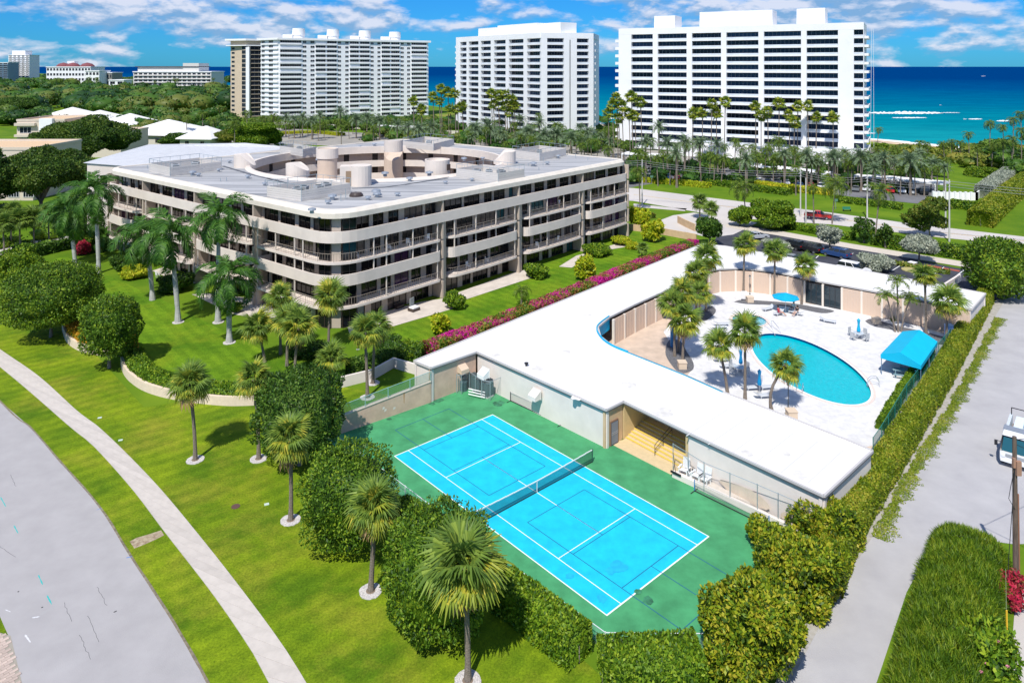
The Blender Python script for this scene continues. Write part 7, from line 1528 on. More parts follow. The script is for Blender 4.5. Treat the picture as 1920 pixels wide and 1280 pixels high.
for x, y, by, r_ in [(1648, 243, 268, 11), (1725, 268, 300, 12), (1738, 270, 300, 11), (1768, 270, 305, 12), (1785, 266, 302, 12), (1800, 268, 305, 12), (1816, 252, 300, 12), (1832, 275, 318, 15), (1857, 232, 300, 14), (1880, 238, 305, 14), (1900, 225, 310, 16), (1914, 214, 310, 14), (1880, 268, 320, 18), (1898, 262, 322, 18), (1776, 300, 335, 14), (1862, 272, 315, 16), (1915, 245, 320, 16)]:
    coast_palm(x, y, by, r_, 'wind-bent coconut palm on the dune against the sea', 'coconut palms on the dune')
for i in range(26):
    x = rq.uniform(60, 430); coast_palm(x, rq.uniform(146, 160), rq.uniform(166, 178), rq.uniform(5, 8), 'tiny distant palm above the far woodland', 'distant palms above the woodland')
# ================================================================ houses, vehicles, poles, people, small things
def hip(name, label, x0, x1, Y, depth, ze, zr, mr, mw, cat='house', over=1.2, rz=0.0):
    X0, X1 = (x0 - 960) * Y / FPX, (x1 - 960) * Y / FPX; cx_, cy_ = (X0 + X1) / 2, Y + depth / 2; o = thing(name, label, cat, (cx_, cy_, 0), rz); w_ = (X1 - X0) / 2; d = depth / 2
    MB().box((0, 0, ze / 2), (2 * w_, 2 * d, ze)).build('wall', mw, o, world=False); a, b_ = w_ + over, d + over; r_ = max(.5, w_ - d) if w_ > d else .5; ry = .3
    MB().add([(-a, -b_, ze), (a, -b_, ze), (a, b_, ze), (-a, b_, ze), (-r_, 0, zr), (r_, 0, zr), (-a, -b_, ze - .35), (a, -b_, ze - .35), (a, b_, ze - .35), (-a, b_, ze - .35)], [(0, 1, 5, 4), (1, 2, 5), (2, 3, 4, 5), (3, 0, 4), (0, 6, 7, 1), (1, 7, 8, 2), (3, 9, 6, 0), (9, 8, 7, 6)]).build('roof', mr, o, world=False)
    wm_ = win_mesh(1.7, 1.9, 2, tglass2, mw); n = max(2, int(w_ * 2 / 5))
    for k in range(n): link('window', wm_, o, (-w_ + (k + .35) * 2 * w_ / n, -d - .06, 1.4))
    return o
whr = mat('white_tile_roof', (.74, .73, .72), rough=.8, var=.08, vscale=.5, stretch=(3, 1, 1)); hw = mat('pale_house_wall', (.58, .54, .48), rough=.9)
hip('house', 'white hip-roofed house in the middle of the row behind the huge spreading tree', 232, 345, 300, 26, 4.8, 10.2, whr, hw, rz=-.25)
hip('house', 'small white hip-roofed pavilion at the right end of the row of white houses', 340, 402, 288, 16, 4.4, 8.8, whr, hw, rz=-.15)
hip('house', 'far white hip roof at the left end of the row of white houses', 78, 150, 400, 22, 5, 10, whr, hw, rz=-.3)
hip('house', 'second white hip roof from the left in the row of white houses', 125, 205, 372, 22, 5, 10, whr, hw, rz=-.3)
hip('house', 'third white hip roof from the left, above the cream parapet', 182, 262, 345, 22, 4.8, 10, whr, hw, rz=-.3)
crh = mat('cream_house_wall', (.60, .52, .43), rough=.9, var=.04); flat = mat('orange_flat_roof', (.62, .44, .27), rough=.9)
def house_block(label, x0, x1, Y, depth, zt, roofmat, wins, rz=0.0):
    X0, X1 = (x0 - 960) * Y / FPX, (x1 - 960) * Y / FPX; o = thing('flat_roofed_house', label, 'house', ((X0 + X1) / 2, Y + depth / 2, 0), rz); w_ = X1 - X0
    MB().box((0, 0, zt / 2), (w_, depth, zt)).build('wall', crh, o, world=False); MB().box((0, 0, zt + .05), (w_ - .8, depth - .8, .1)).build('roof', roofmat, o, world=False)
    pm_ = MB(); [pm_.box(c, s_) for c, s_ in (((0, -depth / 2, zt + .3), (w_ + .3, .3, .7)), ((0, depth / 2, zt + .3), (w_ + .3, .3, .7)), ((-w_ / 2, 0, zt + .3), (.3, depth, .69)), ((w_ / 2, 0, zt + .3), (.3, depth, .69)))]; pm_.build('parapet', crh, o, world=False)
    for (fx, z, ww, hh, k) in wins:
        link('window', win_mesh(ww, hh, k, tglass2, white), o, (-w_ / 2 + fx * w_, -depth / 2 - .05, z))
    return o
house_block('cream three-storey house with white shutters cut by the left edge', -120, 62, 178, 20, 12.6, flat, [(.93, 8.5, 2.0, 2.2, 2), (.80, 8.5, 2.0, 2.2, 2), (.9, 4.6, 1.8, 1.6, 2), (.78, 4.6, 1.8, 1.6, 2), (.9, .8, 2.6, 1.9, 4), (.75, .8, 2.6, 1.9, 4)])
o = house_block('cream flat-roofed house with orange roof deck and open balconies', 28, 112, 262, 24, 13.4, flat, [(.06, 9, 4, 2.2, 3), (.06, 5, 4, 2.2, 3), (.6, 9, 2, 2, 2)], .1)
MB().box((2.5, -12.8, 7), (4.5, 1.8, 14.6)).build('stair_tower', white, o, world=False); MB().box((-5, -12.6, 8.1), (7, 1.4, .9)).box((-5, -12.6, 12.2), (7, 1.4, 1)).build('balcony', crh, o, world=False)
house_block('low cream house wing behind the huge spreading tree', 105, 222, 262, 22, 8.6, flat, [(.8, 4, 2, 2, 2)], .05)
# ---- vehicles
tyre = mat('tyre', (.02, .02, .022), rough=.9); rim = mat('alloy_rim', (.4, .42, .44), rough=.35, metal=.8); cgl = mat('car_glass', (.012, .016, .02), rough=.05, spec=.8); hl = mat('headlight_lens', (.7, .72, .75), rough=.15); tl = mat('tail_light', (.35, .01, .01), rough=.3)
CARM = {}
def car_meshes(kind, paint):
    key = (kind, paint.name)
    if key in CARM: return CARM[key]
    L_, W_, H = {'suv': (4.7, 1.9, 1.75), 'sedan': (4.6, 1.8, 1.45), 'pickup': (5.6, 1.95, 1.8), 'van': (4.9, 1.9, 1.8)}[kind]; h = L_ / 2; w_ = W_ / 2
    prof = {'suv': [(-h, .45), (-h + .05, 1.0), (-h + .25, 1.08), (.9, 1.08), (h - .35, .95), (h, .8), (h, .4)], 'van': [(-h, .45), (-h + .05, 1.05), (-h + .2, 1.1), (1.1, 1.1), (h - .25, .9), (h, .7), (h, .4)],
            'sedan': [(-h, .42), (-h + .05, .88), (-h + .8, .98), (.9, .95), (h - .35, .82), (h, .68), (h, .35)], 'pickup': [(-h, .55), (-h, 1.08), (-.7, 1.08), (.95, 1.12), (h - .3, 1.05), (h, .95), (h, .45)]}[kind]
    n = len(prof); vs = []
    for y, k, dz in ((-w_, 1.0, 0), (-w_ + .12, .985, .06), (w_ - .12, .985, .06), (w_, 1.0, 0)):
        for (x, z) in prof: vs.append((x * k, y, z + (dz if z > .6 else 0)))
    fs = [tuple(range(n)), tuple(range(3 * n, 4 * n))[::-1]]
    for r_ in range(3):
        for i in range(n): fs.append((r_ * n + i, (r_ + 1) * n + i, (r_ + 1) * n + (i + 1) % n, r_ * n + (i + 1) % n))
    body = MB().add(vs, fs)
    cab = {'suv': (-h + .15, 1.2, -h + .45, .45), 'van': (-h + .1, 1.5, -h + .35, .7), 'sedan': (-h + .75, 1.15, -h + 1.35, .35), 'pickup': (-.75, 1.25, -.6, .55)}[kind]; b0, b1, t0, t1 = cab; zb = prof[3][1] + .03; zt = H
    def frus(z0, z1, x0, x1, x2, x3, w0, w1): return [(x0, -w0, z0), (x1, -w0, z0), (x1, w0, z0), (x0, w0, z0), (x2, -w1, z1), (x3, -w1, z1), (x3, w1, z1), (x2, w1, z1)]
    fc = [(0, 1, 5, 4), (1, 2, 6, 5), (2, 3, 7, 6), (3, 0, 4, 7)]
    glass = MB().add(frus(zb, zt - .06, b0, b1, t0, t1, w_ - .08, w_ - .26), fc)
    roof_ = MB().add(frus(zt - .07, zt, t0 - .03, t1 + .03, t0 + .15, t1 - .15, w_ - .23, w_ - .34), fc + [(4, 5, 6, 7)])
    for fx in (.36, .68): 
        x_ = lerp(b0, b1, fx); xt = lerp(t0, t1, fx)
        for s in (-1, 1): roof_.tube((x_, s * (w_ - .07), zb), (xt, s * (w_ - .25), zt - .05), .05, n=4)
    if kind == 'pickup': body.mi = 1; body.box((-1.75, 0, 1.1), (1.9, 1.5, .08))
    whl = MB().tube((0, -.12, 0), (0, .12, 0), .34, n=14); rm_ = MB().tube((0, -.13, 0), (0, .13, 0), .2, n=8)
    lt = MB().box((0, 0, 0), (.08, .35, .16))
    CARM[key] = dict(L=L_, W=W_, zh=prof[-2][1], body=body.mesh('body', [paint, tyre], False), glass=glass.mesh('windows', cgl), roof=roof_.mesh('roof', paint), wheel=whl.mesh('wheel', tyre), rim=rm_.mesh('rim', rim), light=lt.mesh('headlight', hl), tail=lt.mesh('tail_light', tl)); return CARM[key]
paints = {'black': (.012, .013, .016), 'white': (.75, .75, .76), 'silver': (.45, .47, .5), 'red': (.5, .015, .02), 'blue': (.02, .06, .18), 'grey': (.15, .16, .17)}
def car(x, y, rz, kind, colour, label, name='parked_car', cat='car', group=None, simple=False):
    pt = mat(colour + '_car_paint', paints[colour], rough=.25, spec=.6, coat=.6); g_ = car_meshes(kind, pt); c = P(x, y, .03); o = thing(name, label, cat, tuple(c), rz, group)
    link('body', g_['body'], o); link('windows', g_['glass'], o); link('roof', g_['roof'], o)
    for sx in (-1, 1):
        for sy in (-1, 1):
            w_ = link('wheel', g_['wheel'], o, (sx * g_['L'] * .31, sy * (g_['W'] / 2 - .1), .34))
            if not simple: link('rim', g_['rim'], w_)
    if not simple:
        for sy in (-1, 1): link('headlight', g_['light'], o, (g_['L'] / 2 - .02, sy * (g_['W'] / 2 - .28), g_['zh'] - .08)); link('tail_light', g_['tail'], o, (-g_['L'] / 2 + .02, sy * (g_['W'] / 2 - .28), .9))
    return o
pa = math.atan2(26, 30)    # bays lie across the lot
for x, y, rz, k, c_, l in [(1419, 448, .35, 'sedan', 'silver', 'silver sedan at the left end of the parking lot'), (1484, 466, 2.2, 'suv', 'black', 'black van half hidden by the silver-leaved tree'), (1517, 472, 2.2, 'suv', 'black', 'black sport utility in the middle of the parked row'), (1568, 482, 2.2, 'suv', 'blue', 'dark blue sport utility right of the silver-leaved tree'),
                      (1486, 493, -.75, 'sedan', 'grey', 'dark sedan peeking over the white roof edge'), (1601, 512, -.75, 'van', 'white', 'white car by the roof edge under the silver-leaved tree')]: car(x, y, rz, k, c_, l, group='cars in the lot behind the pool house')
car(1534, 410, -.45, 'pickup', 'red', 'bright red pickup driving on the concrete road', 'pickup_truck', 'pickup truck'); 
qc = random.Random(21); cols = ['white', 'silver', 'black', 'grey', 'white', 'blue', 'red']
k = 0
for x in range(1185, 1480, 17): k += 1; car(x, 334 + (x - 1185) * .04 + qc.uniform(-1, 1), 1.2 + qc.uniform(-.1, .1), qc.choice(['suv', 'sedan']), cols[k % 7], f'far parked {cols[k % 7]} car under the date palms', simple=True, group='far cars before the widest tower')
for x in range(1500, 1740, 21): k += 1; car(x, 352 + (x - 1500) * .05 + qc.uniform(-1, 1), 1.1 + qc.uniform(-.1, .1), qc.choice(['suv', 'sedan']), cols[k % 7], f'far parked {cols[k % 7]} car on the right side of the tower lot', simple=True, group='far cars right of the tower drive')
for x, y, c_ in [(640, 238, 'white'), (655, 243, 'white'), (712, 258, 'black'), (690, 243, 'grey'), (510, 277, 'white'), (404, 236, 'white')]: k += 1; car(x, y, qc.uniform(0, 3), 'sedan', c_, f'tiny {c_} car on the drive near the drum-topped tower', simple=True, group='far cars by the drum-topped tower')
# ---- utility truck, cut by the right edge
F0 = P(1872, 872); dT = Vector((.65, .76)).normalized(); rT = Vector((dT.y, -dT.x)); tc_ = F0 + Vector((*(dT * 3.6 + rT * 1.15), 0))
tk = thing('utility_truck', 'white cab-over service truck with tool bed and ladders, cut by the right edge', 'truck', (tc_.x, tc_.y, .02), math.atan2(-dT.y, -dT.x))   # local +x is its front
pw = mat('truck_white', (.74, .75, .76), rough=.3, coat=.4, var=.03); tg = mat('truck_grey', (.22, .25, .30), rough=.6); bed_m = mat('tool_bed', (.55, .60, .63), rough=.5, var=.1)
MB().add([(1.9, -1.05, .55), (3.6, -1.05, .5), (3.6, 1.05, .5), (1.9, 1.05, .55), (1.9, -1.05, 1.45), (3.62, -1.05, 1.3), (3.62, 1.05, 1.3), (1.9, 1.05, 1.45), (1.95, -.95, 2.45), (3.05, -.93, 2.4), (3.05, .93, 2.4), (1.95, .95, 2.45)], [(3, 2, 1, 0), (0, 1, 5, 4), (1, 2, 6, 5), (2, 3, 7, 6), (0, 4, 8, 11, 7, 3), (8, 9, 10, 11), (4, 5, 9, 8), (6, 7, 11, 10)]).build('cab', pw, tk, world=False)
MB().add([(3.6, -.93, 1.33), (3.6, .93, 1.33), (3.1, .84, 2.3), (3.1, -.84, 2.3)], [(0, 1, 2, 3)]).build('windscreen', mat('windscreen_teal', (.02, .09, .11), rough=.08, spec=.8), tk, world=False)
MB().box((3.66, 0, .62), (.14, 2.0, .24)).build('bumper', pw, tk, world=False); MB().box((3.64, 0, 1.05), (.06, 1.3, .22)).build('grille', mat('grille_grey', (.3, .32, .34)), tk, world=False)
for s in (-1, 1):
    MB().box((3.65, s * .82, .95), (.06, .28, .2)).build('headlight', hl, tk, world=False); m_ = MB().box((3.35, s * 1.35, 1.75), (.1, .22, .42)).tube((3.3, s * .98, 1.9), (3.35, s * 1.35, 1.95), .025).build('mirror', blk, tk, world=False)
    MB().add([(2.1, s * 1.055, 1.45), (3.0, s * 1.055, 1.38), (2.9, s * .99, 2.2), (2.15, s * .99, 2.25)], [(0, 1, 2, 3)]).build('side_window', cgl, tk, world=False)
    for x in (2.7, -1.9): w_ = MB().tube((x, s * .85, .42), (x, s * 1.08, .42), .42, n=16).build('wheel', tyre, tk, world=False); MB().tube((x, s * 1.07, .42), (x, s * 1.1, .42), .22, n=10).build('rim', rim, w_, world=False)
    MB().box((-1.2, s * .98, 1.2), (5.2, .22, .9)).build('side_locker', bed_m, tk, world=False)
MB().box((1.55, 0, 2.05), (.75, 2.0, 1.0)).build('headboard_box', tg, tk, world=False); MB().box((-1.1, 0, .7), (5.4, 1.9, .15)).build('bed_floor', mat('bed_rust', (.25, .2, .18), rough=.8), tk, world=False)
MB().box((-1.6, .1, 1.25), (3.4, 1.3, .95)).build('tank', mat('tank_white', (.66, .76, .80), rough=.4), tk, world=False); MB().box((.75, 0, 1.0), (.7, 1.4, .4)).build('engine_box', mat('pump_orange', (.3, .14, .08)), tk, world=False)
ld = MB()
for s in (-.3, .3): ld.tube((-3.9, .6 + s, 2.3), (.8, .6 + s, 2.3), .035)
for i in range(12): ld.tube((-3.7 + i * .4, .3, 2.3), (-3.7 + i * .4, .9, 2.3), .025)
ld.build('ladder', mat('ladder_alu', (.6, .65, .68), rough=.4, metal=.4), tk, world=False)
rk = MB(); [rk.tube((x, s * .95, 1.6), (x, s * .95, 2.28), .04) for x in (-3.6, .8) for s in (-1, 1)]; [rk.tube((x, -.95, 2.26), (x, .95, 2.26), .04) for x in (-3.6, .8)]; rk.build('ladder_rack', blk, tk, world=False)
# ---- poles and wires
wood = mat('pole_wood', (.13, .095, .075), rough=.95, var=.3, vscale=4, stretch=(3, 3, .3), bump=.5, bscale=8); concp = mat('pole_concrete', (.50, .49, .47), rough=.9)
b_ = P(1905, 1112); pt = CZ - (818 - HOR) * b_.y / FPX
up = thing('utility_pole', 'dark wooden utility pole in front of the service truck', 'utility pole', tuple(b_)); MB().path([(0, 0, 0), (-.05, 0, pt * .5), (-.1, 0, pt)], [.17, .15, .12], 10).build('shaft', wood, up, world=False)
MB().box((.02, -.18, pt - 1.9), (.3, .2, .9)).box((-.2, -.1, pt - 1.6), (.16, .18, .6)).build('terminal_box', mat('rusty_box', (.35, .2, .14), rough=.8), up, world=False); MB().tube((.2, -.05, 0), (.1, -.05, pt - 3.6), .05).build('riser_pipe', mat('rust_pipe', (.28, .12, .07), rough=.8), up, world=False)
MB().path([(-.1, 0, pt - 2), (-.5, -.2, pt - 3.2), (-.6, -.2, pt - 3.8), (-.1, -.1, pt - 4.6)], .018, 4).build('cable', blk, up, world=False)
MB().path([(0, 0, pt - 1.2), (-1.3, -1.2, 3), (-1.9, -1.9, 0)], .02, 4).build('guy_wire', blk, up, world=False); MB().tube((-.02, 0, pt - .2), (6, 4, pt - 2), .02, n=4).tube((0, 0, pt - .5), (6, -8, pt - 1.5), .02, n=4).build('cable', blk, up, world=False)
b_ = P(1889, 1225); g_ = thing('guy_marker', 'slender yellow guy-wire guard standing on the lower right lawn', 'marker post', tuple(b_)); MB().tube((0, 0, 0), (.02, .1, 2.4), .05).build('guard', mat('yellow_guard', (.75, .45, .03), rough=.6), g_, world=False); MB().tube((0, .1, 2.4), (.1, .3, 4.6), .02).build('wire', chrome, g_, world=False)
def upole(x, yb, yt, label, m_=concp, arm=True, name='utility_pole', r_=.17):
    b_ = P(x, yb); h = CZ - (yt - HOR) * b_.y / FPX; o = thing(name, label, 'utility pole', tuple(b_)); MB().tube((0, 0, 0), (0, 0, h), r_, r_ * .65, 8).build('shaft', m_, o, world=False)
    if arm: MB().box((0, 0, h - .6), (2.4, .12, .12), .9).box((0, 0, h - 1.3), (1.6, .1, .1), .9).build('crossarm', m_, o, world=False)
    return Vector((b_.x, b_.y, h))
tops = [upole(1204, 385, 299, 'tall grey steel pole at the end of the apartment building', concp, False), upole(1501, 407, 319, 'left pole of the close pair beside the red pickup'), upole(1511, 421, 334, 'right pole of the close pair beside the red pickup', concp, False), upole(1626, 409, 328, 'concrete utility pole alone on the road verge'), upole(1780, 453, 337, 'concrete utility pole nearest the right end of the parking lot'), upole(1773, 420, 338, 'thin pole just behind the rightmost one', concp, False)]
for i, (x, y, t_) in enumerate([(75, 180, 172), (103, 185, 176), (135, 196, 176), (169, 200, 175), (273, 178, 176), (288, 178, 177)]): upole(x, y + 8, t_, 'white utility pole standing up among the woodland trees', white, False, r_=.35)
wr_ = thing('overhead_wires', 'thin grey overhead wires running along the road above the palms', 'wires', tuple(tops[0] - Vector((0, 0, .5)))); seq = [Vector((-40, 175, 10.5)), tops[0], tops[1], tops[3], tops[4], Vector((140, 110, 11))]
for dz in (0, .5, 1.0):
    pts = []
    for a, b2 in zip(seq[:-1], seq[1:]):
        for k in range(6): t_ = k / 6; p = a.lerp(b2, t_); pts.append(p - Vector((0, 0, dz + .3 + 4 * t_ * (1 - t_) * .8)))
    MB().path(pts, .035, 4).build('wire', mat('wire_grey', (.3, .31, .32)), wr_)
# ---- carports, white walls, kerbs, signs
def carport(p, q, d, label):
    a, b_ = P(*p), P(*q); o = thing('carport', label, 'carport', tuple(a)); n_ = (b_ - a).normalized(); v = Vector((-n_.y, n_.x, 0)) * d
    MB().prism([tuple(a[:2]), tuple(b_[:2]), tuple((b_ + v)[:2]), tuple((a + v)[:2])], 2.5, 2.9).build('roof', white, o); ps = MB(); L_ = (b_ - a).length
    for k in range(int(L_ / 5) + 1): c = a + n_ * min(L_ - .2, k * 5 + .2); MB().box((c.x, c.y, 1.25), (.3, .3, 2.5)).build('post', white, o)
carport((1165, 303), (1262, 310), 6, 'long white carport roof left before the widest tower'); carport((1390, 326), (1545, 345), 6, 'long white carport roof in the middle before the widest tower'); carport((1600, 348), (1770, 366), 6, 'long white carport roof right before the widest tower'); carport((700, 246), (800, 250), 6, 'white carport roof before the drum-topped tower')
for pts_, l in [([(1750, 374), (1831, 376)], 'short white wall at the tower entrance'), ([(1831, 376), (1865, 350), (1901, 326), (1950, 300)], 'long white wall running toward the beach')]:
    p_ = px(pts_); o = thing('white_wall', l, 'wall', (*p_[0], 0)); MB().ribbon(p_, .3, 0, 1.9).build('wall', white, o)
    for s_ in resample(p_, 8)[0]: MB().box((*s_, 1.05), (.5, .5, 2.1)).build('pier', white, o)
hdr = thing('low_beach_wall', 'long pale wall before the drum-topped tower', 'wall', tuple(P(640, 246))); MB().ribbon(px([(480, 232), (640, 240), (860, 252)]), .5, 0, 1.6).build('wall', hw, hdr)
for x, y, l in [(1538, 470, 'square cream kerb planter between two dark cars'), (1711, 501, 'square cream block under the silver-leaved tree')]: c = P(x, y); o = thing('kerb_block', l, 'kerb block', tuple(c)); MB().box((0, 0, .4), (1, 1, .8), .6).build('block', plm, o, world=False); MB().box((0, 0, .84), (1.1, 1.1, .08), .6).build('cap', white, o, world=False)
structure('parking_island', MB().prism(disc(P(1540, 477)[:2], 1.4, 0, 14), 0, .15), lawn2); structure('parking_island', MB().prism(disc(P(1709, 507)[:2], 1.5, 0, 14), 0, .15), mat('island_soil', (.4, .35, .15)))
MB_ = MB(); a, b_ = P(1735, 498), P(1802, 510)
for k in range(2): o = MB().seg(a.lerp(b_, k * .5 + .02), a.lerp(b_, k * .5 + .46), .25, .16, .03); tag(o.build('red_kerb', mat('red_kerb_paint', (.5, .12, .08))), kind='structure')
c0, c1 = P(1800, 527), P(1772, 545); o = thing('low_wall', 'short white wall dividing the right end of the parking lot', 'wall', tuple(c0)); MB().seg(c0, c1, .3, 1.1, 0).build('wall', wallw, o)
for x, y, l in [(1028, 0, '')][:0]: pass
for x, y, l in [(1567, 392, 'small green sign on a post on the road verge'), (1222, 345, 'small pale sign by the road at the left')]: c = P(x, y); o = thing('road_sign', l, 'sign', tuple(c)); MB().tube((0, 0, 0), (0, 0, 2.2), .05).build('post', steel, o, world=False); MB().box((0, -.06, 2.1), (.9, .06, .6)).build('panel', mat('sign_green', (.1, .22, .15)), o, world=False)
o = thing('bus_bench', 'green bench on the verge beside the road', 'bench', tuple(P(1588, 396))); MB().box((0, 0, .45), (1.8, .5, .06)).build('seat', mat('bench_green', (.03, .2, .12)), o, world=False); MB().box((0, .25, .75), (1.8, .06, .5)).build('backrest', mat('bench_green'), o, world=False); [MB().box((s * .8, 0, .22), (.08, .45, .44)).build('leg', blk, o, world=False) for s in (-1, 1)]
# covers in the lawn
c = P(442, 949, .01); tag(MB().prism(disc((c.x, c.y), .32, 0, 20), .0, .03).build('manhole_cover', mat('rust_iron', (.11, .06, .05), rough=.8)), 'round brown iron manhole cover in the lawn', 'manhole cover')
for x, y, m_, l in [(500, 945, 'pale_cover', 'small pale green meter cover in the lawn right of the manhole'), (187, 783, 'pale_cover', 'tiny white cover in the lawn beside the upper sidewalk'), (226, 825, 'pale_cover', 'small white cover in the lawn right of the sidewalk'), (671, 655, 'pale_cover', 'white irrigation cover on the lawn near the building corner')]:
    c = P(x, y, .01); tag(MB().box((c.x, c.y, .02), (.34, .26, .04), .4).build('meter_cover', mat(m_, (.5, .6, .52), rough=.7)), l, 'meter cover')
# leaf litter along the lane hedge
rs = NR(77); ll = px([(1872, 596), (1846, 645), (1816, 705), (1782, 768), (1740, 833), (1698, 903), (1668, 960), (1645, 1010)]); dsl = [0]
for i in range(1, len(ll)): dsl.append(dsl[-1] + math.dist(ll[i - 1], ll[i]))
n = 30000; s = rs.rand(n) * dsl[-1]; X = np.interp(s, dsl, [p[0] for p in ll]); Y = np.interp(s, dsl, [p[1] for p in ll]); wv_ = .8 + .22 * np.sin(s * .9) + .18 * np.sin(s * 2.3 + 1) + .15 * np.sin(s * 7); off = (rs.beta(1.3, 2.0, n) - .3) * wv_ * 1.5
Pt = np.stack([X + .76 * off, Y - .65 * off, .03 + rs.rand(n) * .07], 1); V, F = leafq(Pt, np.tile([0, 0, 1.], (n, 1)), .11, rs, .6, .05, -.0); V[:, 2] = np.maximum(V[:, 2], .025)
o = link('leaf_litter', npmesh('leaf_litter', V, F, leafmat('clippings', [(.10, .17, .01), (.2, .28, .015), (.33, .34, .05)], .2, .8, .5))); tag(o, 'strip of fresh green hedge clippings along the lane edge', 'clippings', kind='stuff')
# lower right kerb strip
structure('right_path', MB().sheet(px([(1902, 1150), (1960, 1000), (2000, 1010), (1960, 1290), (1906, 1290), (1896, 1230)]), .026), conc)
# ---- people
def person(loc, rz, label, pose, shirt, shorts, hair=(.03, .02, .015), skin=(.5, .3, .22)):
    o = thing('person', label, 'person', loc, rz)
    if pose == 'sit': J = dict(pel=(0, 0, .52), che=(0, .12, .9), nec=(0, .14, 1.08), hed=(0, .12, 1.2), kl=(-.12, -.45, .55), kr=(.12, -.45, .55), fl=(-.13, -.75, .2), fr=(.13, -.8, .2), tl=(-.13, -.9, .16), tr=(.13, -.95, .16), sl=(-.19, .12, 1.0), sr=(.19, .12, 1.0), el=(-.27, -.02, .78), er=(.27, -.02, .78), hl=(-.2, -.25, .68), hr=(.2, -.25, .68))
    else: J = dict(pel=(0, 0, .92), che=(0, 0, 1.3), nec=(0, 0, 1.5), hed=(0, -.02, 1.64), kl=(-.1, -.03, .5), kr=(.1, -.03, .5), fl=(-.11, 0, .08), fr=(.11, 0, .08), tl=(-.11, -.15, .04), tr=(.11, -.15, .04), sl=(-.19, 0, 1.42), sr=(.19, 0, 1.42), el=(-.27, -.04, 1.15), er=(.27, -.04, 1.15), hl=(-.25, -.28, 1.1), hr=(.25, -.28, 1.1))
    E_ = [('pel', 'che'), ('che', 'nec'), ('nec', 'hed'), ('pel', 'kl'), ('pel', 'kr'), ('kl', 'fl'), ('kr', 'fr'), ('fl', 'tl'), ('fr', 'tr'), ('che', 'sl'), ('che', 'sr'), ('sl', 'el'), ('sr', 'er'), ('el', 'hl'), ('er', 'hr')]
    RD = dict(pel=.14, che=.14, nec=.055, hed=.10, kl=.07, kr=.07, fl=.045, fr=.045, tl=.035, tr=.035, sl=.06, sr=.06, el=.042, er=.042, hl=.035, hr=.035); ks = list(J)
    me = bpy.data.meshes.new('body'); me.from_pydata([J[k] for k in ks], [(ks.index(a), ks.index(b_)) for a, b_ in E_], []); me.materials.append(mat('skin_%d' % int(skin[0] * 100), skin, rough=.6)); b_ = link('body', me, o); m_ = b_.modifiers.new('skin', 'SKIN'); 
    for k, v in zip(ks, me.skin_vertices[0].data): v.radius = (RD[k],) * 2; v.use_root = (k == 'pel')
    b_.modifiers.new('sub', 'SUBSURF').levels = 1; b_.modifiers['sub'].render_levels = 1
    V_ = lambda k: Vector(J[k]); tc2 = MB().path([V_('pel'), V_('pel').lerp(V_('che'), .5), V_('che'), V_('nec') - Vector((0, 0, .05))], [.17, .16, .19, .1], 10); [tc2.path([V_('s' + s), V_('s' + s).lerp(V_('e' + s), .7)], [.085, .07], 8) for s in 'lr']; tc2.build('shirt', mat('cloth_%d' % int(sum(shirt) * 999), shirt, rough=.9), o, world=False)
    sh2 = MB(); [sh2.path([V_('pel'), V_('pel').lerp(V_('k' + s), .65)], [.16, .1], 10) for s in 'lr']; sh2.build('shorts', mat('cloth2_%d' % int(sum(shorts) * 999), shorts, rough=.9), o, world=False)
    h = V_('hed'); MB().lathe([(0, .17), (.09, .13), (.125, .05), (.12, -.02), (.1, -.08)], (h.x, h.y + .03, h.z), 12).build('hair', mat('hair_%d' % int(hair[0] * 999), hair, rough=.8), o, world=False); return o
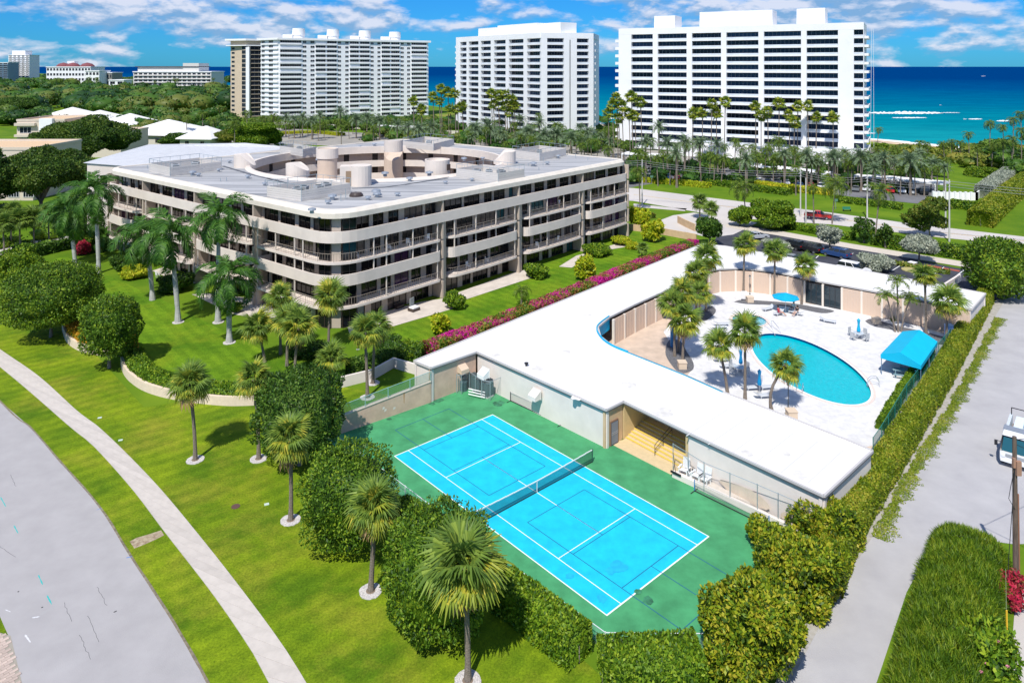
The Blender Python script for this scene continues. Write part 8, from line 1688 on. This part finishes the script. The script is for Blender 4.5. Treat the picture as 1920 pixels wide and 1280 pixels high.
q = P(1461, 592, DZ); person((q.x, q.y, DZ), 1.2, 'person in a red top seated in the shade edge of the open umbrella', 'sit', (.45, .03, .06), (.5, .3, .3)); q = P(1494, 592, DZ); person((q.x, q.y, DZ), -1.0, 'person in black and white clothes seated right of the open umbrella', 'sit', (.03, .03, .035), (.6, .6, .6)); q = P(1484, 585, DZ); person((q.x + .3, q.y + .2, DZ), -1.0, 'person in a pale top seated beside the one in black', 'sit', (.55, .66, .64), (.1, .1, .12))
p = WR(LR * .69, 1.0); person((*p, 8.58), .8, 'person in white leaning on a fourth-floor balcony rail', 'stand', (.7, .7, .72), (.2, .2, .25))
# small palm shrubs by the cabana wall: spiky tufts
for i, (x, y) in enumerate([(1444, 546), (1458, 545), (1512, 556), (1385, 538), (1674, 604)]):
    c = P(x, y, DZ); o = thing('spiky_plant', ['spiky dark tuft left of the middle wall palm', 'spiky dark tuft right of the middle wall palm', 'spiky tuft beside the glass door', 'spiky tuft below the left wall palm', 'spiky tuft beneath the triple feather palm'][i], 'plant', tuple(c)); rs_ = NR(i); n = 60; N = unit(np.stack([rs_.normal(size=n) * .5, rs_.normal(size=n) * .5, np.ones(n)], 1)); V, F = leafq(N * .25, N, .9, rs_, .07, 1.5, .6); link('leaves', npmesh('leaves', V, F, LM['olive']), o)
# far beach umbrellas / ground patches behind the towers are hidden; label the groups of look-alikes by place
from collections import defaultdict
ORD = 'first second third fourth fifth sixth seventh eighth ninth tenth eleventh twelfth thirteenth fourteenth fifteenth sixteenth seventeenth eighteenth nineteenth twentieth'.split() + ['twenty-' + x for x in 'first second third fourth fifth sixth seventh eighth ninth'.split()]
bylab = defaultdict(list)
for o in sc.objects:
    if o.parent is None and o.get('category') and o.get('label'): bylab[o['label']].append(o)
for l, os_ in bylab.items():
    if 1 < len(os_) <= 29:
        os_.sort(key=lambda o: o.location.x / o.location.y)
        base = ' '.join(l.replace('one of the ', '').split()[:9])
        for i, o in enumerate(os_): o['label'] = f'{base}, {ORD[i]} from the left' + (' of them' if len(base.split()) < 8 else ''); o['group'] = o.get('group') or base
